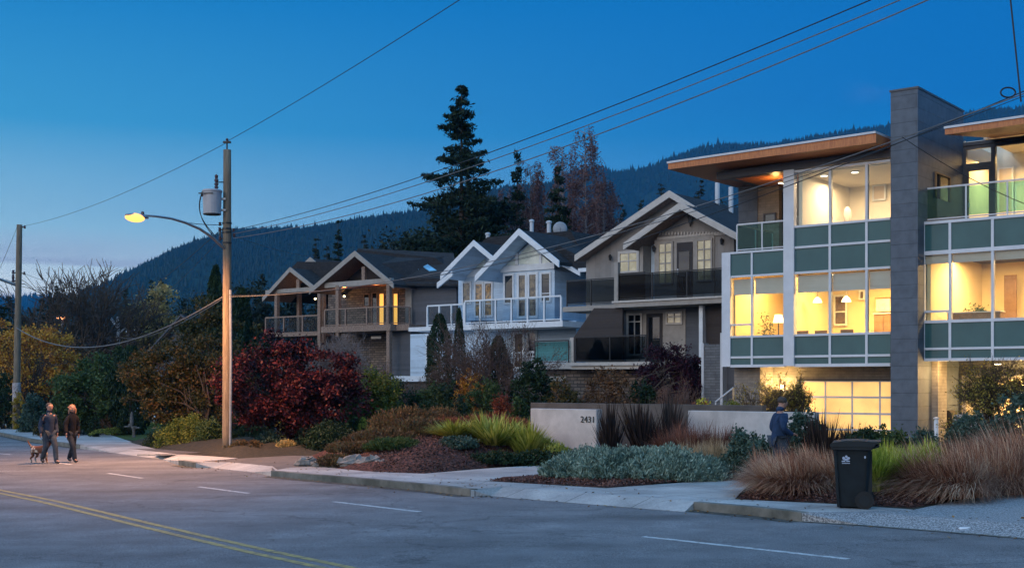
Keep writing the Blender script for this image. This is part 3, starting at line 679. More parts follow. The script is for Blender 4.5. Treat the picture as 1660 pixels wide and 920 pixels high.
pv('pavement', [(1192,808.5),(1350,816),(1480,825),(1339,829)], M['concrete'], .005, (21,23))
pv('driveway', [(1339,829),(1480,825.5),(1600,801),(1660,788),(1900,740),(2100,900)], M['aggregate'], .003, (23,26))
pv('lawn', [(-60,672),(45,686),(60,690),(45,691.5),(0,685.5),(-80,675)], M['lawn'], .002)
pv('lawn', [(135,694),(235,684),(300,690),(235,716),(180,708)], M['lawn'], -.006)
# markings
def dash(x0,y0,x1,y1,w):
    a, b = Vector(gp(x0,y0,RD)), Vector(gp(x1,y1,RD)); strip('lane_marking', [a, a.lerp(b,.5), b], -w/2, w/2, RD+.004, M['white paint'])
for d_ in ((-40,731,18,736.5),(88,749,116,752.5),(175,766.5,230,774.5),(322,788.5,403,799),(540,812.5,680,829),(1043,869,1375,905.5)): dash(*d_, .12)
yl = pix([(-60,784),(0,796.5),(80,812.5),(156.6,831),(235,850),(320,870),(420,893),(590,929),(760,964)], RD)
e0 = Vector(yl[0])+(Vector(yl[0])-Vector(yl[1])).normalized()*30
yl = [tuple(e0)]+yl
strip('lane_marking', yl, .07, .19, RD+.004, M['yellow paint']); strip('lane_marking', yl, -.19, -.07, RD+.004, M['yellow paint'])
# planting beds: domed ground with mulch
def bed(name, outline, h, m=M['mulch'], rings=10, noise=.05, seed=1, power=1.4, ctr=None, sharp=.8):
    rng = np.random.default_rng(seed); P_ = [Vector(p) for p in outline]; Q = []
    for i, p in enumerate(P_):
        q = P_[(i+1)%len(P_)]; k = max(1, int((q-p).length/.5)); Q += [p.lerp(q, j/k) for j in range(k)]
    c = Vector(ctr) if ctr else sum(P_, Vector((0,0)))/len(P_); n = len(Q); vs = []
    for r in range(rings):
        f = 1-r/rings
        for q in Q:
            p = c+(q-c)*f; e = min(1, (1-f)/sharp); z = gz(p.x,p.y)-.02+h*(1-(1-e)**2)*(1 if callable(h) is False else 1)
            if r: p = p+Vector((rng.normal()*noise*.5, rng.normal()*noise*.5)); z += rng.normal()*noise*.5+.02
            vs.append((p.x,p.y,z))
    vs.append((c.x,c.y,gz(c.x,c.y)+h)); m_ = rings
    f = [(r*n+j, r*n+(j+1)%n, (r+1)*n+(j+1)%n, (r+1)*n+j) for r in range(m_-1) for j in range(n)]
    f += [((m_-1)*n+j, (m_-1)*n+(j+1)%n, m_*n) for j in range(n)]
    o = meshobj(name, vs, f, m, None, (0,0,0), True); tag(o, kind='structure')
    def hq(x, y):
        v = Vector((x,y))-c; L_ = v.length
        if L_ < 1e-6: return gz(x,y)+h
        dirv = v/L_; best = 1e9
        for i in range(n):
            a, b = Q[i], Q[(i+1)%n]; e = b-a; den = dirv.x*e.y-dirv.y*e.x
            if abs(den) < 1e-9: continue
            t = ((a.x-c.x)*e.y-(a.y-c.y)*e.x)/den; s = ((a.x-c.x)*dirv.y-(a.y-c.y)*dirv.x)/den
            if t > 0 and 0 <= s <= 1: best = min(best, t)
        f_ = L_/best
        return gz(x,y)+(h*(1-(1-min(1,(1-f_)/sharp))**2) if f_ < 1 else 0)
    return hq
B1 = bed('planting_bed', pix([(512,752),(560,761),(640,766),(690,766),(790,757),(880,750),(925,741)],0)+[(at(975,33),33),(at(900,37.5),37.5),(at(700,40),40),(at(560,41),41),(at(505,37),37)], .72, seed=3, ctr=(at(740,35.5),35.5))
B2 = bed('planting_bed', pix([(792,778.5),(982,789),(1118,780),(1160,771)],0.0)+[(at(1205,29),29),(at(1150,32),32),(at(1000,32.5),32.5),(at(915,29),29),(at(905,27),27)], .12, seed=4)
B3 = bed('planting_bed', pix([(1195,807.5),(1350,814),(1478,822),(1600,798),(1660,786),(1760,765)],0.0)+[(at(1900,27),27),(at(1700,31),31),(at(1500,31.5),31.5),(at(1390,29),29),(at(1235,25.5),25.5),(at(1215,23.5),23.5)], .38, seed=5, ctr=(at(1540,25.5),25.5))
B4 = bed('planting_bed', pix([(210,716),(262,726),(335,734),(386,741.5),(470,737),(530,737)],0.0)+[(at(560,46),46),(at(400,53),53),(at(250,56),56)], .35, M['soil'], seed=6)

def chips(outline, hq, n, seed, label):
    rng = np.random.default_rng(seed); P_ = outline; xs = [p[0] for p in P_]; ys = [p[1] for p in P_]; pts = []
    while len(pts) < n:
        x, y = rng.uniform(min(xs),max(xs)), rng.uniform(min(ys),max(ys)); ins = False
        for i in range(len(P_)):
            a, b = P_[i], P_[(i+1)%len(P_)]
            if (a[1] > y) != (b[1] > y) and x < (b[0]-a[0])*(y-a[1])/(b[1]-a[1])+a[0]: ins = not ins
        if ins: pts.append((x,y,hq(x,y)+.025))
    tag(npmesh('bark_chips', leaf_verts(np.array(pts), .07, .45, rng, 1.6), 4, LM['chips']), label, 'mulch', kind='stuff')
LM['chips'] = leafmat('bark chips', [(.03,.016,.013),(.09,.04,.03),(.20,.10,.075)], .9, 0)
O1 = pix([(600,765),(640,766),(690,766),(790,757),(880,750),(925,741)],0)+[(at(930,33),33),(at(760,34.5),34.5),(at(640,34),34)]
O2 = pix([(792,778.5),(982,789),(1118,780),(1160,771)],0.0)+[(at(1120,26),26),(at(905,26.5),26.5)]
O3 = pix([(1195,807.5),(1350,814),(1478,822),(1600,798),(1660,786),(1760,765)],0.0)+[(at(1600,23),23),(at(1380,22.5),22.5),(at(1230,23),23)]
chips(O1, B1, 5000, 1, 'brown bark chips on the heather bed'); chips(O2, B2, 4000, 2, 'brown bark chips on the sage bed'); chips(O3, B3, 7000, 3, 'brown bark chips around the fountain grasses')

rng = np.random.default_rng(77); P_ = []
for i_ in range(420):
    q_ = rng.integers(6, len(curb)-1); a_, b_ = Vector(curb[q_]), Vector(curb[q_+1]); t_ = rng.random(); c_ = a_.lerp(b_, t_); nn = Vector((-(b_-a_).y,(b_-a_).x)).normalized()
    if rng.random() < .5: o_ = -abs(rng.normal())*.25-.03; zz_ = RD+.012
    else: o_ = .2+rng.random()*1.6; zz_ = .016
    p_ = c_+nn*o_; P_.append((p_.x,p_.y,gz(p_.x,p_.y)+zz_))
LM['litter'] = leafmat('fallen leaf', [(.05,.025,.012),(.16,.08,.03),(.30,.18,.06)], .9, 0)
tag(npmesh('fallen_leaves', leaf_verts(np.array(P_), .065, .6, rng, 3.5), 4, LM['litter']), 'scattered dead leaves along the kerb and pavement', 'leaves', kind='stuff')
# ================================================================ buildings
def window(par, F, a0, a1, z0, z1, d, cols=1, rows=(), fm='white', gm='pane', fw=.07, mw=.04, dep=.07, label=None, name='window', back=None):
    """framed window proud of a wall at depth d; rows are fractions for horizontal bars"""
    a0, a1 = min(a0,a1), max(a0,a1); z0, z1 = min(z0,z1), max(z0,z1); mb = MB(F); d0, d1 = d-dep, d
    mb.box(a0,a1,d0,d1,z1-fw,z1); mb.box(a0,a1,d0,d1,z0,z0+fw); mb.box(a0,a0+fw,d0,d1,z0+fw,z1-fw); mb.box(a1-fw,a1,d0,d1,z0+fw,z1-fw)
    for c in range(1, cols):
        x = a0+(a1-a0)*c/cols; mb.box(x-mw/2,x+mw/2,d0+.01,d1,z0+fw,z1-fw)
    for r in rows:
        z = z0+(z1-z0)*r; mb.box(a0+fw,a1-fw,d0+.014,d1-.004,z-mw/2,z+mw/2)
    w = mb.build(name, M[fm], par)
    MB(F).box(a0+fw,a1-fw,d1-.03,d1-.018,z0+fw,z1-fw).build('pane', M[gm] if isinstance(gm,str) else gm, w)
    if label: w['label'] = label
    return w
def railing(par, F, pts, z0, z1, fm, gm, step=1.4, rail=.05, post=.045, name='railing'):
    """glass railing along local (a,d) points"""
    mb, gb = MB(F), MB(F)
    for (a0,d0), (a1,d1) in zip(pts, pts[1:]):
        L_ = math.hypot(a1-a0, d1-d0); k = max(1, round(L_/step))
        P, Q = F.w(a0,d0,z1), F.w(a1,d1,z1)
        m2 = MB(); m2.beam(P,Q,rail,rail); m2.beam(F.w(a0,d0,z0+.08),F.w(a1,d1,z0+.08),rail*.7,rail*.7); mb.f += [tuple(i+len(mb.v) for i in f) for f in m2.f]; mb.v += m2.v
        for i in range(k+1):
            t = i/k; x, y = a0+(a1-a0)*t, d0+(d1-d0)*t; mb.box(x-post/2,x+post/2,y-post/2,y+post/2,z0,z1-.004)
        m3 = MB(); m3.beam(F.w(a0,d0,(z0+z1)/2+.04),F.w(a1,d1,(z0+z1)/2+.04),.012,(z1-z0)-.16); gb.f += [tuple(i+len(gb.v) for i in f) for f in m3.f]; gb.v += m3.v
    r = mb.build(name, M[fm], par); gb.build('pane', M[gm], r); return r
def gable(par, F, al, ap, ar, ze_l, zp, ze_r, d0, d1, fm, rm='roof', th=.16, bw=.26, over=.0, name='roof', bargefront=True, sof='timber'):
    """gable roof with ridge along depth; front edge carries bargeboards"""
    mb = MB(F)
    mb.prism([(al,ze_l),(ap,zp),(ar,ze_r),(ar,ze_r-th),(ap,zp-th),(al,ze_l-th)], d0, d1)
    r = mb.build(name, M[rm], par)
    dq_ = min(d0+2.4, d1)
    MB(F).prism([(al+.02,ze_l-th-.004),(ap,zp-th-.004),(ar-.02,ze_r-th-.004),(ar-.02,ze_r-th-.03),(ap,zp-th-.03),(al+.02,ze_l-th-.03)], d0+.01, dq_).build('soffit', M[sof], r)
    b = MB(F)
    if bargefront:
        b.prism([(al-.05,ze_l+.05),(ap,zp+.06),(ap,zp+.06-bw*1.25),(al-.05,ze_l+.05-bw*1.2)], d0-.07, d0-.003)
        b.prism([(ap+.002,zp+.06),(ar+.05,ze_r+.05),(ar+.05,ze_r+.05-bw*1.2),(ap+.002,zp+.06-bw*1.25)], d0-.07, d0-.003)
        b.build('bargeboard', M[fm], r)
    return r
# ---------------------------------------------------------------- the modern house on the right
F = Frame(1185, 42.0)
zb = gz(*F.O)-.05
mod = thing('modern_house', 'modern three storey house with lit windows, teal glass panels and a tall grey tower', 'house', F.w(0,0,zb))
A = lambda x, d=0: F.a(x, d)
Z = lambda x, y, d=0: F.z(x, y, d)
aL, aP0, aP1, aT0, aT1 = 0, A(1272), A(1289), A(1444), A(1487)
aR = A(1850)
zs = [Z(1289, y) for y in (280.7,366,369.7,399,404,438,447,541,543.5,576,579,592)]
z_uw1, z_uw0, z_s1t, z_s1b, z_s2t, z_s2b, z_lw1, z_lw0, z_p1t, z_p1b, z_p2t, z_bot = zs
zfl1 = z_bot                      # floor of middle storey
zrail = Z(1190.5, 362.8); zdeck = Z(1191.5, 409)
# structure slabs
DEEP = 8.0
b = MB(F)
b.box(-.25, aT0, .12, DEEP, z_bot+.003, z_bot+.25)
b.box(-.25, aT0, .12, DEEP, z_s2b+.0, z_s2b+.30)
b.build('floor_slab', M['stucco'], mod)
b = MB(F); b.box(aP1, aT0, .35, DEEP, z_uw1+.02, z_uw1+.2); b.box(aP1, aP1+.12, .3, DEEP, z_s2b+.3, z_uw1+.02); b.build('wall', M['plaster'], mod)
b = MB(F)
b.box(-.2,-.02,.2,DEEP,z_bot+.25,z_s2b-.003)          # left outer wall
b.box(-.2,aT0,DEEP-.2,DEEP,z_bot+.25,z_s2b-.003)
b.build('wall', M['cream'], mod)
b = MB(F); b.box(aP1+.12,aT0,4.2,4.4,z_s2b+.3,z_uw1+.02); b.build('wall', M['plaster'], mod)
b = MB(F); b.box(-.02,aT0,4.6,4.8,z_bot+.25,z_s2b-.003); b.box(1.55,1.7,1.6,4.6,z_bot+.25,z_s2b-.003); b.build('wall', M['cream'], mod)
# outer shell behind, seen only from the side
b = MB(F); b.box(-.26,-.2,.2,DEEP,z_bot,z_s2b+.3); b.build('wall', M['grey block'], mod)
# facade grid, left volume
fr = MB(F); W_ = .07
fr.box(-.33, 0, -.06, .12, z_bot-.02, Z(1172,410)+.0)                   # left broad post
fr.box(aP0, aP1, -.10, .14, z_bot-.02, z_uw1+.12)                       # main post
def hbar(a0, a1, zc, w=W_, d0=-.05, d1=.1): fr.box(a0, a1, d0, d1, zc-w/2, zc+w/2)
zt1 = zdeck-.02
for zc in (zt1, z_s2b+(z_lw1-z_s2b)/2, (z_lw0+z_p1t)/2-.02, (z_p1b+z_p2t)/2, z_bot): hbar(0, aP0, zc, .09 if zc in (z_bot,) else .07)
for zc in (z_uw1+.05, (z_uw0+z_s1t)/2, (z_s1b+z_s2t)/2, (z_s2b+z_lw1)/2, (z_lw0+z_p1t)/2-.02, (z_p1b+z_p2t)/2, z_bot): hbar(aP1, aT0, zc, .10 if zc in (z_bot,) else .075)
zv_l = (zt1, z_bot); a1219 = A(1219.5)
fr.box(a1219-.035, a1219+.035, -.045, .09, z_bot+.04, zt1-.03)
for xx in (1346, 1405.5):
    a_ = A(xx); fr.box(a_-.04, a_+.04, -.045, .09, z_bot+.04, z_uw1+.01)
fr.box(0, a1219-.035, -.04, .08, Z(1200,526)-.03, Z(1200,526)+.03)
fr.build('window_frame', M['frame'], mod)
teal_cells = []
for (a0,a1) in ((.0,a1219),(a1219,aP0)):
    teal_cells += [(a0,a1,zt1,(z_s2b+z_lw1)/2),(a0,a1,(z_lw0+z_p1t)/2,(z_p1b+z_p2t)/2),(a0,a1,(z_p1b+z_p2t)/2,z_bot)]
cols3 = [(aP1,A(1346)),(A(1346),A(1405.5)),(A(1405.5),aT0)]
for (a0,a1) in cols3:
    teal_cells += [(a0,a1,(z_uw0+z_s1t)/2,(z_s1b+z_s2t)/2),(a0,a1,(z_s1b+z_s2t)/2,(z_s2b+z_lw1)/2),(a0,a1,(z_lw0+z_p1t)/2,(z_p1b+z_p2t)/2),(a0,a1,(z_p1b+z_p2t)/2,z_bot)]
for (a0,a1,z1,z0) in teal_cells: MB(F).box(a0+.004,a1-.004,.0,.05,z0+.01,z1-.01).build('glass_panel', M['teal'], mod)
for (a0,a1) in cols3: MB(F).box(a0+.03,a1-.03,.02,.032,z_uw0,z_uw1).build('window_pane', M['glass'], mod)
for (a0,a1) in cols3+[(0,a1219),(a1219,aP0)]:
    MB(F).box(a0+.03,a1-.03,.02,.032,z_lw0,z_lw1).build('window_pane', M['glass'], mod)
    k = .29 if a0 >= aP1-.1 else .28
    MB(F).box(a0+.05,a1-.05,.11,.116,z_lw1-(z_lw1-z_lw0)*k,z_lw1).build('blind', M['blind'], mod)
# balcony upper left
railing(mod, F, [(.08,.3),(aP0-.02,.3)], zdeck+.03, zrail, 'frame', 'tealglass', .95)
railing(mod, F, [(.08,.34),(.08,3.0)], zdeck+.03, zrail, 'frame', 'tealglass', 1.3)
b = MB(F); b.box(-.2,aP1,.12,DEEP,z_s2b+.3,zdeck); b.build('floor_slab', M['dark concrete'], mod)
ztop = z_uw1+.12
b = MB(F); b.box(A(1197,3.2),A(1228,3.2),3.2,3.5,zdeck,ztop+.2); b.build('wall', M['steel tile'], mod)
b = MB(F); b.box(A(1228,3.2),A(1262,3.2)-.003,3.24,3.5,zdeck,ztop+.2); b.build('wall', M['stucco'], mod)
b = MB(F); b.box(aP1-.02,aP1,.3,3.5,z_s2b+.3,ztop+.2); b.box(-.2,aP1-.03,3.9,4.1,zdeck,ztop+.2); b.build('wall', M['stucco'], mod)
window(mod, F, A(1238,3.2), A(1258,3.2), Z(1250,362,3.2), Z(1250,345,3.2), 3.235, 1, (), 'dark frame', 'pane', .05)
window(mod, F, A(1262,3.9), A(1290,3.9), zdeck+.1, Z(1270,312,3.9), 3.89, 1, (), 'dark frame', 'pane', .05)
# roof: thin slab that tilts up to the right, cedar underside
zr0 = Z(1083,262,-1.2); aRl = A(1083,-1.2); zr1 = Z(1443,209,-1.2); aRr = A(1443,-1.2)
sl = (zr1-zr0)/(aRr-aRl)
def rz(a): return zr0+(a-aRl)*sl
th = .36
b = MB(F); b.prism([(aRl,rz(aRl)-.07),(aT0+.0,rz(aT0)-.07),(aT0,rz(aT0)-th),(aRl+.0,rz(aRl)-th*.75)], -1.2, DEEP+.6)
roof = b.build('roof', M['wood'], mod)
MB(F).prism([(aRl-.03,rz(aRl)+.0),(aT0,rz(aT0)),(aT0,rz(aT0)-.068),(aRl-.03,rz(aRl)-.068)], -1.24, DEEP+.65).build('metal_cap', M['cap'], roof)
# dark beams under the roof
b = MB(F)
zbm = rz(aP1)-th
b.prism([(-.55,z_uw1+.10),(aT0,z_uw1+.16),(aT0,rz(aT0)-th-.005),(-.55,rz(-.55)-th-.0)], -.02, .3)
b.box(-.55,-.3,.3,5.5,z_uw1+.22,rz(-.55)-th-.01)
b.build('beam', M['dark frame'], mod)
MB(F).box(-.3,aP1-.025,.3,3.9,z_uw1+.22,z_uw1+.27).build('soffit', M['wood'], mod)
# tower
zt_top = Z(1444,150,-.6); aT0f, aT1f = A(1444,-.6), A(1488,-.6)
dback, _ = F.side(1562,185,aT1f)
ztp2 = Z(1488,143,-.6)
b = MB(F); b.box(aT0f,aT1f,-.6,dback,zb-.3,ztp2); tw = b.build('tower', M['steel tile'], mod)
MB(F).box(aT0f-.03,aT1f+.03,-.63,dback+.03,ztp2,ztp2+.06).build('metal_cap', M['dark frame'], tw)
# slot window in the side of the tower
dw0, zw1 = F.side(1515,278,aT1f); dw1, _ = F.side(1539,287,aT1f); _, zw0 = F.side(1515,320,aT1f)
b = MB(F); b.box(aT1f+.003,aT1f+.06,dw0,dw1,zw1-.05,zw1); b.box(aT1f+.003,aT1f+.06,dw0,dw0+.06,zw0,zw1-.05); b.box(aT1f+.003,aT1f+.06,dw1-.06,dw1,zw0,zw1-.05)
w_ = b.build('window', M['tan'], mod); MB(F).box(aT1f+.006,aT1f+.02,dw0+.06,dw1-.06,zw0,zw1-.05).build('pane', M['pane'], w_)
# right volume
zq = [Z(1487, y) for y in (363,368,408,415,520,524,564,567,583)]
q0,q1,q2,q3,q4,q5,q6,q7,q8 = zq
aq = [aT1, A(1540.5), A(1609.5), A(1690), A(1775), aR]
fr = MB(F)
for zc, w in ((q0,.09),((q2+q3)/2,.12),((q4+q5)/2,.09),((q6+q7)/2,.07),(q8,.09)): fr.box(aT1f,aR,-.05,.1,zc-w/2,zc+w/2)
for i, a_ in enumerate(aq): fr.box(a_-.035 if i else aT1f+.01, a_+.045, -.045, .09, q8+.045, q0-.045)
fr.box(aT1+.05,aq[1]-.04,-.04,.08,Z(1500,505)-.035,Z(1500,505)+.035)
fr.build('window_frame', M['frame'], mod)
for a0, a1 in zip(aq, aq[1:]):
    for z1, z0 in ((q0,(q2+q3)/2),((q4+q5)/2,(q6+q7)/2),((q6+q7)/2,q8)): MB(F).box(a0+.004,a1-.004,.0,.05,z0+.01,z1-.01).build('glass_panel', M['teal'], mod)
    MB(F).box(a0+.04,a1-.04,.02,.032,q4,q3).build('window_pane', M['glass'], mod)
    MB(F).box(a0+.05,a1-.05,.11,.116,q3-(q3-q4)*.13,q3).build('blind', M['blind'], mod)
dR = dback+.0
b = MB(F); b.box(aT1f,aR,.12,DEEP,q8+.003,q8+.25); b.box(aT1f,aR,.12,DEEP,q2+.0,q0-.05); b.build('floor_slab', M['dark concrete'], mod)
b = MB(F); b.box(aT1f,aR,5.2,5.4,q8+.25,q2-.003); b.box(aR-.1,aR,.2,5.2,q8+.25,q2-.003); b.box(aT1f+.002,aT1f+.12,.2,5.2,q8+.25,q2-.003); b.build('wall', M['cream'], mod)
b = MB(F); b.box(A(1560,dR+3.5)-1,aR,dR+3.4,dR+3.6,q0-.05,Z(1615,236,dR)+.9); b.box(aT1f+.6,aR,dR+.2,dR+3.4,Z(1615,238,dR)+.35,Z(1615,238,dR)+.5); b.box(A(1562,dR)-.1,A(1562,dR),dR+.2,dR+3.4,q0-.05,Z(1615,238,dR)+.35); b.build('wall', M['plaster'], mod)
railing(mod, F, [(A(1502,.25),.25),(aR,.25)], q0+.06, Z(1502,306,.25), 'frame', 'tealglass', 1.15)
# recessed glazed wall with door, upper right
da0, da1, dz1 = A(1562,dR), A(1612,dR), Z(1564,245,dR)
fr = MB(F)
zfl = q0-.05
fr.box(da0-.2,aR,dR,dR+.12,dz1+.04,dz1+.16); fr.box(da0,da0+.09,dR-.02,dR+.14,zfl,dz1+.04); fr.box(da1-.1,da1+.04,dR-.02,dR+.14,zfl,dz1+.04)
zdt = Z(1580,267,dR); fr.box(da0+.09,da1-.1,dR-.01,dR+.13,zdt-.1,zdt+.05)
for a_ in (A(1700,dR), A(1790,dR)): fr.box(a_-.04,a_+.04,dR-.01,dR+.12,zfl,dz1+.04)
fr.build('window_frame', M['dark frame'], mod)
door = MB(F); e0, e1 = da0+.09, da1-.1
door.box(e0,e0+.08,dR+.01,dR+.07,zfl,zdt-.1); door.box(e1-.08,e1,dR+.01,dR+.07,zfl,zdt-.1); door.box(e0+.08,e1-.08,dR+.01,dR+.07,zdt-.2,zdt-.1); door.box(e0+.08,e1-.08,dR+.01,dR+.07,zfl,zfl+.12)
dr = door.build('door', M['dark frame'], mod); MB(F).box(e0+.08,e1-.08,dR+.03,dR+.045,zfl+.12,zdt-.2).build('pane', M['glass'], dr)
MB(F).box(e0+.09,e0+.12,dR-.04,dR+.0,zfl+.95,zfl+1.1).build('handle', M['cap'], dr)
for a0, a1, z0, z1 in ((e0,e1,zdt+.05,dz1+.04),(da1+.04,A(1700,dR)-.04,zfl,dz1+.04),(A(1700,dR)+.04,A(1790,dR)-.04,zfl,dz1+.04)):
    MB(F).box(a0,a1,dR+.05,dR+.062,z0,z1).build('window_pane', M['glass'], mod)
MB(F).box(da0-.25,aR,dR-.05,dR+.3,dz1+.16,Z(1562,230,dR)-.04).build('beam', M['dark frame'], mod)
# right roof
zr2 = Z(1532,205,-.9); aR2 = A(1532,-.9); zr3 = Z(1660,186.5,-.9); aR3 = A(1660,-.9); s2 = (zr3-zr2)/(aR3-aR2)
def rz2(a): return zr2+(a-aR2)*s2
slb = (Z(1562,230,dR)-(rz2(A(1562,dR))-.25))/(dR+.9)      # the roof tilts up towards the back
def lift(mb, n0=0):
    for i_, v in enumerate(mb.v):
        dd_ = (v[0]-F.O[0])*IA[0]+(v[1]-F.O[1])*IA[1]; mb.v[i_] = (v[0],v[1],v[2]+slb*(dd_+.9))
    return mb
b = MB(F); b.prism([(aR2,rz2(aR2)-.07),(aR,rz2(aR)-.07),(aR,rz2(aR)-.27),(aR2,rz2(aR2)-.25)], -.9, DEEP+.6); roof = lift(b).build('roof', M['wood'], mod)
lift(MB(F).prism([(aR2-.02,rz2(aR2)),(aR,rz2(aR)),(aR,rz2(aR)-.068),(aR2-.02,rz2(aR2)-.068)], -.94, DEEP+.65)).build('metal_cap', M['cap'], roof)
# ground storey
dg = 1.6
ag0, ag1 = A(1298,dg), A(1445,dg); zg1 = Z(1300,617,dg)
zg0 = gz(*F.w(ag0,dg,0)[:2])+.0
b = MB(F)
b.box(-.2,A(1232,.6),.6,dg,zb-.2,z_bot-.003)
b.box(-.2,ag0-.02,dg,dg+.3,zb-.2,z_bot-.003); b.box(ag0-.02,aT0f+.6,dg,dg+.3,zg1+.06,z_bot-.003)
b.build('wall', M['stucco'], mod)
b = MB(F); b.box(ag0-.12,ag0-.005,dg-.05,dg+.1,zb,zg1+.06); b.box(ag0-.005,ag1,dg-.05,dg+.1,zg1,zg1+.06); b.build('door_frame', M['dark frame'], mod)
gd = MB(F); nc = [ag0, A(1338,dg), A(1381.5,dg), A(1426.5,dg), A(1470,dg)]; nr = 4
zz = [zg0+(zg1-zg0)*i/nr for i in range(nr+1)]
for a_ in nc: gd.box(a_-.03,a_+.03,dg,dg+.06,zg0,zg1)
for i, z_ in enumerate(zz): gd.box(nc[0],nc[-1],dg-.004,dg+.064,z_-.035,z_+.035)
gdo = gd.build('garage_door', M['frame'], mod)
M['frosted'] = emis('frosted glass lit from inside', (1.0,.60,.20), .62)
nt_ = M['frosted'].node_tree; tcn = nt_.nodes.new('ShaderNodeTexNoise'); tcn.inputs['Scale'].default_value = .9; tcn.inputs['Detail'].default_value = 3
g_ = nt_.nodes.new('ShaderNodeNewGeometry'); nt_.links.new(g_.outputs['Position'], tcn.inputs[0])
mr = nt_.nodes.new('ShaderNodeMapRange'); mr.inputs[1].default_value = .3; mr.inputs[2].default_value = .7; mr.inputs[3].default_value = .42; mr.inputs[4].default_value = .85
nt_.links.new(tcn.outputs[0], mr.inputs[0]); nt_.links.new(mr.outputs[0], nt_.nodes['Principled BSDF'].inputs['Emission Strength'])
nt_.nodes['Principled BSDF'].inputs['Roughness'].default_value = .25
for i in range(4):
    for j in range(nr): MB(F).box(nc[i]+.03,nc[i+1]-.03,dg+.02,dg+.035,zz[j]+.035,zz[j+1]-.035).build('pane', M['frosted'], gdo)
# right ground storey
b = MB(F); b.box(aT1f,aR,3.2,3.4,zb-.2,q8-.003); b.build('wall', M['grey block'], mod)
b = MB(F); b.box(aT1f+.003,A(1521,.6),.6,1.4,zb-.2,q8-.003); b.build('wall', M['stucco'], mod)
b = MB(F); b.box(-.25,aT0f,-.0,DEEP,z_bot-.12,z_bot-.0); b.box(aT1f+.003,aR,-.0,DEEP,q8-.12,q8-.0)
b = MB(F)
fa0, fa1, fz1 = A(1561,3.2), A(1660,3.2), Z(1570,608,3.2)
b.box(fa0,fa0+.14,3.1,3.19,zb,fz1); b.box(fa0+.14,fa1,3.1,3.19,fz1-.14,fz1)
frd = b.build('door', M['taupe trim'], mod, ); MB(F).box(fa0+.14,fa1,3.14,3.18,zb,fz1-.14).build('panel', M['cream'], frd)
# sconces
def sconce(a, d, z, energy, label, col=(1,.62,.22)):
    p = F.w(a,d,z); t = thing('wall_lamp', label, 'wall lamp', p)
    MB().lathe((p[0],p[1],p[2]-.1), [(.05,0),(.06,.02),(.06,.2),(.04,.22)], 10).build('lamp_shade', M['glow'], t)
    MB(F).box(a-.04,a+.04,d,d+.13,z-.05,z+.08).build('bracket', M['dark frame'], t)
    q = F.w(a,d-.15,z+.02); lamp('wall_lamp_light', 'POINT', q, energy, col, .08)
M['glow'] = emis('lamp glow', (1.0,.74,.36), 9)
M['glow2'] = emis('downlight glow', (1.0,.86,.62), 5)
sconce(A(1268,dg-.15), dg-.15, Z(1268,628,dg-.15), 110, 'bright wall lamp glowing through the small tree beside the lit garage door')
sconce(A(1655,3.0), 3.0, Z(1655,640,3.0), 260, 'wall lamp beside the pale front door under the right volume')
p_ = F.w(A(1500,.3),.2,q8-.5); lamp('porch_light', 'POINT', F.w(aT1f+.6,.35,q8-.35), 60, (1,.60,.22), .08)
p_ = F.w(A(1618,1.8),1.8,q8-.13); t = thing('ceiling_light', 'added recessed downlight to brighten the pale front door right of the tower', 'ceiling light', p_); MB().lathe((p_[0],p_[1],p_[2]-.02),[(.1,0),(.1,.03)],14).build('lens', M['glow2'], t)  # invented downlight, put in to brighten the front door
lamp('porch_light', 'AREA', F.w(A(1618,1.8),1.8,q8-.2), 90, (1,.62,.28), .5, (0,0,0))  # light of the added downlight, fills the door and the tree before it
# interior light
def room(a, d, z, e, col, sx_=1.6): lamp('room_light', 'AREA', F.w(a,d,z), e, col, sx_, (0,0,0))
room(.8,1.6,z_s2b-.1,210,(1,.55,.15)); room(aP1+1.2,1.9,z_s2b-.1,320,(1,.58,.18)); room(aP1+2.5,2.6,z_s2b-.1,300,(1,.58,.19))
room(aP1+.95,2.0,z_uw1-.1,115,(1,.67,.38),1.0); room(aP1+2.4,2.4,z_uw1-.1,95,(1,.67,.38),1.0)
lamp('room_light', 'POINT', F.w(.9,1.6,z_uw1-.1), 22, (1,.58,.18), .1)
room(aT1f+1.3,2.2,q2-.12,300,(1,.60,.24)); room(aT1f+3.6,2.4,q2-.12,310,(1,.60,.24))
room(da1-.2,dR+1.6,dz1-.15,120,(1,.58,.20)); room(A(1690,dR),dR+1.5,dz1-.15,150,(1,.66,.34))
def downlight(px, py, d, zc, label):
    a = A(px, d); p = F.w(a, d, zc)
    t = thing('ceiling_light', label, 'ceiling light', p); MB().lathe((p[0],p[1],p[2]-.05), [(.11,0),(.11,.05)], 14).build('lens', M['glow2'], t)
    MB().lathe((p[0],p[1],p[2]-.04), [(.14,0),(.15,.04)], 14).build('trim_ring', M['frame'], t)
for px, d, lb in ((1336,1.0,'round ceiling light in the top floor room, left one'),(1386,1.0,'round ceiling light in the top floor room, right one')): downlight(px, 0, d, z_uw1+.02, lb)
downlight(1267, 0, 2.6, z_uw1+.22, 'small ceiling light over the upper corner balcony')
downlight(1355, 0, 1.9, z_s2b-.002, 'ceiling light shining in the middle pane of the kitchen windows')
downlight(1652, 0, 1.7, q2-.002, 'ceiling light in the right hand living room')
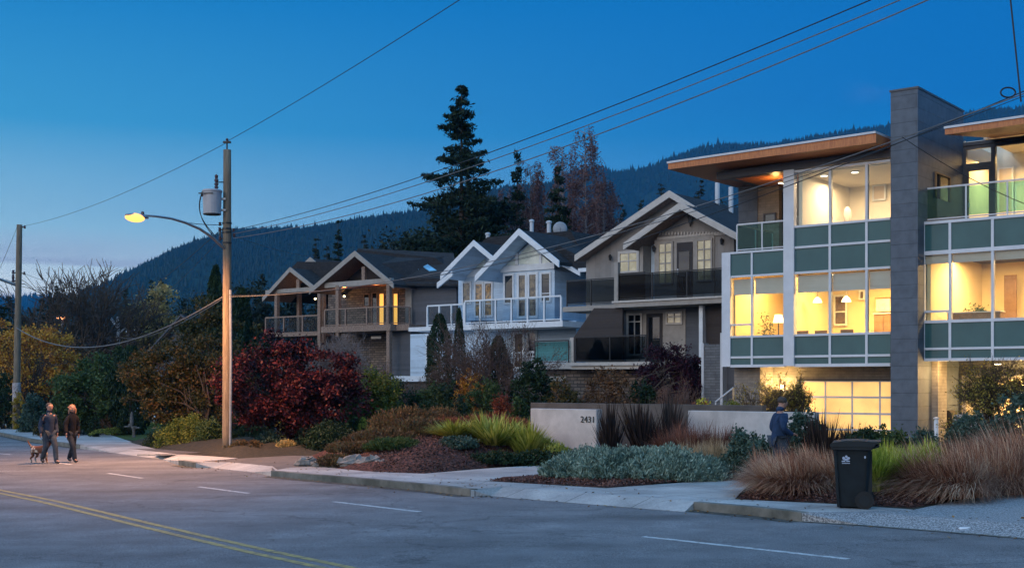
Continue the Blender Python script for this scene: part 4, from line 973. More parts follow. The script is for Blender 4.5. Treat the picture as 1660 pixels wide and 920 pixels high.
# furniture and openings seen through the windows
def inbox(name, label, cat, px0, px1, y0, y1, d, m, th_=.05, parts=None):
    a0, a1 = A(px0,d), A(px1,d); z0, z1 = Z(px0,y1,d), Z(px0,y0,d)
    t = thing(name, label, cat, F.w((a0+a1)/2,d,z0))
    fr_ = MB(F); w = .06; fr_.box(a0,a1,d,d+th_,z1-w,z1); fr_.box(a0,a1,d,d+th_,z0,z0+w); fr_.box(a0,a0+w,d,d+th_,z0+w,z1-w); fr_.box(a1-w,a1,d,d+th_,z0+w,z1-w)
    fr_.build('frame', M['white'] if m != 'tan' else M['tan'], t)
    MB(F).box(a0+w,a1-w,d+.02,d+th_-.005,z0+w,z1-w).build('panel', M[m] if isinstance(m,str) else m, t); return t, a0, a1, z0, z1
db = 4.55
def inner_window(label, px0, px1, y0, y1, d, rows=(.5,), cols=2):
    a0, a1 = A(px0,d), A(px1,d); window(mod, F, a0, a1, Z(px0,y1,d), Z(px0,y0,d), d, cols, rows, 'white', 'brownpane', .07, .05, .05, label)
M['brownpane'] = mat('window glass showing garden', (.17,.11,.05), .15, (.05,.035,.02), 3.5, 0, .6, detail=8, fac=(.4,.6))
inner_window('inner window with leafy view on the kitchen back wall', 1294, 1318, 486, 512, 4.55)
inner_window('tall back window of the kitchen', 1352, 1374, 478, 528, 4.55, (.45,), 1)
inner_window('wide dark back window behind the left pane', 1254, 1272, 478, 528, 4.55, (.5,), 1)
inner_window('back window of the right hand living room', 1546, 1566, 440, 497, 5.15, (.33,.66), 1)
inner_window('left back window of the right hand living room', 1502, 1520, 440, 485, 5.15, (.5,), 1)
def cabinet(name, label, px0, px1, y0, y1, d, dd, m, doors=2, cat='cabinet'):
    a0, a1 = A(px0,d), A(px1,d); z1 = Z(px0,y0,d); z0 = Z(px0,y1,d) if y1 else None
    if z0 is None: z0 = (z_bot+.25) if px0 < 1450 else q8+.25
    t = thing(name, label, cat, F.w((a0+a1)/2,d,z0)); MB(F).box(a0,a1,d,d+dd,z0,z1).build('carcass', M[m], t)
    for i in range(doors):
        x0, x1 = a0+(a1-a0)*i/doors+.02, a0+(a1-a0)*(i+1)/doors-.02
        q_ = MB(F).box(x0,x1,d-.025,d-.002,z0+.04,z1-.08).build('door', M[m], t); MB(F).box(x1-.06,x1-.04,d-.05,d-.026,(z0+z1)/2-.06,(z0+z1)/2+.06).build('handle', M['cap'], q_)
    MB(F).box(a0-.02,a1+.02,d-.04,d+dd,z1+.002,z1+.035).build('worktop', M['plaster'] if m != 'plaster' else M['tan'], t); return t
cabinet('kitchen_cabinet', 'white glass fronted wall cabinet on the kitchen back wall near the tower', 1420, 1443, 484, 505, 4.2, .35, 'plaster', 3)
cabinet('kitchen_counter', 'dark kitchen counter under the white wall cabinet', 1417, 1449, 509, None, 3.6, .6, 'tan', 2, 'counter')
cabinet('sideboard', 'low brown sideboard along the right hand living room window', 1536, 1622, 508, None, 1.0, .45, 'tan', 4, 'sideboard')
cabinet('cupboard', 'tall tan cupboard at the left edge of the middle floor', 1190, 1199, 478, None, 1.5, .5, 'tan', 1)
inbox('doorway', 'tan door standing open in the right hand living room', 'door', 1628, 1648, 446, 516, 4.6, 'tan')
inbox('doorway', 'white door on the back wall of the upper right room', 'door', 1645, 1668, 298, 352, dR+3.3, 'plaster')
inbox('wall_panel', 'grey panel on the back wall of the upper right room', 'panel', 1617, 1643, 272, 352, dR+3.2, 'blind')
inbox('picture_frame', 'pale framed picture on the top floor wall, lower left', 'picture', 1292, 1312, 350, 368, 3.9, 'cream')
inbox('picture_frame', 'grey framed panel on the top floor wall beside the round mirror', 'picture', 1333, 1362, 338, 366, 4.1, 'blind')
mt = thing('mirror', 'small oval mirror on a stand in the top floor room', 'mirror', F.w(A(1374,2.5),2.5,z_s2b+.3))
MB().ball(F.w(A(1374,2.5),2.5,Z(1374,349,2.5)), .14,.05,.30, 12).build('glass', M['blind'], mt)
MB().tube([F.w(A(1374,2.5),2.5,z_s2b+.3),F.w(A(1374,2.5),2.5,Z(1374,349,2.5))],.02,6).build('stand', M['tan'], mt)
def chair(px, d, label, zf):
    a = A(px,d); t = thing('chair', label, 'chair', F.w(a,d,zf)); s = .22
    MB(F).box(a-s,a+s,d-s,d+s,zf+.42,zf+.47).build('seat', M['tan'], t); MB(F).box(a-s,a+s,d-s,d-s+.04,zf+.5,zf+.95).build('backrest', M['tan'], t)
    for i in (-1,1):
        for j in (-1,1): MB(F).box(a+i*(s-.02)-.02,a+i*(s-.02)+.02,d+j*(s-.02)-.02,d+j*(s-.02)+.02,zf,zf+.42 if j > 0 else zf+.5).build('leg', M['tan'], t)
def hangpic(px0,px1,y0,y1,d,m,label): inbox('picture_frame', label, 'picture', px0, px1, y0, y1, d, m)
hangpic(1392,1402,470,486,4.5,'brownpane','small dark picture on the kitchen wall left of the white cabinet')
hangpic(1224,1236,474,492,4.5,'blind','small grey picture behind the lower left corner window')
hangpic(1575,1590,446,466,5.1,'brownpane','dark framed picture in the middle of the right living room wall')
hangpic(1414,1436,300,326,4.1,'blind','large grey framed picture on the top floor wall next to the tower')
def floorlamp(px, d, zf, h, label):
    p = F.w(A(px,d),d,zf); t = thing('floor_lamp', label, 'floor lamp', p); MB().tube([p,(p[0],p[1],zf+h)],.02,6).build('stand', M['dark frame'], t); MB().lathe((p[0],p[1],zf+h-.05),[(.20,0),(.13,.28)],14).build('lamp_shade', M['shade'], t)
M['shade'] = emis('lit lamp shade', (1.0,.74,.40), 3.0)
floorlamp(1262,1.8,z_bot+.25,1.35,'glowing floor lamp behind the second lower left pane')
floorlamp(1497,1.6,q8+.25,1.3,'glowing floor lamp behind the first right living room pane')
def pendant(px, d, zc, drop, label):
    p = F.w(A(px,d),d,zc); t = thing('pendant_lamp', label, 'pendant lamp', p); MB().tube([p,(p[0],p[1],zc-drop)],.01,5).build('cord', M['dark frame'], t); MB().lathe((p[0],p[1],zc-drop-.2),[(.17,0),(.12,.12),(.03,.2)],14).build('lamp_shade', M['shade'], t)
pendant(1325,2.2,z_s2b-.01,.75,'left pendant lamp over the kitchen table'); pendant(1372,2.4,z_s2b-.01,.75,'right pendant lamp over the kitchen table')
t = thing('dining_table', 'brown dining table in the kitchen behind the chairs', 'table', F.w(A(1340,2.2),2.2,z_bot+.25))
MB(F).box(A(1312,2.2),A(1372,2.2),1.8,2.6,z_bot+.25+.70,z_bot+.25+.75).build('tabletop', M['tan'], t)
for x_ in (1316,1368):
    for y_ in (1.9,2.5): MB(F).box(A(x_,2.2)-.03,A(x_,2.2)+.03,y_-.03,y_+.03,z_bot+.25,z_bot+.95).build('leg', M['tan'], t)
def curtain(px0,px1,d,z0,z1,label):
    a0,a1 = A(px0,d),A(px1,d); n = 22; pts = [(a0+(a1-a0)*i/n, d+.05*math.sin(i*1.9)) for i in range(n+1)]; pts += [(p[0],p[1]+.012) for p in reversed(pts)]
    o = MB(F).hprism(pts, z0, z1).build('curtain', M['cream'], None, F.w(a0,d,z0)); tag(o, label, 'curtain')
curtain(1188,1193,.3,z_bot+.27,z_lw1,'cream curtain gathered at the left end of the middle floor'); curtain(1489,1497,.3,q8+.27,q3,'cream curtain beside the tower in the right living room')
for px, d, lb in ((1305,1.2,'dining chair behind the left kitchen pane'),(1335,1.4,'dining chair behind the second kitchen pane'),(1377,1.2,'dining chair near the middle kitchen mullion')): chair(px, d, lb, z_bot+.25)
def houseplant(px, d, zf, label, seed, h=1.0):
    p = F.w(A(px,d),d,zf); t = thing('potted_plant', label, 'plant', p); rng = np.random.default_rng(seed)
    MB().lathe(p, [(.12,0),(.16,.3),(.15,.32)], 12).build('pot', M['tan'], t)
    c = np.array(p)+np.array([0,0,.32+h*.35])+rng.normal(size=(260,3))*np.array([.14,.14,h*.2]); npmesh('foliage', leaf_verts(c,.11,.4,rng), 4, LM['green'], t, p)
houseplant(1243, 1.0, z_bot+.25, 'leafy potted plant behind the lower left corner window', 5, 1.7)
houseplant(1585, 1.6, q8+.25+.75, 'small potted plant on the sideboard in the right room', 6, .5)
# bins and bollard near the right entry
bb = F.w(A(1538,1.9),1.9,0); zb_ = gz(bb[0],bb[1])
t = thing('barbecue', 'covered black barbecue standing by the entry right of the tower', 'barbecue', (bb[0],bb[1],zb_))
MB(F).box(A(1527,1.9),A(1550,1.9),1.6,2.2,zb_,zb_+.85).build('body', M['black metal'], t)
MB(F).prism([(A(1529,1.9),zb_+.86),(A(1531,1.9),zb_+1.12),(A(1535,1.9),zb_+1.2),(A(1543,1.9),zb_+1.2),(A(1548,1.9),zb_+1.1),(A(1549,1.9),zb_+.86)],1.62,2.18).build('lid', M['black metal'], t)
MB(F).box(A(1506,1.2),A(1520,1.2),1.2,1.7,zb_,zb_+.95).build('cart', M['dark frame'], t)
p_ = F.w(A(1518,-.6),-.6,0); zl_ = gz(p_[0],p_[1]); t = thing('bollard_light', 'short white bollard at the foot of the tower', 'bollard', (p_[0],p_[1],zl_))
MB().lathe((p_[0],p_[1],zl_), [(.07,0),(.07,.95),(.02,.98)], 12).build('post', M['white'], t); MB().lathe((p_[0],p_[1],zl_+.98), [(.09,0),(.09,.03),(.03,.06)], 12).build('cap', M['cap'], t)
# side wall and handrail left of the modern house
Fw = Frame(1140, 44.0)
t = thing('side_wall', 'grey block garden wall with pale edge posts between the two right hand houses', 'wall', Fw.w(0,0,gz(*Fw.O)))
z0_ = gz(*Fw.O)-.2
MB(Fw).box(.04,Fw.a(1168),0,.3,z0_,Fw.z(1145,558)).build('block_panel', M['grey block'], t)
MB(Fw).box(-.06,.035,-.03,.33,z0_,Fw.z(1141,556)).build('edge_post', M['cap'], t); MB(Fw).box(Fw.a(1168)+.003,Fw.a(1172),-.03,.33,z0_,Fw.z(1141,540)).build('edge_post', M['cap'], t)
MB(Fw).box(Fw.a(1172)+.003,Fw.a(1192),.3,.6,z0_,Fw.z(1150,590)).build('block_panel', M['siding grey'], t)
t = thing('handrail', 'short sloping handrail by the steps left of the garage', 'handrail', F.w(-.4,-.8,zb))
pA, pB = F.w(A(1160,-.8),-.8,Z(1160,651,-.8)), F.w(A(1189,-.8),-.8,Z(1189,628,-.8))
MB().tube([pA,pB],.03,6).build('rail', M['cap'], t); MB().tube([(pB[0],pB[1],zb),pB],.035,6).build('post', M['straw'], t); MB().tube([(pA[0],pA[1],zb),pA],.025,6).build('post', M['cap'], t)

# ---------------------------------------------------------------- craftsman house with grey gables
F3 = Frame(1060, 52.0); A = F3.a; Z = F3.z
z3 = gz(*F3.O)-.3
h3 = thing('craftsman_house', 'taupe two storey house with double pale edged gables and glass balconies', 'house', F3.w(0,0,z3))
zU0, zU1 = Z(1060,488), Z(1060,395)     # upper floor level, eave
aL3, aR3_ = A(952,1.5), A(1215,1.5)
b = MB(F3)
gL, gR = A(1019), A(1182)
zE2 = Z(1019,398)
# upper front block
gp1 = [(A(1066),zU0),(A(1190),zU0),(A(1190),Z(1190,383)),(A(1104),Z(1104,340)),(A(1066),Z(1066,362))]
b.prism(gp1, 0, 1.5)
b.prism([(A(950,1.5),Z(950,600,1.5)),(A(1225,1.5),Z(1225,600,1.5)),(A(1225,1.5),Z(1225,378,1.5)),(A(1086,1.5),Z(1086,320,1.5)),(A(950,1.5),Z(950,412,1.5))],1.5,9)
b.build('wall', M['shingle taupe'], h3)
r_ = gable(h3, F3, A(934,.9), A(1086,.9), A(1262,.9), Z(934,415,.9), Z(1086,311,.9), Z(1262,420,.9), .9, 9.6, 'pale trim', bw=.24)
r_['label'] = 'large rear gable roof with pale bargeboards'
gable(h3, F3, A(1013,-.9), A(1103.6,-.9), A(1196,-.9), Z(1013,396,-.9), Z(1103.6,330,-.9), Z(1196,381,-.9), -.9, 5.0, 'pale trim', bw=.24)
# gable ornament: dark truss
b = MB(F3); b.prism([(A(1118),Z(1118,352)),(A(1122),Z(1122,368)),(A(1126),Z(1126,352)),(A(1122),Z(1122,347))], -.2,-.12); b.beam(F3.w(A(1112),-.16,Z(1112,345)),F3.w(A(1122),-.16,Z(1122,364)),.08,.08); b.beam(F3.w(A(1132),-.16,Z(1132,351)),F3.w(A(1122),-.16,Z(1122,364)),.08,.08); b.build('bracket', M['black metal'], h3)
b = MB(F3)
for x in range(1070,1186,5): b.box(A(x),A(x)+.06,-.07,-.003,Z(x,381),Z(x,376))
b.box(A(1066),A(1186),-.05,-.003,Z(1100,387),Z(1100,382)); b.build('dentil_trim', M['pale trim'], h3)
# recess and posts
MB(F3).box(A(1038),A(1043.5),-.05,1.45,zU0,Z(1040,384)).build('column', M['taupe trim'], h3)
MB(F3).box(A(1044.5),A(1066),.55,1.45,zU0,Z(1050,372)).build('recess_panel', M['siding blue'], h3)['label'] = 'blue grey recessed wall'
win3 = [(1068,1093,462,393,2,(.5,.75)),(1130,1157,457,388,2,(.5,.75))]
MB(F3).prism([(A(1062),zU0+.05),(A(1159),zU0+.05),(A(1159),Z(1100,384)),(A(1062),Z(1100,386))],-.05,-.004).build('window_surround', M['taupe trim'], h3)
M['pale pane'] = mat('window glass with painted sky reflection', (.74,.62,.36), .06, (.50,.40,.20), 2.4, 0, 1.0, detail=7, fac=(.42,.6), coat=1.0)  # bright sunset sky reflection put into the pane colour
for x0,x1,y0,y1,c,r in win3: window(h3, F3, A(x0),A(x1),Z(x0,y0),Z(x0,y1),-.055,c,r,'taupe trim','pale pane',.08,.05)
dr = MB(F3).box(A(1099),A(1124),-.10,-.056,zU0+.05,Z(1110,393)).build('door', M['brown'], h3); MB(F3).box(A(1103),A(1120),-.125,-.102,zU0+.35,Z(1110,408)).build('pane', M['pane'], dr)
MB(F3).box(A(1101),A(1102.5),-.16,-.11,Z(1100,446),Z(1100,436)).build('handle', M['cap'], dr)
window(h3, F3, A(1001,1.4),A(1035,1.4),Z(1018,443,1.4),Z(1018,406,1.4),1.49,2,(.55,),'pale trim','pale pane',.12,.05)
for x, y, d_ in ((1062,404,-.05),(1172,392,-.0),(991,418,1.4),(1118,512,1.9)):
    t = thing('wall_lamp', 'unlit black lantern on the taupe house, '+{1062:'left of the balcony windows',1172:'right of the balcony windows',991:'at the far left by the downpipe',1118:'beside the lower window'}[x], 'wall lamp', F3.w(A(x,d_),d_-.1,Z(x,y,d_)))
    q = F3.w(A(x,d_),d_-.1,Z(x,y,d_)); MB().lathe((q[0],q[1],q[2]-.12),[(.05,0),(.08,.2),(.02,.28)],6).build('lantern', M['black metal'], t); MB(F3).box(A(x,d_)-.03,A(x,d_)+.03,d_-.05,d_,Z(x,y,d_),Z(x,y,d_)+.06).build('bracket', M['black metal'], t)
b = MB(F3); b.tube([F3.w(A(981,1.4),1.4,Z(981,415,1.4)),F3.w(A(981,1.4),1.4,Z(981,490,1.4))],.05,6); b.tube([F3.w(A(938,.9),.85,Z(938,416,.9)),F3.w(A(976,.9),.85,Z(976,417,.9)),F3.w(A(981,1.4),1.4,Z(981,428,1.4))],.05,6); b.build('downpipe', M['pale trim'], h3)
# upper deck and railing
dk = -1.5
zD = Z(1060,487,dk)
b = MB(F3); b.box(A(995,dk),A(1172,dk),dk,.0,zD-.22,zD-.0); b.box(A(912,dk+.8),A(995,dk),dk+.8,1.49,zD-.24,zD-.02)
b.build('balcony_slab', M['taupe trim'], h3)
MB(F3).box(A(993,dk),A(1174,dk),dk-.06,dk-.003,zD-.02,zD+.06).build('balcony_edge', M['pale trim'], h3)
railing(h3, F3, [(A(1001,dk),dk+.1),(A(1171,dk),dk+.1)], zD+.05, Z(1171,434,dk), 'black metal', 'darkglass', 1.5)
railing(h3, F3, [(A(917,dk+.8),dk+.9),(A(996,dk+.8),dk+.9)], zD+.0, Z(917,455,dk+.8), 'black metal', 'darkglass', 1.5)
MB(F3).box(A(1001,dk),A(1042,dk),dk+.14,dk+.2,zD+.06,Z(1020,441,dk)).build('privacy_panel', M['brown'], h3)
MB(F3).box(A(995,dk),A(1001,dk),dk+.02,dk+.22,zD,Z(996,425,dk)).build('column', M['taupe trim'], h3)
# lower storey
zL0 = Z(1060,588,-1.2)
b = MB(F3); b.box(A(1010),A(1186),.0,1.5,zL0-.2,zD-.24); b.build('wall', M['siding grey'], h3)
MB(F3).prism([(A(1016),zL0),(A(1112),zL0),(A(1112),Z(1112,500)),(A(1016),Z(1016,503))],-.04,-.004).build('window_surround', M['taupe trim'], h3)
window(h3, F3, A(1018),A(1043),Z(1018,577),Z(1018,508),-.045,2,(.8,),'pale trim','pane',.09,.05)
dr = MB(F3).box(A(1049),A(1075),-.07,-.045,zL0,Z(1060,508)).build('door', M['brown'], h3); MB(F3).box(A(1053),A(1071),-.09,-.072,zL0+.3,Z(1060,514)).build('pane', M['pane'], dr)
window(h3, F3, A(1081),A(1108),Z(1090,526),Z(1090,505),-.045,2,(.6,),'pale trim','pale pane',.08,.05)
MB(F3).box(A(1135,-.9),A(1141,-.9),-1.0,-.8,zL0-1.5,zD-.25).build('column', M['white'], h3)
MB(F3).box(A(1145,-.6),A(1186,-.6),-.6,-.004,z3,zD-.245).build('wall', M['dark siding'], h3)
dS = -1.3
b = MB(F3); b.prism([(A(930,dS),Z(930,586,dS)),(A(930,dS),Z(930,546,dS)),(A(963,dS),Z(963,499,dS)),(A(1009,dS),Z(1009,499,dS)),(A(1009,dS),Z(1009,586,dS))],dS,dS+.14); sw = b.build('stair_wall', M['dark siding'], h3)
b = MB(F3); b.beam(F3.w(A(927,dS),dS+.05,Z(927,546,dS)),F3.w(A(962,dS),dS+.05,Z(962,495,dS)),.24,.14); b.build('coping', M['pale trim'], sw)
MB(F3).box(A(924,dS),A(930,dS),dS-.02,dS+.2,Z(925,590,dS),Z(925,547,dS)).build('column', M['pale trim'], h3)
dl_ = -2.2; zLd = Z(1000,588,dl_)
b = MB(F3); b.box(A(866,dl_+.8),A(1045,dl_),dl_+.6,1.4,zLd-.22,zLd); b.box(A(926,dl_),A(1052,dl_),dl_,dl_+.6,zLd-.25,zLd+.0); b.build('balcony_slab', M['pale trim'], h3)
b = MB(F3); b.box(A(922,dl_)-.08,A(1052,dl_)+.08,dl_-.1,dl_-.003,zLd-.1,zLd+.04); b.build('balcony_edge', M['pale trim'], h3)
railing(h3, F3, [(A(931,dl_),dl_+.1),(A(1045,dl_),dl_+.1)], zLd+.02, Z(931,546,dl_), 'black metal', 'darkglass', 1.7)
railing(h3, F3, [(A(868,dl_+.8),dl_+.75),(A(923,dl_+.8),dl_+.75)], zLd+.02, Z(868,553,dl_+.8), 'black metal', 'tealglass', 1.4)
b = MB(F3); b.box(A(880,dl_+1),A(1140,dl_+1),dl_+1,1.4,z3-.3,zLd-.22-.003); b.build('base_wall', M['stone'], h3)
b = MB(F3); x0,x1 = A(893,dl_+1),A(916,dl_+1); zz0,zz1 = Z(900,660,dl_+1),Z(900,617,dl_+1)
b.box(x0-.18,x1+.1,dl_+.93,dl_+.997,zz1,zz1+.2); b.box(x0-.18,x0,dl_+.93,dl_+.997,zz0,zz1); b.build('door_frame', M['pale trim'], h3)
MB(F3).box(x0,x1,dl_+.95,dl_+.99,zz0,zz1-.0).build('door', M['brown'], h3)
MB(F3).box(A(1225,1.5)-.0,A(1225,1.5)+.1,1.6,9,z3,Z(1225,378,1.5)).build('wall', M['dark siding'], h3)
for x, y0, y1, lb in ((1163,325,296,'left pale flue'),(1185,332,303,'right pale flue')):
    q = F3.w(A(x,5),5,Z(x,y0,5)-.6); t = MB().lathe(q, [(.11,0),(.11,Z(x,y1,5)-q[2])],10).build('flue', M['cap'], h3)

# ---------------------------------------------------------------- pale blue house with white trim
F2 = Frame(850, 63.0); A = F2.a; Z = F2.z
z2 = gz(*F2.O)-.3
h2 = thing('blue_house', 'pale blue grey house with white gables, glazed gable windows and white railings', 'house', F2.w(0,0,z2))
zU = Z(850,519); zEv = Z(850,432)
b = MB(F2)
b.prism([(A(815),zU),(A(899),zU),(A(899),Z(899,438)),(A(860),Z(860,392)),(A(815),Z(815,432))],0,2.2)
b.prism([(A(743,1.2),Z(743,519,1.2)),(A(815,1.2),Z(815,519,1.2)),(A(815,1.2),Z(800,432,1.2)),(A(786,1.2),Z(786,412,1.2)),(A(743,1.2),Z(743,448,1.2))],1.2,2.2)
b.box(A(743,2.2),A(938,2.2),2.2,10,z2,Z(850,440,2.2))
b.build('wall', M['siding blue'], h2)
b = MB(F2); b.box(A(740,1.0),A(945,1.0),.4,2.2,z2,Z(850,522)); b.build('wall', M['siding blue'], h2)
rr = gable(h2, F2, A(772,-1.2), A(842,-1.2), A(906,-1.2), Z(772,448,-1.2), Z(842,372,-1.2), Z(906,424,-1.2), -1.2, 9, 'white', bw=.28, sof='siding blue')
gable(h2, F2, A(716,-.6), A(768.7,-.6), A(800,-.6), Z(716,446,-.6), Z(768.7,391,-.6), Z(800,418,-.6), -.6, 8, 'white', bw=.25, sof='siding blue')
b = MB(F2); b.prism([(A(898,-.2),Z(898,424,-.2)),(A(940,-.2),Z(940,447,-.2)),(A(940,-.2),Z(940,441,-.2)),(A(905,-.2),Z(905,418,-.2))],-.2,-.1); b.build('bargeboard', M['white'], h2); b = MB(F2); b.prism([(A(708,-1.0),Z(708,467,-1.0)),(A(733,-1.0),Z(733,447,-1.0)),(A(733,-1.0),Z(733,439,-1.0)),(A(708,-1.0),Z(708,458,-1.0))],-1.0,-.9); b.build('bargeboard', M['white'], h2); b = MB(F2)
b.beam(F2.w(A(773,-1.1),-1.1,Z(773,450,-1.1)),F2.w(A(800,-1.1),-1.1,Z(800,426,-1.1)),.12,.26); b.build('bargeboard', M['white'], h2)
# main roof behind: side slope rising to the right
b = MB(F2); b.prism([(A(740,3),Z(740,430,3)),(A(790,3),Z(790,384,3)),(A(925,3),Z(925,374,3)),(A(962,3),Z(962,440,3)),(A(740,3),Z(740,440,3))],3,10); b.prism([(A(878,-.15),Z(878,412,-.15)),(A(905,-.15),Z(905,398,-.15)),(A(968,-.15),Z(968,431,-.15)),(A(968,-.15),Z(968,436,-.15)),(A(940,-.15),Z(940,440,-.15))],-.05,3)
b.build('roof', M['roof'], h2)
b = MB(F2); b.box(A(938,-.15),A(968,-.15),-.2,-.07,Z(950,440,-.15),Z(950,434,-.15)); b.build('gutter', M['white'], h2)
# glazed gable
M['gable pane'] = mat('gable glass with painted afterglow', (.78,.84,.74), .05, (.50,.56,.50), 1.5, 0, 1.0, coat=1.0)  # pale sky reflection painted as the pane's own colour
gm = mat('gable glass reflecting the afterglow', (.02,.025,.02), .02, (.018,.02,.018), 2, 0, 1.0, coat=1.0)
b = MB(F2); b.prism([(A(842),Z(842,428)),(A(875),Z(875,428)),(A(875),Z(875,412)),(A(862),Z(862,398)),(A(857),Z(857,398)),(A(842),Z(842,413))],-.05,-.03)
b.prism([(A(820),Z(820,430)),(A(836),Z(836,430)),(A(836),Z(836,418))],-.05,-.03); b.prism([(A(880),Z(880,427)),(A(895),Z(895,427)),(A(880),Z(880,414))],-.05,-.03)
gw = b.build('gable_window', M['gable pane'], h2)
b = MB(F2)
for p, q in (((815,434),(859,392)),((859,392),(902,432))): b.beam(F2.w(A(p[0]),-.04,Z(*p)),F2.w(A(q[0]),-.04,Z(*q)),.09,.2)
b.build('window_frame', M['white'], gw); b = MB(F2)
b.box(A(813),A(900),-.1,-.003,Z(850,439),Z(850,429)); b.box(A(837),A(841),-.09,-.003,Z(840,429),Z(840,410)); b.box(A(875.5),A(879.5),-.09,-.003,Z(878,429),Z(878,410))
b.build('window_frame', M['white'], gw)
b = MB(F2); b.prism([(A(771,1.2),Z(771,436,1.2)),(A(787,1.2),Z(787,436,1.2)),(A(787,1.2),Z(787,418,1.2)),(A(771,1.2),Z(771,430,1.2))],1.15,1.17); gw = b.build('gable_window', M['gable pane'], h2)
b = MB(F2); b.beam(F2.w(A(748,1.1),1.1,Z(748,446,1.1)),F2.w(A(786,1.1),1.1,Z(786,412,1.1)),.08,.16); b.build('window_frame', M['white'], gw); b = MB(F2); b.box(A(745,1.1),A(800,1.1),1.1,1.19,Z(770,448,1.1),Z(770,437,1.1)); b.build('window_frame', M['white'], gw)
window(h2, F2, A(817.5),A(834),Z(825,493),Z(825,444),-.003,1,(),'white','pane',.09)
M['garden pane'] = mat('door glass with painted garden reflection', (.20,.15,.09), .05, (.03,.03,.035), 5, 0, 1.0, detail=8, fac=(.42,.58))  # brown garden reflection painted as mottling on dark glass
for x0, x1 in ((839,855.5),(856,873)):
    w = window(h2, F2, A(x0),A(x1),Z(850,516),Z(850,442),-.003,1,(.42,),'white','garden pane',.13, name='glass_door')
window(h2, F2, A(877),A(894),Z(885,490),Z(885,441),-.003,1,(.3,),'white','pane',.09)
window(h2, F2, A(917,2.1),A(930,2.1),Z(920,500,2.1),Z(920,442,2.1),2.19,1,(),'white','pane',.09)
window(h2, F2, A(748,1.1),A(763,1.1),Z(755,493,1.1),Z(755,456,1.1),1.19,1,(),'white','garden pane',.09)
M['warm pane'] = mat('door glass with painted warm reflection', (.48,.27,.10), .08, (.06,.05,.045), 6, 0, 1.0, detail=8, fac=(.4,.58))  # orange reflection painted into the glass colour
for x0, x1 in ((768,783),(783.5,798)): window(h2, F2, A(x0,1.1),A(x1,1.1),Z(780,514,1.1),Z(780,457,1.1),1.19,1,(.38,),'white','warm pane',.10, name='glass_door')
# decks
dq = -1.8; zk = Z(850,522,dq)
b = MB(F2); b.box(A(749,dq),A(912,dq),dq,.38,zk-.28,zk); b.build('balcony_slab', M['white'], h2)
dq2 = -.6; zk2 = Z(700,529,dq2)
b = MB(F2); b.box(A(662,dq2),A(751,dq2),dq2,2.19,zk2-.22,zk2); b.build('balcony_slab', M['white'], h2)
def wrail(a0, a1, d, z0, z1, k):
    b = MB(F2); b.box(a0,a1,d-.04,d+.04,z1-.08,z1); b.box(a0,a1,d-.03,d+.03,z0+.06,z0+.11)
    for i in range(k+1): x = a0+(a1-a0)*i/k; b.box(x-.045,x+.045,d-.045,d+.045,z0,z1-.084)
    r = b.build('railing', M['white'], h2); MB(F2).box(a0,a1,d-.006,d+.006,z0+.112,z1-.084).build('pane', M['darkglass'] if False else M['railglass'], r)
M['railglass'] = glass('clear railing glass', (.72,.78,.82), 1.25)
wrail(A(752,dq),A(908,dq),dq+.1,zk,Z(850,481,dq),6); wrail(A(691,dq2),A(750,dq2),dq2+.1,zk2,Z(700,494,dq2),3)
b = MB(F2); b.beam(F2.w(A(908,dq),dq+.1,Z(908,484,dq)),F2.w(A(910,-.2),-.2,Z(910,478,-.2)),.08,.08); b.build('railing', M['white'], h2)
# lower storey
window(h2, F2, A(831,.3),A(849,.3),Z(840,598,.3),Z(840,537,.3),.39,1,(),'white','garden pane',.12, name='glass_door'); window(h2, F2, A(853,.3),A(870,.3),Z(860,580,.3),Z(860,536,.3),.39,1,(.25,),'white','pane',.12)
window(h2, F2, A(680,1.6),A(697,1.6),Z(690,606,1.6),Z(690,541,1.6),2.19,1,(.45,),'white','pane',.08)
dq3 = -1.2
b = MB(F2); b.box(A(634,dq3),A(708,dq3),dq3,2.1,Z(670,618,dq3),Z(670,609,dq3)); b.box(A(710,dq3),A(773,dq3),dq3-.3,.38,Z(740,614,dq3),Z(740,604,dq3)); b.box(A(748,dq3),A(778,dq3),dq3-.3,-1.0,Z(760,574,dq3),Z(760,570,dq3)); b.build('terrace_slab', M['white'], h2)
MB(F2).box(A(665,2.2),A(743,2.2),2.2,9,z2,zk2-.23).build('wall', M['siding blue'], h2)
MB(F2).box(A(634,dq3)+.1,A(915,dq3),dq3+.3,.38,z2,Z(740,616,dq3)).build('base_wall', M['dark concrete'], h2)
b = MB(F2); b.box(A(830,-.9),A(872,-.9),-.95,-.9,Z(850,572,-.9),Z(850,570,-.9))
for i in range(9): x = A(832,-.9)+i*.16; b.box(x,x+.03,-.94,-.91,Z(850,585,-.9),Z(850,572,-.9))
b.build('railing', M['white'], h2)
for x, y0, y1, r_, lb in ((862,375,359,.11,''),(890,377,361,.12,''),(791,394,380,.12,'')):
    q = F2.w(A(x,4),4,Z(x,y0,4)-1.0); f_ = MB().lathe(q, [(r_,0),(r_,Z(x,y1,4)-q[2])],10).build('flue', M['cap'], h2); MB().lathe((q[0],q[1],Z(x,y1,4)-.02), [(r_*1.35,0),(r_*1.35,.1),(r_*.5,.14)],10).build('cowl', M['cap'], f_)
q = F2.w(A(908,4),4,Z(908,371,4)); t = thing('satellite_dish', 'round grey satellite dish on the dark roof of the blue house', 'satellite dish', (q[0],q[1],q[2]-.9))
mb = MB(); mb.ball(q,.40,.10,.40,12); mb.build('dish', M['dish'], t, smooth=True); MB().tube([(q[0],q[1]+.1,q[2]-.95),(q[0],q[1]+.1,q[2])],.03,6).build('mast', M['galv'], t); MB().tube([(q[0],q[1]-.08,q[2]-.3),(q[0],q[1]-.45,q[2])],.015,5).build('arm', M['galv'], t)

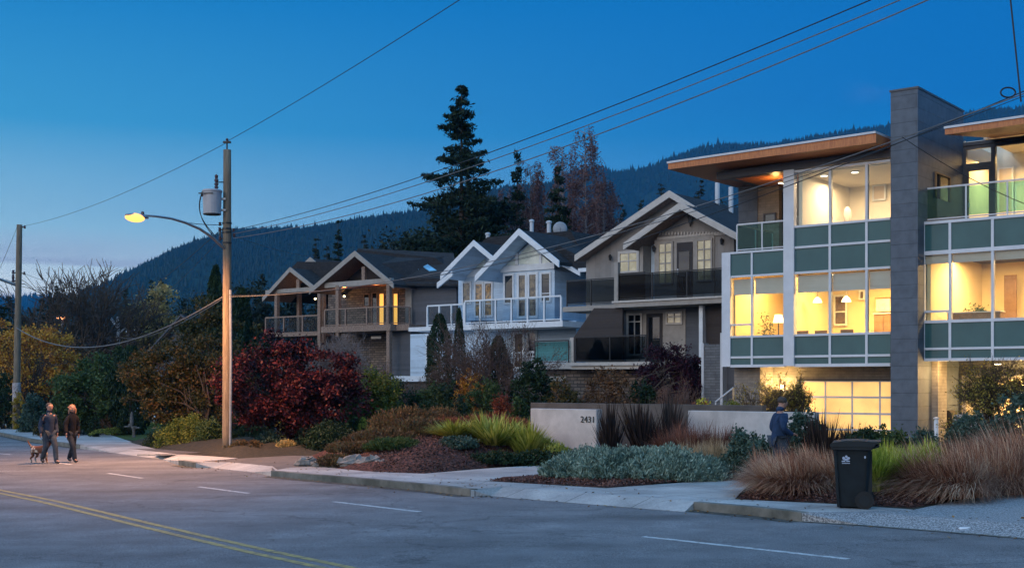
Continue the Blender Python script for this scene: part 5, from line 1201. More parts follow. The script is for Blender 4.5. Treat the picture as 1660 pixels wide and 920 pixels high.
# ---------------------------------------------------------------- timber house with open gabled porches
F1 = Frame(600, 74.0); A = F1.a; Z = F1.z
z1_ = gz(*F1.O)-.3
h1 = thing('timber_house', 'dark grey house with open timber gabled balconies and a lit doorway', 'house', F1.w(0,0,z1_))
zF = Z(600,527); df = 2.4
b = MB(F1); b.box(A(532,df),A(660,df),df,df+.3,z1_,Z(600,455,df)); b.build('wall', M['stone'], h1)
b = MB(F1); b.box(A(660,1.4),A(740,1.4),1.4,10,z1_,Z(700,458,1.4)); b.box(A(532,df),A(640,df),df+.3,10,z1_,Z(600,455,df)); b.build('wall', M['siding grey'], h1)
b = MB(F1); b.box(A(633,.5),A(664,.5),.6,df-.0,z1_,zF-.2); b.build('wall', M['siding grey'], h1)
MB(F1).box(A(657,1.3),A(667,1.3),1.3,1.39,zF,Z(660,463,1.3)).build('corner_board', M['taupe trim'], h1)
# roofs
gable(h1, F1, A(503,-.6), A(576,-.6), A(638,-.6), Z(503,470,-.6), Z(576,408,-.6), Z(638,460,-.6), -.6, 7, 'taupe trim', bw=.27)
b = MB(F1); b.beam(F1.w(A(503,-1.0),-1.0,Z(503,466,-1.0)),F1.w(A(574,-1.0),-1.0,Z(574,403,-1.0)),.12,.22); b.beam(F1.w(A(574,-1.0),-1.0,Z(574,403,-1.0)),F1.w(A(590,-1),-1.0,Z(590,414,-1)),.12,.22); b.build('bargeboard', M['taupe trim'], h1)
gable(h1, F1, A(427,1.2), A(471,1.2), A(511,1.2), Z(427,483,1.2), Z(471,434,1.2), Z(511,466,1.2), 1.2, 8, 'taupe trim', bw=.25)
gable(h1, F1, A(489,4.2), A(503.5,4.2), A(531,4.2), Z(489,432,4.2), Z(503.5,418,4.2), Z(531,441,4.2), 4.2, 9, 'taupe trim', bw=.3)
b = MB(F1); b.prism([(A(437,3),Z(437,470,3)),(A(482,3),Z(482,424,3)),(A(560,3),Z(560,424,3)),(A(580,3),Z(580,404,3)),(A(705,3),Z(705,417,3)),(A(752,3),Z(752,455,3)),(A(640,3),Z(640,462,3))],3,10)
b.prism([(A(637,.8),Z(637,462,.8)),(A(745,.8),Z(745,459,.8)),(A(745,.8),Z(745,452,.8)),(A(618,.8),Z(618,448,.8))],.8,3)
# sloping roof plane from ridge to the front eave
P_ = [F1.w(A(600,0),0,Z(600,425,0)), F1.w(A(640,.6),.6,Z(640,459,.6)), F1.w(A(748,.6),.6,Z(748,459,.6)), F1.w(A(735,4.5),4.5,Z(735,410,4.5)), F1.w(A(580,4.5),4.5,Z(580,402,4.5))]
n_ = len(b.v); b.v += P_+[(p[0],p[1],p[2]-.15) for p in P_]; b.f += [tuple(n_+i for i in (0,1,2,3,4)), tuple(n_+5+i for i in (4,3,2,1,0))]+[(n_+i,n_+5+i,n_+5+(i+1)%5,n_+(i+1)%5) for i in range(5)]
rf = b.build('roof', M['roof'], h1)
M['skyglass'] = mat('skylight glass with painted sky blue', (.22,.50,.72), .06, (.18,.42,.62), 3, 0, 1.0)  # blue of the reflected sky put into the base colour
pv_ = [Vector(p) for p in P_]; nrm_ = (pv_[2]-pv_[1]).cross(pv_[3]-pv_[2]).normalized()
if nrm_.z < 0: nrm_ = -nrm_
def onroof(x, y):
    o = Vector((0,0,HC)); dd = Vector(((x-CX)/FP,1,(HY-y)/FP)); t = (pv_[1]-o).dot(nrm_)/dd.dot(nrm_); return o+dd*t+nrm_*.06
for q in (((646,422),(660,421.5),(679,437.5),(666,438.5)),((673,424),(685,423.5),(708,439),(696,440))):
    c = [onroof(*k) for k in q]; b = MB(); b.add([tuple(k) for k in c]+[tuple(k-nrm_*.05) for k in c],[(0,1,2,3),(7,6,5,4),(0,4,5,1),(1,5,6,2),(2,6,7,3),(3,7,4,0)]); sk = b.build('skylight', M['skyglass'], h1)
    sk['label'] = 'skylight with blue sky reflection painted in'
# timber frame
b = MB(F1); b.box(A(528,-.3),A(636,-.3),-.4,-.15,Z(580,463,-.3),Z(580,454.5,-.3)); b.build('beam', M['taupe trim'], h1); b = MB(F1); b.box(A(431,1.5),A(521,1.5),1.45,1.65,Z(470,474,1.5),Z(470,467.5,1.5)); b.build('beam', M['taupe trim'], h1)
b = MB(F1); b.box(A(587,-.3),A(592,-.3),-.35,-.2,Z(589,454,-.3),Z(589,432,-.3)); b.build('king_post', M['timber'], h1); b = MB(F1); b.box(A(480,1.5),A(485,1.5),1.5,1.62,Z(482,467,1.5),Z(482,452,1.5)); b.build('king_post', M['timber'], h1)
for x, d_, y1, y0 in ((548.5,-.3,463,545),(631,-.3,459,640),(524,.9,468,640),(519,.7,468,640),(449,1.55,474,545),(485,3.5,474,540)):
    MB(F1).box(A(x,d_)-.13,A(x,d_)+.13,d_-.12,d_+.12,Z(x,y0,d_),Z(x,y1,d_)+.02).build('column', M['timber'], h1)
b = MB(F1); b.prism([(A(528,.5),Z(528,458,.5)),(A(576,.5),Z(576,416,.5)),(A(630,.5),Z(630,458,.5))],1.0,1.1); b.build('gable_panel', M['brown'], h1); b = MB(F1); b.prism([(A(436,2.6),Z(436,472,2.6)),(A(471,2.6),Z(471,438,2.6)),(A(505,2.6),Z(505,472,2.6))],3.0,3.1); b.build('gable_panel', M['brown'], h1)
MB(F1).box(A(528,.2),A(634,.2),.2,df-.02,Z(560,462,.2),Z(560,458,.2)).build('soffit', M['wood'], h1)
# deck
b = MB(F1); b.box(A(520,-.5),A(633,-.5),-.5,df-.01,zF-.38,zF-.0); b.box(A(633,-.5),A(667,.2),.0,1.39,zF-.38,zF-.02); b.build('balcony_slab', M['timber'], h1)
b = MB(F1); b.box(A(427,1.0),A(520,1.0),1.0,4,Z(470,545,1.0),Z(470,540,1.0)); b.build('balcony_slab', M['timber'], h1)
railing(h1, F1, [(A(527,-.4),-.4),(A(631,-.4),-.4),(A(664,.9),.9)], zF, Z(580,499,-.4), 'timber', 'railglass', 2.0, .08, .1)
railing(h1, F1, [(A(431,1.1),1.1),(A(522,1.1),1.1)], Z(470,541,1.1), Z(470,513,1.1), 'timber', 'railglass', 1.6, .09, .1)
# lit openings
for x0, x1 in ((616,623),(639,645.5)):
    w = window(h1, F1, A(x0,df)-.05,A(x1,df)+.05,zF+.0,Z(x0,475,df),df-.003,1,(),'timber',M['lit'],.05, name='lit_door'); w['label'] = 'narrow door pane glowing amber'
window(h1, F1, A(590,df),A(600,df),Z(595,497,df),Z(595,476,df),df-.003,1,(),'timber','pane',.06)
window(h1, F1, A(603,df),A(613,df),zF,Z(595,474,df),df-.003,1,(),'timber','pane',.08,name='glass_door')
for x, e in ((560,16),(612,14)): lamp('porch_light', 'POINT', F1.w(A(x,1.4),1.3,Z(x,466,1.4)), e, (1,.55,.2), .08)
lamp('porch_light', 'POINT', F1.w(A(500,2.4),2.4,Z(500,478,2.4)), 10, (1,.55,.2), .08)
def smallglow(Fr, x, y, d, label):
    q = Fr.w(Fr.a(x,d),d,Fr.z(x,y,d)); o = MB().ball(q,.07,.07,.06,8).build('porch_lamp', M['glow'], None); tag(o, label, 'lamp')
smallglow(F1, 511, 484, 2.0, 'tiny glowing lamp under the left timber gable'); smallglow(F1, 558, 480, 1.8, 'tiny glowing lamp under the right timber gable')
MB(F1).box(A(606,.8),A(622,.8),.55,.6,Z(610,549,.8),Z(610,545,.8)).build('trim_board', M['pale trim'], h1)
b = MB(F1); b.beam(F1.w(A(650,-.6),-.6,Z(650,611,-.6)),F1.w(A(681,-.6),-.6,Z(681,597,-.6)),.3,.2); b.build('stair_stringer', M['taupe trim'], h1)

# ---------------------------------------------------------------- distant houses at the left
F0 = Frame(262, 92.0, (0.94,-0.34), (.34,.94)); A = F0.a; Z = F0.z
t = thing('dark_roofed_house', 'dark steep roofed house with pale roof edge behind the olive tree', 'house', F0.w(0,0,gz(*F0.O)-.3))
b = MB(F0); b.prism([(A(240),Z(240,572)),(A(292),Z(292,516)),(A(345),Z(345,560)),(A(345),Z(345,640)),(A(240),Z(240,640))],.6,8); b.build('wall', M['siding grey'], t)
gable(t, F0, A(236), A(294), A(352), Z(236,575), Z(294,510), Z(352,562), 0, 9, 'siding grey', bw=.12)
F0b = Frame(215, 118.0, (0.97,-.24), (.24,.97)); A = F0b.a; Z = F0b.z
t = thing('hipped_house', 'grey hipped roof house with blue painted sky reflections in its windows far behind the left trees', 'house', F0b.w(0,0,gz(*F0b.O)-.3))
MB(F0b).box(A(176),A(268),0,8,z1_-1,Z(215,548)).build('wall', M['siding blue'], t)
b = MB(F0b); c = [F0b.w(A(168),-.6,Z(168,550)),F0b.w(A(276),-.6,Z(276,550)),F0b.w(A(276),8.6,Z(276,550)),F0b.w(A(168),8.6,Z(168,550)),F0b.w(A(200),4,Z(200,515,4)),F0b.w(A(248),4,Z(248,515,4))]
b.v += c; b.f += [(0,1,5,4),(1,2,5),(2,3,4,5),(3,0,4),(3,2,1,0)]; rf = b.build('roof', M['roof'], t)
b = MB(F0b); b.box(A(203),A(230),-.9,3,Z(215,520,-.9),Z(215,512,-.9)); b.box(A(206),A(226),-.2,2,Z(215,549),Z(215,520)); b.build('dormer', M['siding blue'], t)
window(t, F0b, A(209),A(218),Z(215,545),Z(215,526),-.21,1,(),'white','skyglass',.08); window(t, F0b, A(250),A(264),Z(255,541),Z(255,528,),-.003,1,(),'white','skyglass',.08)
b = MB(F0b)
F0c = Frame(10, 120.0, (0.97,-.24), (.24,.97)); A = F0c.a; Z = F0c.z
t = thing('cream_house', 'small cream house corner showing between trees at the far left', 'house', F0c.w(0,0,gz(*F0c.O)-.3))
MB(F0c).box(A(5),A(28),0,6,z1_-1,Z(10,533)).build('wall', M['pale trim'], t); b = MB(F0c); b.prism([(A(1),Z(1,535)),(A(16),Z(16,524)),(A(32),Z(32,535))],-.4,6.4); b.build('roof', M['roof'], t)
window(t, F0c, A(12),A(17),Z(12,552),Z(12,540),-.003,1,(),'white','pane',.1)

# ---------------------------------------------------------------- garden walls
def cwall(px0, Y0, px1, ytop, m, thick, label, ybase=None, name='garden_wall'):
    Fg = Frame(px0, Y0); a1 = Fg.a(px1); z1 = Fg.z(px0, ytop); mb = MB(Fg)
    za, zb2 = gz(*Fg.O)-.3, z1; mb.box(0,a1,0,thick,za,z1); o = mb.build(name, M[m]); tag(o, label, 'wall'); 
    md = o.modifiers.new('edge','BEVEL'); md.width = .012; md.segments = 2
    return Fg, a1, z1
FG, aw, zw = cwall(860, 34.5, 967, 661.5, 'wall concrete', .28, 'pale concrete wall carrying the black house number')
txt = bpy.data.curves.new('number', 'FONT'); txt.body = '2431'; txt.size = .30; txt.extrude = .012; txt.space_character = 1.02
to = bpy.data.objects.new('tmp', txt); COL.objects.link(to); bpy.context.view_layer.update()
me = bpy.data.meshes.new_from_object(to.evaluated_get(bpy.context.evaluated_depsgraph_get())); bpy.data.objects.remove(to)
me.name = 'house_number'; no_ = bpy.data.objects.new('house_number', me); me.materials.clear(); me.materials.append(M['black metal'])
a_n = FG.a(941.5); wn_ = max(v.co.x for v in me.vertices); sc_ = (FG.a(963)-a_n)/wn_
z_n = FG.z(950,684.0)
q = FG.w(a_n,-.016,z_n); no_.matrix_world = Matrix.Translation(q) @ Matrix.Rotation(math.atan2(UA[1],UA[0]),4,'Z') @ Matrix.Rotation(math.radians(90),4,'X') @ Matrix.Scale(sc_,4)
no_.location = q; link(no_); tag(no_, 'black metal house number 2431 on the pale concrete wall', 'house number')
cwall(1115, 33.0, 1320, 665, 'wall concrete', .30, 'long blue grey concrete wall in front of the garage')
cwall(860, 37.6, 1236, 652, 'dark concrete', .25, 'long low brownish concrete wall behind the numbered wall')
cwall(1546, 33.5, 1640, 671.5, 'wall concrete', .28, 'short concrete wall right of the tower before the front door')
# ================================================================ trees, shrubs, grasses
G_SHR, G_CED = 'shrubs in the front gardens', 'narrow columnar cedars'
def sh(name, label, px, Y, py_top, wpx, lm, n, size, seed, zb=None, depth=None, cat='shrub', **kw):
    x = at(px, Y); zb = gz(x,Y) if zb is None else zb; rx = wpx/2/FP*Y
    return shrub(name, label, x, Y, zb, rx, depth or rx*.9, zt(py_top,Y)-zb, LM[lm], n, size, seed, cat=cat, **kw)
# --- red maple, olive tree and the green mass behind the pole
Y = 41.2; x = at(470,Y); zb = gz(x,Y)
crown_tree('maple_tree', 'broad dark red maple right of the street light pole', 'tree', x, Y, zb, zt(538,Y)-zb, 2.3, 2.0, LM['maple'], n=26000, size=.105, K=150, tr=.10, trunk_h=1.0, sig=.20, shell=.3, stems=3, seed=5, asp=.75, amp=.22,
  lobes=[(-1.25,-.5,2.25,1.15,1.0),(-.35,-.2,2.9,1.25,1.0),(.9,.1,2.6,1.35,1.05),(1.65,.2,1.8,1.0,.95),(.2,-.3,1.5,1.9,1.15),(-.7,-.5,1.7,1.3,.9),(.9,.3,.9,1.2,.8),(1.9,.2,2.25,.5,.4)])
Y = 46; x = at(288,Y); zb = gz(x,Y)
crown_tree('olive_tree', 'wide olive and rust coloured tree left of the street light pole', 'tree', x, Y, zb, zt(540,Y)-zb, 2.3, 2.1, LM['olive'], n=24000, size=.12, K=140, tr=.12, trunk_h=1.2, sig=.22, shell=.35, stems=3, seed=8, asp=.55,
  lobes=[(-1.0,0,2.6,1.2,1.0),(.1,-.2,3.1,1.2,.9),(1.1,0,2.9,1.2,1.2),(-.8,-.2,1.7,1.1,.9),(.5,-.4,1.6,1.5,1.1),(1.3,0,1.5,1.1,1.1),(-1.5,0,3.0,.5,.5)])
Y = 52; x = at(345,Y); zb = gz(x,Y)
crown_tree('rust_tree', 'rusty green tree standing behind the upper part of the olive tree', 'tree', x, Y, zb, zt(478,Y)-zb, 1.6, 2.6, LM['olive'], n=11000, size=.14, K=70, tr=.12, trunk_h=2, sig=.25, seed=9, stems=2)
Y = 56
for px, yt, w, s_, lb in ((392,468,62,1,'dark green cypress just right of the street light pole'),(350,432,52,2,'tall dark green conifer rising behind the rusty tree'),(432,545,40,3,'low dark conifer left of the timber house')):
    x = at(px,Y+s_*2); zb = gz(x,Y+s_*2); column('conifer', lb, x, Y+s_*2, zb, zt(yt,Y+s_*2)-zb, w/2/FP*(Y+s_*2), LM['dark green'], 12000, .16, s_, amp=.2, tip=.8, asp=.55)
# --- left hand gardens
Y = 58; x = at(150,Y); zb = gz(x,Y)
crown_tree('laurel_tree', 'dense dark green tree behind the two walkers', 'tree', x, Y, zb, zt(552,Y)-zb, 1.7, 2.0, LM['green'], n=15000, size=.16, K=90, trunk_h=1, sig=.25, shell=.35, seed=12, stems=2, lobes=[(-.6,0,2.6,1.0,.9),(.5,0,2.9,1.0,.9),(0,-.2,1.6,1.5,1.0),(.9,0,1.6,1.0,1.0),(-.9,-.3,1.0,1.0,.8)])
x = at(212,57); zb = gz(x,57); column('cedar_hedge', 'near black clipped cedar between the green tree and the olive tree', x, 57, zb, zt(562,57)-zb, .95, LM['dark green'], 9000, .13, 4, tip=.35)
x = at(192,60); zb = gz(x,60); column('cedar_hedge', 'slimmer dark cedar touching the dense green tree', x, 60, zb, zt(562,60)-zb, .7, LM['dark green'], 5000, .13, 5, tip=.5)
Y = 72; x = at(62,Y); zb = gz(x,Y)
crown_tree('orange_tree', 'spreading orange leaved tree right of the far left pole', 'tree', x, Y, zb, zt(528,Y)-zb, 2.5, 2.3, LM['orange'], n=9000, size=.17, K=80, tr=.11, trunk_h=1.6, sig=.28, seed=14, stems=2, amp=.5)
Y = 76; x = at(0,Y); zb = gz(x,Y)
crown_tree('orange_tree', 'orange leaved tree cut by the left edge behind the pole', 'tree', x, Y, zb, zt(525,Y)-zb, 2.0, 2.0, LM['orange'], n=6000, size=.18, K=50, trunk_h=1.6, sig=.28, seed=15, stems=2, amp=.5)
Y = 84; x = at(108,Y); zb = gz(x,Y)
crown_tree('orange_tree', 'brownish orange tree behind the green tree', 'tree', x, Y, zb, zt(545,Y)-zb, 2.4, 2.0, LM['brown'], n=6000, size=.2, K=50, trunk_h=1.6, sig=.3, seed=16, stems=2)
sh('hedge', 'near black rounded hedge at the left edge', 4, 68, 612, 44, 'dark green', 5000, .12, 17)
sh('shrub', 'yellow leaved low shrub right of the far left pole', 33, 67, 640, 22, 'yellow', 1200, .11, 18); sh('shrub', 'small orange shrub left of the far left pole', 13, 69, 664, 20, 'orange', 900, .1, 19)
sh('shrub', 'blue green shrub behind the left walker', 55, 62, 640, 46, 'blue green', 4000, .12, 20); sh('shrub', 'mid green shrub behind the right walker', 108, 60, 655, 48, 'green', 4000, .11, 21)
sh('shrub', 'pale green low shrub between the walkers and the road', 85, 56, 676, 60, 'olive', 3500, .09, 22)
sh('shrub', 'small rounded dark topiary ball on the lawn', 152, 54.5, 672, 17, 'dark green', 1800, .07, 23)
sh('shrub', 'reddish low shrub beyond the topiary ball', 178, 57, 672, 26, 'brown', 1500, .08, 24)
sh('shrub', 'mid green shrub left of the topiary ball', 128, 57, 664, 34, 'green', 2500, .1, 25)
for k, (x0,y0,x1,y1,h,lb,lm) in enumerate(((150,697,236,684,.30,'far clipped low hedge strip on the lawn','green'),(158,709,262,692,.34,'near clipped yellow green hedge strip by the pavement','bright green'),(160,703,225,690,.26,'middle clipped hedge strip on the lawn','dark green'))):
    a, b_ = Vector(gp(x0,y0)), Vector(gp(x1,y1)); rng = np.random.default_rng(30+k); n = 5200; t_ = rng.random(n); nn = Vector((-(b_-a).y,(b_-a).x)).normalized()
    u = rng.uniform(-1,1,size=n); hgt = h*np.sqrt(np.clip(1-u*u*.8,0,1))*rng.uniform(.6,1.04,size=n)
    px_ = a.x+(b_.x-a.x)*t_+nn.x*u*.42; py_ = a.y+(b_.y-a.y)*t_+nn.y*u*.42
    t = thing('low_hedge', lb, 'hedge', (a.x,a.y,gz(a.x,a.y)), group='clipped low hedges on the left lawn')
    npmesh('foliage', leaf_verts(np.stack([px_,py_,GA+GB*px_+GC*py_+hgt],axis=1),.085,.6,rng),4,LM[lm],t,(a.x,a.y,gz(a.x,a.y)))
sh('shrub', 'light olive mounded shrub above the pavement left of the pole', 305, 43.5, 676, 80, 'bright green', 9000, .075, 33, depth=1.2)
sh('shrub', 'dark green shrub touching the left of the street light pole', 345, 42.5, 682, 60, 'green', 6000, .075, 34); sh('shrub', 'dark low shrub on the slope below the light olive mound', 262, 44.5, 700, 60, 'dark green', 4000, .06, 35)
sh('shrub', 'deep green shrub at the foot of the olive tree', 290, 49, 672, 50, 'dark green', 4000, .09, 36)
sh('shrub', 'brown heather clump right of the pole foot', 398, 38.8, 716, 62, 'heather', 6000, .06, 37, upright=.5); sh('shrub', 'small tan grass tuft beside the drive', 467, 39, 712, 34, 'tan leaves', 3000, .07, 38, upright=.7)
sh('shrub', 'dark green shrub under the left of the maple', 400, 42.8, 690, 70, 'dark green', 5000, .075, 39); sh('shrub', 'blue green shrub under the middle of the maple', 438, 40.2, 702, 44, 'blue green', 3500, .065, 40)
sh('shrub', 'dark rounded shrub beside the drive right of the maple', 535, 39.0, 688, 88, 'dark green', 9000, .075, 41); sh('shrub', 'blue green low shrub between maple and heather', 508, 41, 682, 60, 'blue green', 4500, .075, 42)
sh('shrub', 'small yellow flowering shrub below the maple', 452, 43.2, 664, 34, 'yellow', 700, .08, 43); sh('shrub', 'round yellow green shrublet at the end of the heather', 589, 42, 672, 16, 'chartreuse', 900, .06, 44)
# --- middle gardens in front of the houses
sh('shrub', 'broad bright green shrub right of the maple', 605, 45, 610, 92, 'bright green', 14000, .10, 45); sh('shrub', 'mid green shrub below the bright green one', 570, 44, 640, 60, 'green', 7000, .09, 46)
sh('shrub', 'rhododendron with pale buds below the blue house', 692, 47, 622, 76, 'green', 9000, .12, 47, asp=.35); sh('shrub', 'orange leaved shrub below the blue house', 762, 48, 612, 66, 'orange', 5500, .10, 48)
sh('shrub', 'dark green shrub behind the heather mound', 645, 46, 640, 90, 'dark green', 8000, .09, 49); sh('shrub', 'dark shrub between orange shrub and red dwarf tree', 725, 43.5, 640, 80, 'dark green', 7000, .09, 50)
sh('shrub', 'dark green shrub under the brown twiggy tree', 790, 46, 630, 80, 'green', 8000, .1, 51); sh('shrub', 'tall dark green shrub below the blue glass balcony', 868, 44, 598, 74, 'dark green', 11000, .10, 52)
sh('shrub', 'mid green shrub at the left end of the low wall', 838, 41, 628, 46, 'green', 5000, .09, 53); sh('shrub', 'round rust red dwarf shrub behind the heather', 814, 38.6, 641, 40, 'rust', 6000, .06, 54)
sh('shrub', 'low olive shrub in front of the stone base', 918, 41, 622, 54, 'olive', 5000, .09, 55); sh('shrub', 'brownish red spreading shrub behind the low wall', 985, 42, 614, 100, 'brown', 9000, .09, 56)
sh('shrub', 'dark green shrub left of the purple tree', 1046, 42.5, 612, 74, 'dark green', 8000, .1, 57); sh('shrub', 'bright yellow green shrub beside the handrail', 1139, 38.6, 627, 36, 'chartreuse', 3500, .085, 58, upright=.5)
sh('shrub', 'olive shrub on top of the garage side wall', 1190, 36.5, 647, 60, 'bright green', 4000, .07, 59); sh('shrub', 'rusty low shrub left of the olive wall top shrub', 1143, 36.9, 654, 50, 'rust', 3000, .06, 60)
Y = 45; x = at(1092,Y); zb = gz(x,Y)
crown_tree('plum_tree', 'dark purple leaved tree before the right of the taupe house', 'tree', x, Y, zb, zt(520,Y)-zb, 1.15, 1.45, LM['barberry'], n=15000, size=.095, K=90, trunk_h=1.0, sig=.18, shell=.3, seed=61, stems=2, lobes=[(-.3,0,3.0,.8,.7),(.45,0,2.9,.75,.7),(0,-.2,2.2,1.15,.8),(-.5,0,1.6,.8,.8),(.5,0,1.5,.8,.8)])
# columnar cedars
Y = 52; x = at(712,Y); zb = gz(x,Y); column('columnar_cedar', 'thick dark columnar cedar below the white left railing', x, Y, zb, zt(510,Y)-zb, .50, LM['dark green'], 11000, .09, 62, group=G_CED, tip=.25)
Y = 53; x = at(744,Y); zb = gz(x,Y); column('columnar_cedar', 'thin brownish columnar cedar right of the thick cedar', x, Y, zb, zt(500,Y)-zb, .32, LM['dark green'], 7000, .08, 63, group=G_CED, tip=.5)
Y = 50; x = at(808,Y); zb = gz(x,Y); column('columnar_cedar', 'broad dark cedar inside the brown twiggy tree', x, Y, zb, zt(545,Y)-zb, .72, LM['dark green'], 10000, .09, 64, group=G_CED, tip=.6)
bare_tree('twiggy_tree', 'brown twiggy tree before the blue house doors', at(802,49), 49, gz(at(802,49),49), zt(492,49)-gz(0,49), .38, 'twig', 65, 5, .05, 5, 5200, LM['brown'], .055, kids=(3,5), twig=.005)
bare_tree('twiggy_tree', 'slender twiggy tree between the two left cedars', at(752,50), 50, gz(at(752,50),50), zt(515,50)-gz(0,50), .34, 'twig', 66, 5, .04, 3, 4200, LM['brown'], .055, kids=(3,4), twig=.005)
bare_tree('bare_tree', 'pale branched bare tree before the timber house', at(555,52), 52, gz(at(555,52),52), zt(505,52)-gz(0,52), .55, 'birch bark', 67, 5, .055, 5, 3800, LM['brown'], .06, kids=(3,5), twig=.007)
bare_tree('bare_tree', 'second bare tree right of the maple below the porch', at(610,50), 50, gz(at(610,50),50), zt(535,50)-gz(0,50), .55, 'twig', 68, 5, .05, 5, 5200, LM['brown'], .06, kids=(3,5), twig=.006)
bare_tree('twiggy_shrub', 'thin leafless shrub in front of the purple tree', at(1098,40.5), 40.5, gz(at(1098,40.5),40.5), zt(596,40.5)-gz(0,40), .35, 'twig', 69, 4, .02, 7, 900, LM['brown'], .05, cat='shrub', kids=(3,5), twig=.004)
bare_tree('small_tree', 'small lit tree in front of the garage wall lamp', at(1262,38.2), 38.2, gz(at(1262,38.2),38.2), (zt(586,38.2)-gz(0,38)), .46, 'bark', 70, 5, .035, 4, 4200, LM['garage tree'], .055, kids=(3,5), twig=.005)
bare_tree('small_tree', 'slim dark tree against the left edge of the garage door', at(1293,37.8), 37.8, gz(at(1293,37.8),37.8), (zt(600,37.8)-gz(0,38)), .14, 'bark', 71, 4, .05, 5, 3200, LM['garage tree'], .055, kids=(3,5), twig=.006)
bare_tree('small_tree', 'multi stemmed yellowing tree before the front door', at(1625,32.5), 32.5, gz(at(1625,32.5),32.5)+.1, (zt(562,32.5)-gz(0,33)), .42, 'bark', 72, 5, .04, 6, 6500, LM['garage tree'], .06, kids=(3,5), twig=.005)
# --- heather mound and sword leaved plants on bed one
hs = [(548,31.2,737,70,'heather','low tan heather at the left tip of the bed'),(590,32.2,716,90,'heather','tan heather mound second from the left tip'),(560,33.5,722,60,'heather','pale heather behind the left tip'),
 (630,33.4,690,110,'heather','olive heather mound on the left slope'),(600,35.5,695,80,'heather','brown heather on the crest left'),(680,34.2,672,110,'heather','large brown heather mound in the middle of the slope'),
 (655,37.5,655,110,'heather','heather mound at the top of the bed'),(715,37.8,650,90,'heather','dark heather at the top right of the crest'),(640,31.6,722,90,'green','green ground cover at the foot of the slope')]
for k, (px,Y,yt,w,lm,lb) in enumerate(hs):
    x = at(px,Y); z = B1(x,Y); hh = max(.25, zt(yt,Y)-z); shrub('heather', lb, x, Y, z-.05, w/2/FP*Y, w/2/FP*Y*1.0, hh, LM[lm], 12000, .085, 80+k, cat='heather', upright=.55, asp=.28, amp=.15, group='heather mounds on the sloping bed')
for k, (px,Y,yt,w,lb) in enumerate(((728,34.6,672,70,'reddish heather left of the sword leaved plants'),(775,35.2,668,80,'reddish heather in the middle behind the sword leaved plants'),(830,35.4,672,70,'reddish heather beside the numbered wall'),(792,37.4,664,110,'reddish heather at the back of the bed'))):
    x = at(px,Y); z = B1(x,Y); shrub('red_heather', lb, x, Y, z-.05, w/2/FP*Y, .8, max(.35,zt(yt,Y)-z), LM['heather red'], 11000, .11, 100+k, cat='heather', upright=.7, asp=.16, amp=.2, group='reddish heathers on the sloping bed')
for k, (px,Y,yt,w,lb) in enumerate(((742,33.0,684,76,'leftmost spiky yellow green plant on the bed'),(800,32.6,680,84,'largest spiky yellow green plant in the middle of the bed'),(850,32.2,690,64,'spiky yellow green plant beside the numbered wall'),(776,34.0,684,60,'spiky yellow green plant at the back of the row'),(828,33.6,686,56,'small spiky yellow green plant behind the largest one'))):
    x = at(px,Y); z = B1(x,Y); grass('spiky_plant', lb, x, Y, z, w/2/FP*Y*1.45, (zt(yt,Y)-z)*1.2, LM['spiky'], 620, .024, 110+k, arch=.7, cat='spiky plant', base=.28, stiff=.35, group='spiky yellow green plants')
for k, (px,Y,yt,w,lb) in enumerate(((880,32.3,706,70,'bushy yellow green plant in front of the numbered wall'),(905,31.8,712,46,'yellow green plant at the right end of the bed'))):
    x = at(px,Y); z = B1(x,Y); shrub('yellow_shrub', lb, x, Y, z-.05, w/2/FP*Y, .55, max(.3,zt(yt,Y)-z), LM['spiky'], 6000, .10, 120+k, upright=.5, asp=.2)
for k, (px,Y,yt,w,lm,lb) in enumerate(((800,31.0,733,90,'dark green','dark green low shrub below the spiky plants'),(868,31.2,730,90,'dark green','near black ground cover before the numbered wall'),(745,31.6,728,60,'blue green','grey green rosette plant on the mulch'),(905,30.9,733,50,'dark green','dark ground cover at the path edge'))):
    x = at(px,Y); z = B1(x,Y); shrub('ground_cover', lb, x, Y, z-.04, w/2/FP*Y, .55, max(.22,zt(yt,Y)-z), LM[lm], 4000, .07, 130+k)
rb = [(500,760,.28),(520,762,.22),(556,762,.30),(575,763,.38),(600,764,.34),(625,765,.30),(537,755,.2),(655,766,.2)]
for k, (px,py,r) in enumerate(rb):
    x, y = gp(px,py-6,0); rng = np.random.default_rng(k); t = MB(); t.ball((x,y,gz(x,y)+r*.25),r*1.3,r*.9,r*.55,9); t.v = [tuple(np.array(v)+rng.normal(size=3)*r*.09) for v in t.v]
    o = t.build('rock', M['rock'], None); tag(o, ['flat','round','pale','long','mossy','low','small','tiny'][k]+' edging rock on the kerb side of the heather bed, number %d from the left'%(k+1) if False else ['smallest outermost','second outermost','pale','widest','mossy','low right','rear','rightmost'][k]+' edging rock along the foot of the heather slope', 'rock', 'edging rocks of the heather bed')
for px, py, r, lb in ((441,729,.16,'pale stone beside the tan tuft under the maple'),(470,700,.3,'grey rock half hidden under the maple'),(424,712,.22,'low rock under the left of the maple')):
    x, y = gp(px,py,0); t = MB(); t.ball((x,y,gz(x,y)+r*.4),r*1.2,r,r*.7,8); rng = np.random.default_rng(int(px)); t.v = [tuple(np.array(v)+rng.normal(size=3)*r*.08) for v in t.v]; tag(t.build('rock', M['garden stone'], None), lb, 'rock')
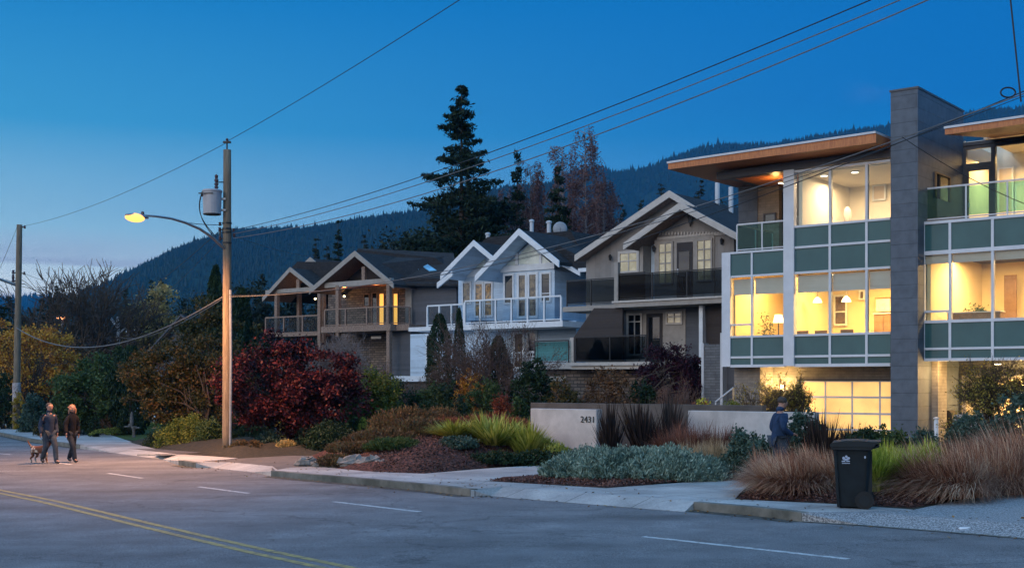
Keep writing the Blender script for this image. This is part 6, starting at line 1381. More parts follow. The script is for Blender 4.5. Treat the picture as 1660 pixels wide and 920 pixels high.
# --- sage hedge and grasses on bed two
for k, (px,Y,yt,w,lb) in enumerate(((930,26.2,734,84,'leftmost grey green sage mound'),(985,25.6,722,90,'second grey green sage mound from the left'),(1035,25.6,720,90,'third grey green sage mound, the tallest'),(1088,25.6,724,90,'fourth grey green sage mound'),(1136,25.8,734,84,'rightmost grey green sage mound'),(960,27.4,728,80,'rear left grey green sage mound'),(1060,27.2,722,110,'rear middle grey green sage mound'))):
    x = at(px,Y); z = B2(x,Y); shrub('sage_bush', lb, x, Y, z-.03, w/2/FP*Y*1.12, .62, zt(yt,Y)-z, LM['sage'], 15000, .078, 140+k, upright=.45, asp=.32, amp=.22, lump=14, group='grey green sage mounds')
for k, (px,Y,yt,w,lm,lb,n_) in enumerate(((1105,30.2,688,96,'fountain dark','low red brown grass left in front of the blue grey wall',3200),(1150,30.0,690,90,'fountain dark','low red brown grass right in front of the blue grey wall',3200),
   (1140,27.8,714,80,'tan grass','pale tan grass tuft behind the sage',2600),(1180,27.2,716,80,'tan grass','pale tan grass tuft nearer the standing man',2600),(1205,28.4,712,60,'tan grass','small pale tan grass tuft by the wall',1500))):
    x = at(px,Y); z = gz(x,Y)+.05; grass('low_tussock', lb, x, Y, z, w/2/FP*Y*1.1, (zt(yt,Y)-z)*1.08, LM[lm], n_, .008, 150+k, arch=.7, base=.6, group='low ornamental grasses')
for k, (px,Y,yt,w,lb) in enumerate(((992,31.0,664,60,'dark flax clump beside the numbered wall'),(1046,31.4,655,92,'large dark flax clump in the middle of the wall gap'),(1084,31.8,652,76,'dark flax clump right of the large one'),(1335,26.2,674,76,'dark flax clump in front of the lit garage door'),(1380,29.5,695,60,'low dark flax clump before the garage door'))):
    x = at(px,Y); z = gz(x,Y); grass('flax_plant', lb, x, Y, z, w/2/FP*Y*1.15, (zt(yt,Y)-z)*1.0, LM['phormium'], 330, .026, 160+k, arch=.35, cat='flax', base=.12, stiff=.55, group='dark flax clumps')
for k, (px,Y,yt,w,lm,lb,n_) in enumerate(((1215,25.9,712,64,'blue green','blue green shrub left of the standing man',9000),(1245,25.2,724,60,'blue green','blue green shrub at the standing man’s legs'.replace('’',''),8000),(1296,26.8,694,60,'blue green','rounded green shrub right of the standing man',8000),(1185,26.2,740,50,'blue green','low blue green shrub by the sage',4500))):
    x = at(px,Y); z = gz(x,Y); shrub('green_shrub', lb, x, Y, z-.03, w/2/FP*Y*1.05, .5, zt(yt,Y)-z, LM[lm], n_, .075, 170+k, amp=.3, lump=12)
# --- big fountain grasses on bed three
fg = [(1278,21.7,706,112,'large red brown fountain grass left of the wheeled bin',5200,'fountain'),(1335,21.9,710,70,'red brown fountain grass directly behind the wheeled bin',3000,'fountain'),(1250,22.6,722,70,'fountain grass at the left end of the bed',2600,'fountain'),(1310,23.6,700,80,'taller fountain grass behind the left clump',2600,'fountain'),
 (1532,20.9,702,150,'largest fountain grass in front right of the bin',6200,'fountain'),(1485,22.6,722,80,'fountain grass between the chartreuse grass and the largest clump',3200,'fountain'),(1600,21.9,686,150,'broad fountain grass nearer the right edge',5600,'fountain'),
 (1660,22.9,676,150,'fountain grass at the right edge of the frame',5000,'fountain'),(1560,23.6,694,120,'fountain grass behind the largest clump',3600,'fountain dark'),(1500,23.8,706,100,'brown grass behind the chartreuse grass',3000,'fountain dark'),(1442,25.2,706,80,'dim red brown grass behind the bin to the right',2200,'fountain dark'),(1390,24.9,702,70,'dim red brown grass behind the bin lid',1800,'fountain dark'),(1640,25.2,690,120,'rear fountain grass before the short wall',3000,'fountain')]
for k, (px,Y,yt,w,lb,n_,lm) in enumerate(fg):
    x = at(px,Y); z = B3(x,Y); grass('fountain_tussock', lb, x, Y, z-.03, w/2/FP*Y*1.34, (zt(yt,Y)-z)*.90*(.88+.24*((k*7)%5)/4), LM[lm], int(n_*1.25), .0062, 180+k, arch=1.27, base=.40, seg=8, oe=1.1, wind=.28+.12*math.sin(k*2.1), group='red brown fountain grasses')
for k, (px,Y,yt,w,lb) in enumerate(((1428,20.9,728,64,'chartreuse grass touching the bin'),(1462,21.3,722,76,'chartreuse grass right of the first'),(1440,22.9,722,60,'chartreuse grass behind the first two'),(1500,22.6,722,50,'chartreuse grass nearest the largest fountain grass'))):
    x = at(px,Y); z = B3(x,Y); grass('chartreuse_tussock', lb, x, Y, z, w/2/FP*Y*1.35, (zt(yt,Y)-z)*1.15, LM['chartreuse'], 820, .017, 200+k, arch=.6, base=.55, group='chartreuse grasses behind the bin')
for k, (px,Y,yt,w,lm,lb) in enumerate(((1500,27.5,698,60,'blue green','low green shrub at the tower foot'),(1560,29.0,690,60,'blue green','green shrub before the short concrete wall, left'),(1612,28.6,682,80,'blue green','green shrub before the short concrete wall, right'),(1665,28.2,650,90,'blue green','taller green shrub at the right edge'),(1455,28.5,700,70,'green','low olive shrub left of the tower foot'),(1395,28.6,704,60,'dark green','low shrub before the garage door centre'))):
    x = at(px,Y); z = gz(x,Y)+.25; shrub('entry_shrub', lb, x, Y, z-.3, w/2/FP*Y*1.05, .55, zt(yt,Y)-z+.3, LM[lm], 8000, .08, 210+k, amp=.4, lump=14)
# lawn tufts at the far left verge
# --- trees behind the houses
Y = 82; x = at(748,Y); zb = gz(x,Y)+.5
conifer('douglas_fir', 'very tall dark fir behind the blue house', x, Y, zb, zt(127,Y)-zb, 7.6, LM['fir'], 17, 62000, .34, .5, 34, .42, .32, .12, .86, .7)
crown_tree('dark_tree', 'broad dark evergreen at the foot of the tall fir', 'tree', at(735,86), 86, gz(0,86), zt(345,86)-gz(0,86), 3.4, 3.8, LM['fir'], n=15000, size=.34, K=90, tr=.2, sig=.5, seed=221, shell=.3)
crown_tree('dark_tree', 'dark evergreen filling below the tall fir on the right', 'tree', at(775,88), 88, gz(0,88), zt(318,88)-gz(0,88), 2.4, 4.2, LM['fir'], n=10000, size=.34, K=60, tr=.2, sig=.5, seed=222, shell=.3)
crown_tree('grey_green_tree', 'grey green rounded tree left of the fir above the dark roof', 'tree', at(660,90), 90, gz(0,90), zt(388,90)-gz(0,90), 3.0, 2.4, LM['far'], n=8000, size=.28, K=60, tr=.2, sig=.45, seed=223)
conifer('dark_fir', 'broad dark fir between the birches', at(905,78), 78, gz(0,78), zt(268,78)-gz(0,78), 3.1, LM['fir'], 5, 15000, .36, .1, 26, .35, .2, .1, .75, .2)
conifer('small_fir', 'thin dark fir right of the tall fir', at(838,84), 84, gz(0,84), zt(240,84)-gz(0,84), 1.5, LM['fir'], 6, 5000, .32, .4, 24, .2, .14, .3, .6, .4)
for k, (px,Y,yt,r,lb) in enumerate(((948,80,196,1.6,'tallest reddish birch with a bushy top'),(912,84,232,1.6,'reddish birch left of the tallest birch'),(860,86,262,1.6,'drooping reddish birch beside the thin fir'),(978,84,275,1.5,'drooping birch on the right of the group'),(835,90,300,2.0,'reddish birch low behind the blue house roof'),(985,88,315,1.8,'low reddish birch above the taupe house roof'))):
    x = at(px,Y); zb = gz(x,Y); rng = np.random.default_rng(230+k); ht = zt(yt,Y)-zb; t = thing('birch_tree', lb, 'tree', (x,Y,zb), group='reddish birches behind the houses'); mb = MB(); P = []
    mb.tube([(x,Y,zb-.2),(x+.1,Y,zb+ht*.5),(x,Y,zb+ht*.98)],[.18,.09,.015],6,cap=False)
    for j in range(130):
        h = rng.uniform(.25,.98); an = rng.uniform(0,6.283); L_ = r*1.25*(1.15-h*.85)*rng.uniform(.4,1.25); z0 = zb+ht*h; e = np.array([x+math.cos(an)*L_, Y+math.sin(an)*L_, z0+L_*.55])
        mb.tube([(x,Y,z0),tuple(e)],[.03,.008],3,cap=False); dl = rng.uniform(.5,2.2)
        mb.tube([tuple(e),tuple(e+np.array([math.cos(an)*.2,math.sin(an)*.2,-dl]))],[.012,.005],3,cap=False)
        m = 75; u = rng.random(m); P.append(np.stack([e[0]+math.cos(an)*.2*u+rng.normal(size=m)*.12, e[1]+math.sin(an)*.2*u+rng.normal(size=m)*.12, e[2]-dl*u+rng.normal(size=m)*.1],axis=1))
    mb.build('trunk', M['birch bark'], t); npmesh('crown', leaf_verts(np.concatenate(P),.17,.4,rng,0),4,LM['birch'],t,(x,Y,zb))
cf = [(548,100,355,1.6,'slim pointed fir behind the timber house'),(512,104,385,1.6,'small pointed fir left of the slim fir'),(590,100,375,2.6,'dark fir behind the timber house ridge'),(620,102,388,2.6,'dark fir right of the timber house ridge'),(530,98,392,2.4,'bushy fir behind the small back gable'),(425,96,440,2.2,'dark fir on the hillside left of the timber house'),(690,96,372,2.2,'dark fir left of the grey green tree'),
 (1072,92,290,1.6,'small fir above the taupe house apex'),(1135,88,285,2.4,'dark fir behind the taupe house right ridge'),(1010,96,330,2.0,'small fir right of the birches'),(1040,100,322,1.8,'tiny fir between birches and the taupe house'),
 (205,120,462,2.6,'dark fir on the left skyline, broad'),(245,116,452,2.4,'dark fir left of the yellowish tree'),(262,118,450,2.2,'dark fir right of the yellowish tree top'),(300,110,482,2.6,'dark fir behind the dark roofed house'),
 (93,112,462,1.3,'slender dark spire conifer at the left, first'),(81,114,468,1.2,'slender dark spire conifer at the left, second'),(68,112,478,2.2,'bushy dark conifer near the slender spires'),(15,96,476,3.6,'tall dark conifer at the far left edge'),(-8,100,470,3.0,'dark conifer cut by the left edge'),(118,124,486,3.0,'low dark conifer behind the bare tree'),(150,126,492,3.0,'low dark conifer right of the bare tree'),(50,120,500,3.0,'low dark conifer between pole and spires')]
for k, (px,Y,yt,r,lb) in enumerate(cf):
    x = at(px,Y); zb = gz(x,Y); conifer('fir_tree', lb, x, Y, zb, zt(yt,Y)-zb, r, LM['far'] if k%3 else LM['fir'], 300+k, 7000, .34, .15, 20, .2, .15, .05, .75, .25)
bt = [(128,95,404,'large bare tree against the pale sky at the left',.50,6),(164,98,428,'bare tree leaning right beside the large bare tree',.5,4)]
for k, (px,Y,yt,lb,sp_,n0) in enumerate(bt):
    x = at(px,Y); zb = gz(x,Y); bare_tree('bare_tree', lb, x, Y, zb, (zt(yt,Y)-zb)*1.22, sp_, 'bark', 340+k, 4, .20, n0, kids=(3,5), twig=.030)
for k, (px,Y,yt,r,lm,lb) in enumerate(((258,100,475,2.6,'tan leaves','tan leaved tree before the left skyline firs'),(170,105,540,3.0,'far brown','brown leafless thicket behind the green tree'),(95,108,545,3.6,'far brown','brown thicket below the bare trees'),(205,108,545,2.2,'far brown','brownish thicket left of the hipped house'),(52,106,524,3.4,'olive','olive tree behind the orange tree'),(320,98,500,3.2,'far','dark rounded tree left of the pole top'),(30,120,505,3.2,'far','dark tree low behind the far left pole'),(470,94,470,3.4,'far','dark rounded tree behind the timber house left porch'),(395,92,470,2.6,'far','dark tree behind the cypress'),
    (700,100,395,3.2,'far','rounded dark tree behind the blue house'),(960,98,340,3.2,'far brown','brown thicket behind the satellite dish'),(880,96,340,3.2,'far brown','brown thicket behind the blue house ridge'),(1180,96,330,2.6,'far','dark tree behind the modern house roof'))):
    x = at(px,Y); zb = gz(x,Y); ht = zt(yt,Y)-zb; crown_tree('background_tree', lb, 'tree', x, Y, zb, ht, r, min(ht*.48, r*1.2), LM[lm], n=7000, size=.26, K=60, tr=.16, sig=.45, seed=360+k)
HAZE_D = 1.3e-4
# ================================================================ poles, wires
def pole(name, label, px, py, ytop, rb, rt, seed, Y=None):
    x, y = gp(px, py, 0); zb = gz(x,y); zt_ = zt(ytop, y)
    t = thing(name, label, 'utility pole', (x,y,zb)); rng = np.random.default_rng(seed); k = 12; lean = rng.normal()*.02
    pts = [(x+lean*i/k, y, zb-.2+(zt_-zb+.2)*i/k) for i in range(k+1)]
    MB().tube(pts, [rb+(rt-rb)*i/k for i in range(k+1)], 16).build('pole_shaft', M['timber pole'], t, smooth=True); return t, x, y, zb, zt_
p1, X1, Y1, zb1, zt1_ = pole('utility_pole', 'tall timber utility pole with transformer and lit street light', 368, 733, 243, .155, .125, 1)
S1 = FP/Y1; zp = lambda py: zt(py, Y1)
def xp(px): return at(px, Y1)
mb = MB(); mb.tube([(X1,Y1,zt1_-.1),(X1,Y1,zp(228))],.025,6); mb.box(X1-.12,X1+.12,Y1-.05,Y1+.05,zp(232),zp(229)); mb.build('pole_top_pin', M['black metal'], p1)
mb = MB(); mb.lathe((X1,Y1,zp(231)), [(.03,0),(.06,.03),(.03,.07),(.05,.10),(.02,.14)], 10); mb.build('insulator', M['porcelain'], p1)
# bracket, cut out, insulators
mb = MB(); mb.tube([(X1,Y1,zp(295)),(xp(354),Y1-.2,zp(297))],.02,6); mb.build('bracket', M['black metal'], p1)
mb = MB(); mb.lathe((xp(353.5),Y1-.22,zp(308)), [(.035,0),(.075,.06),(.04,.1),(.08,.16),(.04,.2),(.075,.28),(.045,.33),(.06,.42),(.02,.47)], 10); mb.build('fuse_cutout', M['porcelain'], p1)
mb = MB(); mb.lathe((xp(347),Y1-.25,zp(349)), [(.27,0),(.285,.02),(.285,.03),(.275,.04),(.30,.70),(.32,.71),(.32,.75),(.29,.78)], 22); tr_ = mb.build('transformer', M['can'], p1, smooth=False)
mb = MB(); mb.lathe((xp(347),Y1-.25,zp(349)-.012), [(.28,0),(.28,.03)], 22); mb.build('base_ring', M['black metal'], tr_)
mb = MB(); mb.box(xp(347)-.36,xp(347)+.1,Y1-.56,Y1-.50,zp(318),zp(316.5)); mb.tube([(xp(331),Y1-.35,zp(317.5)),(xp(333),Y1-.35,zp(317.5))],.07,8); mb.build('bushing', M['black metal'], tr_)
mb = MB(); mb.box(xp(352),X1,Y1-.2,Y1-.1,zp(325),zp(322)); mb.box(xp(352),X1,Y1-.2,Y1-.1,zp(343),zp(340)); mb.build('mounting_bracket', M['galv'], p1)
for py in (363,372,378,395): MB().lathe((X1,Y1,zp(py)), [(.155,0),(.155,.05)], 16).build('clamp_band', M['black metal'], p1)
mb = MB(); mb.box(xp(355.5),xp(358),Y1-.03,Y1+.03,zp(390),zp(369)); mb.box(xp(356),X1,Y1-.02,Y1+.02,zp(373),zp(371)); mb.box(xp(356),X1,Y1-.02,Y1+.02,zp(387),zp(385.5)); mb.build('wire_rack', M['black metal'], p1)
for px, py in ((357,363),(356.5,371.5),(379,373),(380,381),(357,386)):
    MB().lathe((xp(px),Y1-.03,zp(py)-.06), [(.03,0),(.055,.03),(.03,.06),(.055,.09),(.03,.12)], 8).build('insulator', M['porcelain'], p1)
MB().tube([(X1+.13,Y1-.12,zb1+.1),(X1+.15,Y1-.10,zb1+3),(X1+.135,Y1-.10,zp(470))],.045,8).build('conduit', M['galv'], p1)
# street light: arm and lantern reach out over the road
t = thing('street_light', 'lit orange street light on a curved arm fixed to the timber pole', 'street light', (X1,Y1,zp(405)))
LY = Y1-3.3; LX = at(222, LY); ADX, ADY = LX-X1, LY-Y1; AL = math.hypot(ADX,ADY)
def arm_pt(f): return (X1+ADX*f, Y1+ADY*f)
ys_ = [(0,405),(.07,398),(.18,384),(.32,371),(.48,361),(.64,354),(.80,350.5),(.93,349)]
pts = []
for f, py in ys_:
    ax, ay = arm_pt(f); pts.append((ax,ay,zt(py,ay)))
MB().tube(pts, [.05,.05,.048,.045,.042,.038,.034,.03], 8).build('arm', M['galv'], t, smooth=True)
hx, hy, hz_ = LX, LY, zt(351,LY)
dd = Vector((ADX/AL,ADY/AL,0)); sd_ = Vector((-dd.y,dd.x,0))
mb = MB(); secs = [(-.42,.05,.05),(-.30,.10,.085),(-.05,.14,.10),(.2,.15,.085),(.38,.09,.05),(.44,.02,.02)]; rings = []
for s, w, h in secs:
    c = Vector((hx,hy,hz_))+dd*s
    rings.append([tuple(c+sd_*w*math.cos(a)+Vector((0,0,1))*(h*math.sin(a) if math.sin(a) > 0 else h*.35*math.sin(a))) for a in [2*math.pi*j/12 for j in range(12)]])
n0 = len(mb.v); mb.v += [p for r in rings for p in r]; mb.f += [(i*12+j, i*12+(j+1)%12, (i+1)*12+(j+1)%12, (i+1)*12+j) for i in range(5) for j in range(12)]+[tuple(range(12)), tuple(60+j for j in range(12))]
mb.build('lamp_head', M['galv'], t, smooth=True)
c = Vector((hx,hy,hz_-.04))+dd*.08; mb = MB(WF((c.x,c.y), math.atan2(dd.y,dd.x))); mb.ball((0,0,c.z), .34,.19,.13,12)
M['sodium'] = emis('sodium lamp', (1.0,.40,.09), 2.1); mb.build('lens', M['sodium'], t)
mb = MB(); mb.lathe(tuple(Vector((hx,hy,hz_+.08))-dd*.22), [(.05,0),(.05,.07),(.03,.1)], 10); mb.build('photocell', M['porcelain'], t)
lamp('street_light_lamp', 'SPOT', tuple(c-Vector((0,0,.22))), 4600, (1,.46,.18), .12, (0,0,0), spot_size=math.radians(168), spot_blend=.6)
# far left pole
p2, X2, Y2, zb2, zt2_ = pole('utility_pole', 'weathered utility pole at the far left with paper notices', 26, 695, 364, .20, .15, 2)
# it leans a little to the right
p2.rotation_euler = (0, math.radians(.95)*2.2/2.2, 0); 
def x2(px): return at(px, Y2)
S2 = Y2/FP
def pole2x(py): return X2+math.tan(math.radians(.95))*(zt(py,Y2)-zb2)
M2 = lambda py: zt(py,Y2)
def add2(mb, name, m):  # parts defined in leaned world position, counter rotated into the parent's frame
    R_ = Matrix.Rotation(math.radians(-.95),4,'Y'); o0 = Vector((X2,Y2,zb2))
    mb.v = [tuple(o0+(R_ @ (Vector(v)-o0))) for v in mb.v]; return mb.build(name, M[m], p2)
mb = MB(); zc = M2(652); mb.lathe((pole2x(640),Y2,zc), [(.222,0),(.226,.1),(.224,1.05),(.218,1.1)], 14); 
add2(mb, 'paper_notices', 'paper')
mb = MB(); xa = pole2x(455)-.14; mb.tube([(xa,Y2,M2(462)),(xa-.8,Y2-.7,M2(452)),(xa-2.2,Y2-1.9,M2(430))],.075,8); add2(mb, 'arm', 'galv')
for py in (441,448,454):
    mb = MB(); mb.lathe((pole2x(py)-.28,Y2-.05,M2(py)-.1), [(.05,0),(.10,.06),(.05,.12),(.09,.18),(.03,.22)], 8); add2(mb, 'insulator', 'porcelain')
mb = MB(); mb.box(pole2x(448)-.3,pole2x(448),Y2-.03,Y2+.03,M2(443),M2(441)); mb.box(pole2x(448)-.3,pole2x(448),Y2-.03,Y2+.03,M2(456),M2(454)); mb.box(pole2x(443),pole2x(443)+.3,Y2-.03,Y2+.03,M2(443.5),M2(442)); mb.box(pole2x(368),pole2x(368)+.28,Y2-.03,Y2+.03,M2(369),M2(367)); add2(mb, 'bracket', 'black metal')
for py, dx in ((368,.3),(443,.32)):
    mb = MB(); mb.lathe((pole2x(py)+dx,Y2,M2(py)-.08), [(.04,0),(.08,.05),(.04,.1),(.07,.15),(.02,.18)], 8); add2(mb, 'insulator', 'porcelain')
# distant small poles
x, y = at(192,96), 96.0; zb = gz(x,y); t = thing('utility_pole', 'small pale distant pole in front of the hipped house', 'utility pole', (x,y,zb))
MB().tube([(x,y,zb),(x,y,zt(513,y))],.14,8).build('pole_shaft', M['cap'], t); MB().beam((at(179,y),y,zt(515,y)),(x,y,zt(532,y)),.16,.16).build('brace', M['cap'], t); MB().beam((x,y-.15,zt(542,y)),(at(204,y),y-.15,zt(531,y)),.1,.1).build('cross_arm', M['cap'], t)
x, y = at(101,108), 108.0; zb = gz(x,y); t = thing('street_light', 'distant glowing orange street light above the brown thicket', 'street light', (x,y,zb))
MB().tube([(x,y,zb),(x,y,zt(518,y))],.10,8).build('pole_shaft', M['galv'], t); M['sodium far'] = emis('distant sodium lamp', (1.0,.36,.14), 6); MB().ball((x,y-.2,zt(515,y)),.42,.2,.14,8).build('lens', M['sodium far'], t); MB().ball((x,y-.2,zt(515,y)+.16),.5,.25,.10,8).build('lamp_head', M['galv'], t)
# wires
def wire(label, A_, B_, sag, r, m='cable', through=None, free=None, seg=28, name='power_line', group='overhead wires'):
    A_ = Vector(A_); B_ = Vector(B_)
    if through:   # choose the height of the far end so that the wire hangs through the photographed point
        px, py = through; k = (px-CX)/FP; t_ = (k*A_.y-A_.x)/((B_.x-A_.x)-k*(B_.y-A_.y)); Yt = A_.y+(B_.y-A_.y)*t_; z = zt(py,Yt)
        B_.z = (z+4*sag*t_*(1-t_)-A_.z*(1-t_))/t_
    pts = []
    for i in range(seg+1):
        t_ = i/seg; p = A_.lerp(B_,t_); p.z -= 4*sag*t_*(1-t_); pts.append(tuple(p))
    o = MB().tube(pts, r*.72, 5).build(name, M[m], None, tuple(A_)); tag(o, label, 'wire', group); return B_
near = (13.5, 15.0)      # next pole of the line, beyond the right edge
wire('single top wire rising from the timber pole to the upper right', (X1,Y1,zp(229)), (7.0,6.0,0), .25, .012, 'cable', (745,0))
wire('single top wire running from the timber pole top down to the far left pole', (X1,Y1,zp(231)), (pole2x(367)+.28,Y2,M2(366)), .35, .012, 'cable')
wire('upper wire from the pole crossing the sky to the upper right', (X1+.2,Y1,zp(373)), (9.0,10.0,0), .55, .013, 'cable', (1412,0))
wire('middle wire from the pole crossing the sky to the upper right', (X1+.2,Y1,zp(379)), (9.6,10.0,0), .62, .013, 'cable pale', (1460,0))
wire('lower wire from the pole crossing the sky to the upper right', (X1+.2,Y1,zp(386)), (10.2,10.0,0), .85, .015, 'cable pale', (1505,0))
wire('pale communication cable from the pole up past the house fronts to the right edge', (X1+.1,Y1-.12,zp(481)), (12.0,14.0,0), 1.15, .014, 'cable pale', (1660,152))
wire('thick black cable crossing in front of the modern house roof', (at(1010,26),26,zt(396,26)), (12.0,14.3,0), .25, .013, 'cable', (1660,148))
wire('thin cable twin below the thick black cable', (X1+.1,Y1-.12,zp(478)), (12.2,14.1,0), 1.32, .009, 'cable', (1660,156))
wire('thick dark cable hanging down from the upper right corner', (at(1560,14),14,zt(-760,14)), (at(1655,14),14,zt(165,14)), .0, .014, 'cable')
wire('pale cable sagging low between the timber pole and the far left pole', (X1-.1,Y1-.1,zp(481)), (pole2x(530),Y2-.2,M2(531)), 1.35, .035, 'cable pale')
wire('thin cable sagging above the low pale cable', (X1-.1,Y1-.1,zp(484)), (at(190,96),96,zt(545,96)), .6, .022, 'cable pale')
wire('service wire from the pole down to the timber house', (X1+.15,Y1,zp(381)), F1.w(F1.a(560,1),1,F1.z(560,414,1)), .35, .012, 'cable')
ap_ = arm_pt(.5); wire('thin stay wire from the pole to the middle of the street light arm', (X1-.15,Y1,zp(364)), (ap_[0],ap_[1],zt(360,ap_[1])), .03, .014, 'cable')
wire('service wire from the rack descending left to the trees', (X1-.2,Y1,zp(372)), (at(150,95),95,zt(505,95)), .7, .014, 'cable')
wire('second service wire descending left to the trees', (X1-.2,Y1,zp(386)), (at(190,95),95,zt(515,95)), .7, .012, 'cable')
wire('wire from the far left pole top slanting to the left edge', (pole2x(366)-.1,Y2,M2(366)), (at(-20,58),58,zt(480,58)), .05, .014, 'cable')
wire('wire from the far left pole descending right into the bare trees', (pole2x(443)+.3,Y2,M2(443)), (at(104,98),98,zt(514,98)), .15, .02, 'cable')
wire('second wire from the far left pole running right behind the trees', (pole2x(443)+.3,Y2,M2(443)), (at(130,110),110,zt(466,110)), .2, .016, 'cable')
wire('cable between the distant orange light and the small pale pole', (at(101,107),107,zt(515,107)), (at(192,96),96,zt(520,96)), .7, .02, 'cable pale')
wire('cable from the far left pole to the distant orange light', (pole2x(500),Y2,M2(497)), (at(101,107),107,zt(514,107)), .6, .022, 'cable pale')
wire('service wire across the blue house roof to the communication cable', F2.w(F2.a(650,-2),-2,F2.z(650,452,-2)), F3.w(F3.a(1080,-1.2),-1.2,F3.z(1080,352,-1.2)), .4, .015, 'cable pale')
wire('sagging wire in front of the tower', (at(1462,20),20,zt(222,20)), (at(1700,20),20,zt(345,20)), .1, .010, 'cable')
# drop loops at the transformer
for k, (dx, py0) in enumerate(((-.42,312),(-.36,313))):
    pts = []
    for i in range(15):
        f = i/14; xx = xp(333)+dx*math.sin(f*math.pi)*.55+(xp(352-k*4)-xp(333))*f**1.6; pts.append((xx, Y1-.35+.3*f, zp(py0+(385-py0)*f)))
    tag(MB().tube(pts,.014,5).build('drop_cable', M['cable'], None, pts[0]), ['outer','inner'][k]+' looping cable from the grey transformer down to the wire rack', 'wire', 'transformer drop loops')
pts = [(at(1640+12*math.cos(a)-6,13.9),13.9,zt(150+8*math.sin(a),13.9)) for a in [i*2*math.pi/18 for i in range(19)]]
tag(MB().tube(pts,.010,5).build('cable_coil', M['cable'], None, pts[0]), 'small loop of spare cable where the thick cables cross at the right edge', 'wire')
# ================================================================ wheeled bin
bx, by = gp(1382, 822, 0); zb = gz(bx,by); BA = math.atan2(-.30,.954)
FB = WF((bx,by), BA)     # a to the right, d away
t = thing('wheeled_bin', 'black wheeled rubbish bin with white emblem standing on the kerb strip', 'bin', (bx,by,zb))
H0, H1 = .02, .98
def tap(z): k = (z-H0)/(H1-H0); return .235+.055*k, .22+.13*k
mb = MB(FB); v = []
for z in (H0,.30,.62,.86,.98):
    w, d = tap(z); 
    for (sx_, sy_) in ((-1,-1),(1,-1),(1,1),(-1,1)):
        c = .05; v += [(sx_*w+(-sx_*c if sx_*sy_ > 0 else 0), sy_*d+(-sy_*c if sx_*sy_ < 0 else 0), zb+z), (sx_*w+(-sx_*c if sx_*sy_ < 0 else 0), sy_*d+(-sy_*c if sx_*sy_ > 0 else 0), zb+z)]
n8 = 8
mb.add(v, [(i*8+j, i*8+(j+1)%8, (i+1)*8+(j+1)%8, (i+1)*8+j) for i in range(4) for j in range(8)]+[tuple(reversed(range(8))), tuple(32+j for j in range(8))])
body = mb.build('body', M['bin'], t); bv = body.modifiers.new('edge','BEVEL'); bv.width = .008; bv.segments = 2
mb = MB(FB); mb.box(-.31,.31,-.375,.37,zb+.945,zb+.985); mb.build('rim', M['bin'], t)
mb = MB(FB); mb.v = []; 
lid = [(-.33,zb+.99),(-.335,zb+1.02),(-.30,zb+1.055),(-.1,zb+1.085),(.12,zb+1.09),(.28,zb+1.075),(.36,zb+1.075),(.43,zb+1.085),(.435,zb+1.065),(.36,zb+1.035),(.33,zb+.99)]
mb.prism(lid, -.39, .40); ld = mb.build('lid', M['bin'], t); bv = ld.modifiers.new('edge','BEVEL'); bv.width = .018; bv.segments = 3
mb = MB(FB); mb.tube([FB.w(.36,-.3,zb+1.0),FB.w(.41,-.28,zb+1.02),FB.w(.41,.28,zb+1.02),FB.w(.36,.3,zb+1.0)],.016,8)
m2 = MB(); m2.tube([FB.w(.30,-.28,zb+.97),FB.w(.40,-.28,zb+1.0),FB.w(.40,.28,zb+1.0),FB.w(.30,.28,zb+.97)],.017,8); m2.build('handle', M['bin'], t)
for s in (-1,1):
    m2 = MB(FB); q = FB.w(.19, s*.27-.0, zb+.145); ax = Vector((FB.i[0],FB.i[1],0))
    m2 = MB(); m2.tube([tuple(Vector(q)-ax*.035*1),tuple(Vector(q)+ax*.035)],[.145,.145],20); wh = m2.build('wheel', M['rubber'], t)
    m3 = MB(); m3.tube([tuple(Vector(q)-ax*.042),tuple(Vector(q)+ax*.042)],[.085,.085],16); m3.tube([tuple(Vector(q)-ax*.05),tuple(Vector(q)+ax*.05)],[.03,.03],10); m3.build('rim', M['bin'], wh)
MB().tube([FB.w(.19,-.26,zb+.145),FB.w(.19,.26,zb+.145)],.014,8).build('axle', M['galv'], t)
for s in (-.2,.2): MB(FB).box(.24,.30,s-.012,s+.012,zb+.08,zb+.90).build('rib', M['bin'], t)
def bw(z, a): k = (z-H0)/(H1-H0); return -(.22+.13*k)-.004
# emblem: white blob trio and two short lines of worn lettering
def decal(pts, name='emblem'):
    m2 = MB(FB); n = len(pts); m2.add([(a,bw(z,a),zb+z) for a, z in pts]+[(a,bw(z,a)+.003,zb+z) for a, z in pts], [tuple(reversed(range(n)))]+[(i,(i+1)%n,n+(i+1)%n,n+i) for i in range(n)]); return m2
em = MB(FB)
def circ(a, z, ra, rz_, k=10): return [(a+ra*math.cos(2*math.pi*i/k), z+rz_*math.sin(2*math.pi*i/k)) for i in range(k)]
E0 = -.09
for pts in (circ(E0-.035,.81,.022,.024), circ(E0+.005,.835,.020,.020), circ(E0+.04,.81,.024,.020), circ(E0,.79,.045,.016), [(E0-.065,.752),(E0-.01,.752),(E0-.01,.770),(E0-.065,.770)], [(E0+.005,.754),(E0+.06,.756),(E0+.06,.772),(E0+.005,.770)]):
    d_ = decal(pts); k_ = len(em.v); em.v += d_.v; em.f += [tuple(i+k_ for i in f) for f in d_.f]
em.build('emblem', M['decal'], t)
em = MB(FB)
for i in range(8):
    a = E0-.06+i*.0155; d_ = decal([(a,.722),(a+.011,.722),(a+.011,.738),(a,.738)]); k_ = len(em.v); em.v += d_.v; em.f += [tuple(i_+k_ for i_ in f) for f in d_.f]
em.build('lettering', M['decal'], t)
d_ = decal(circ(.20,.83,.014,.022)); d_.build('sticker', M['decal'], t)
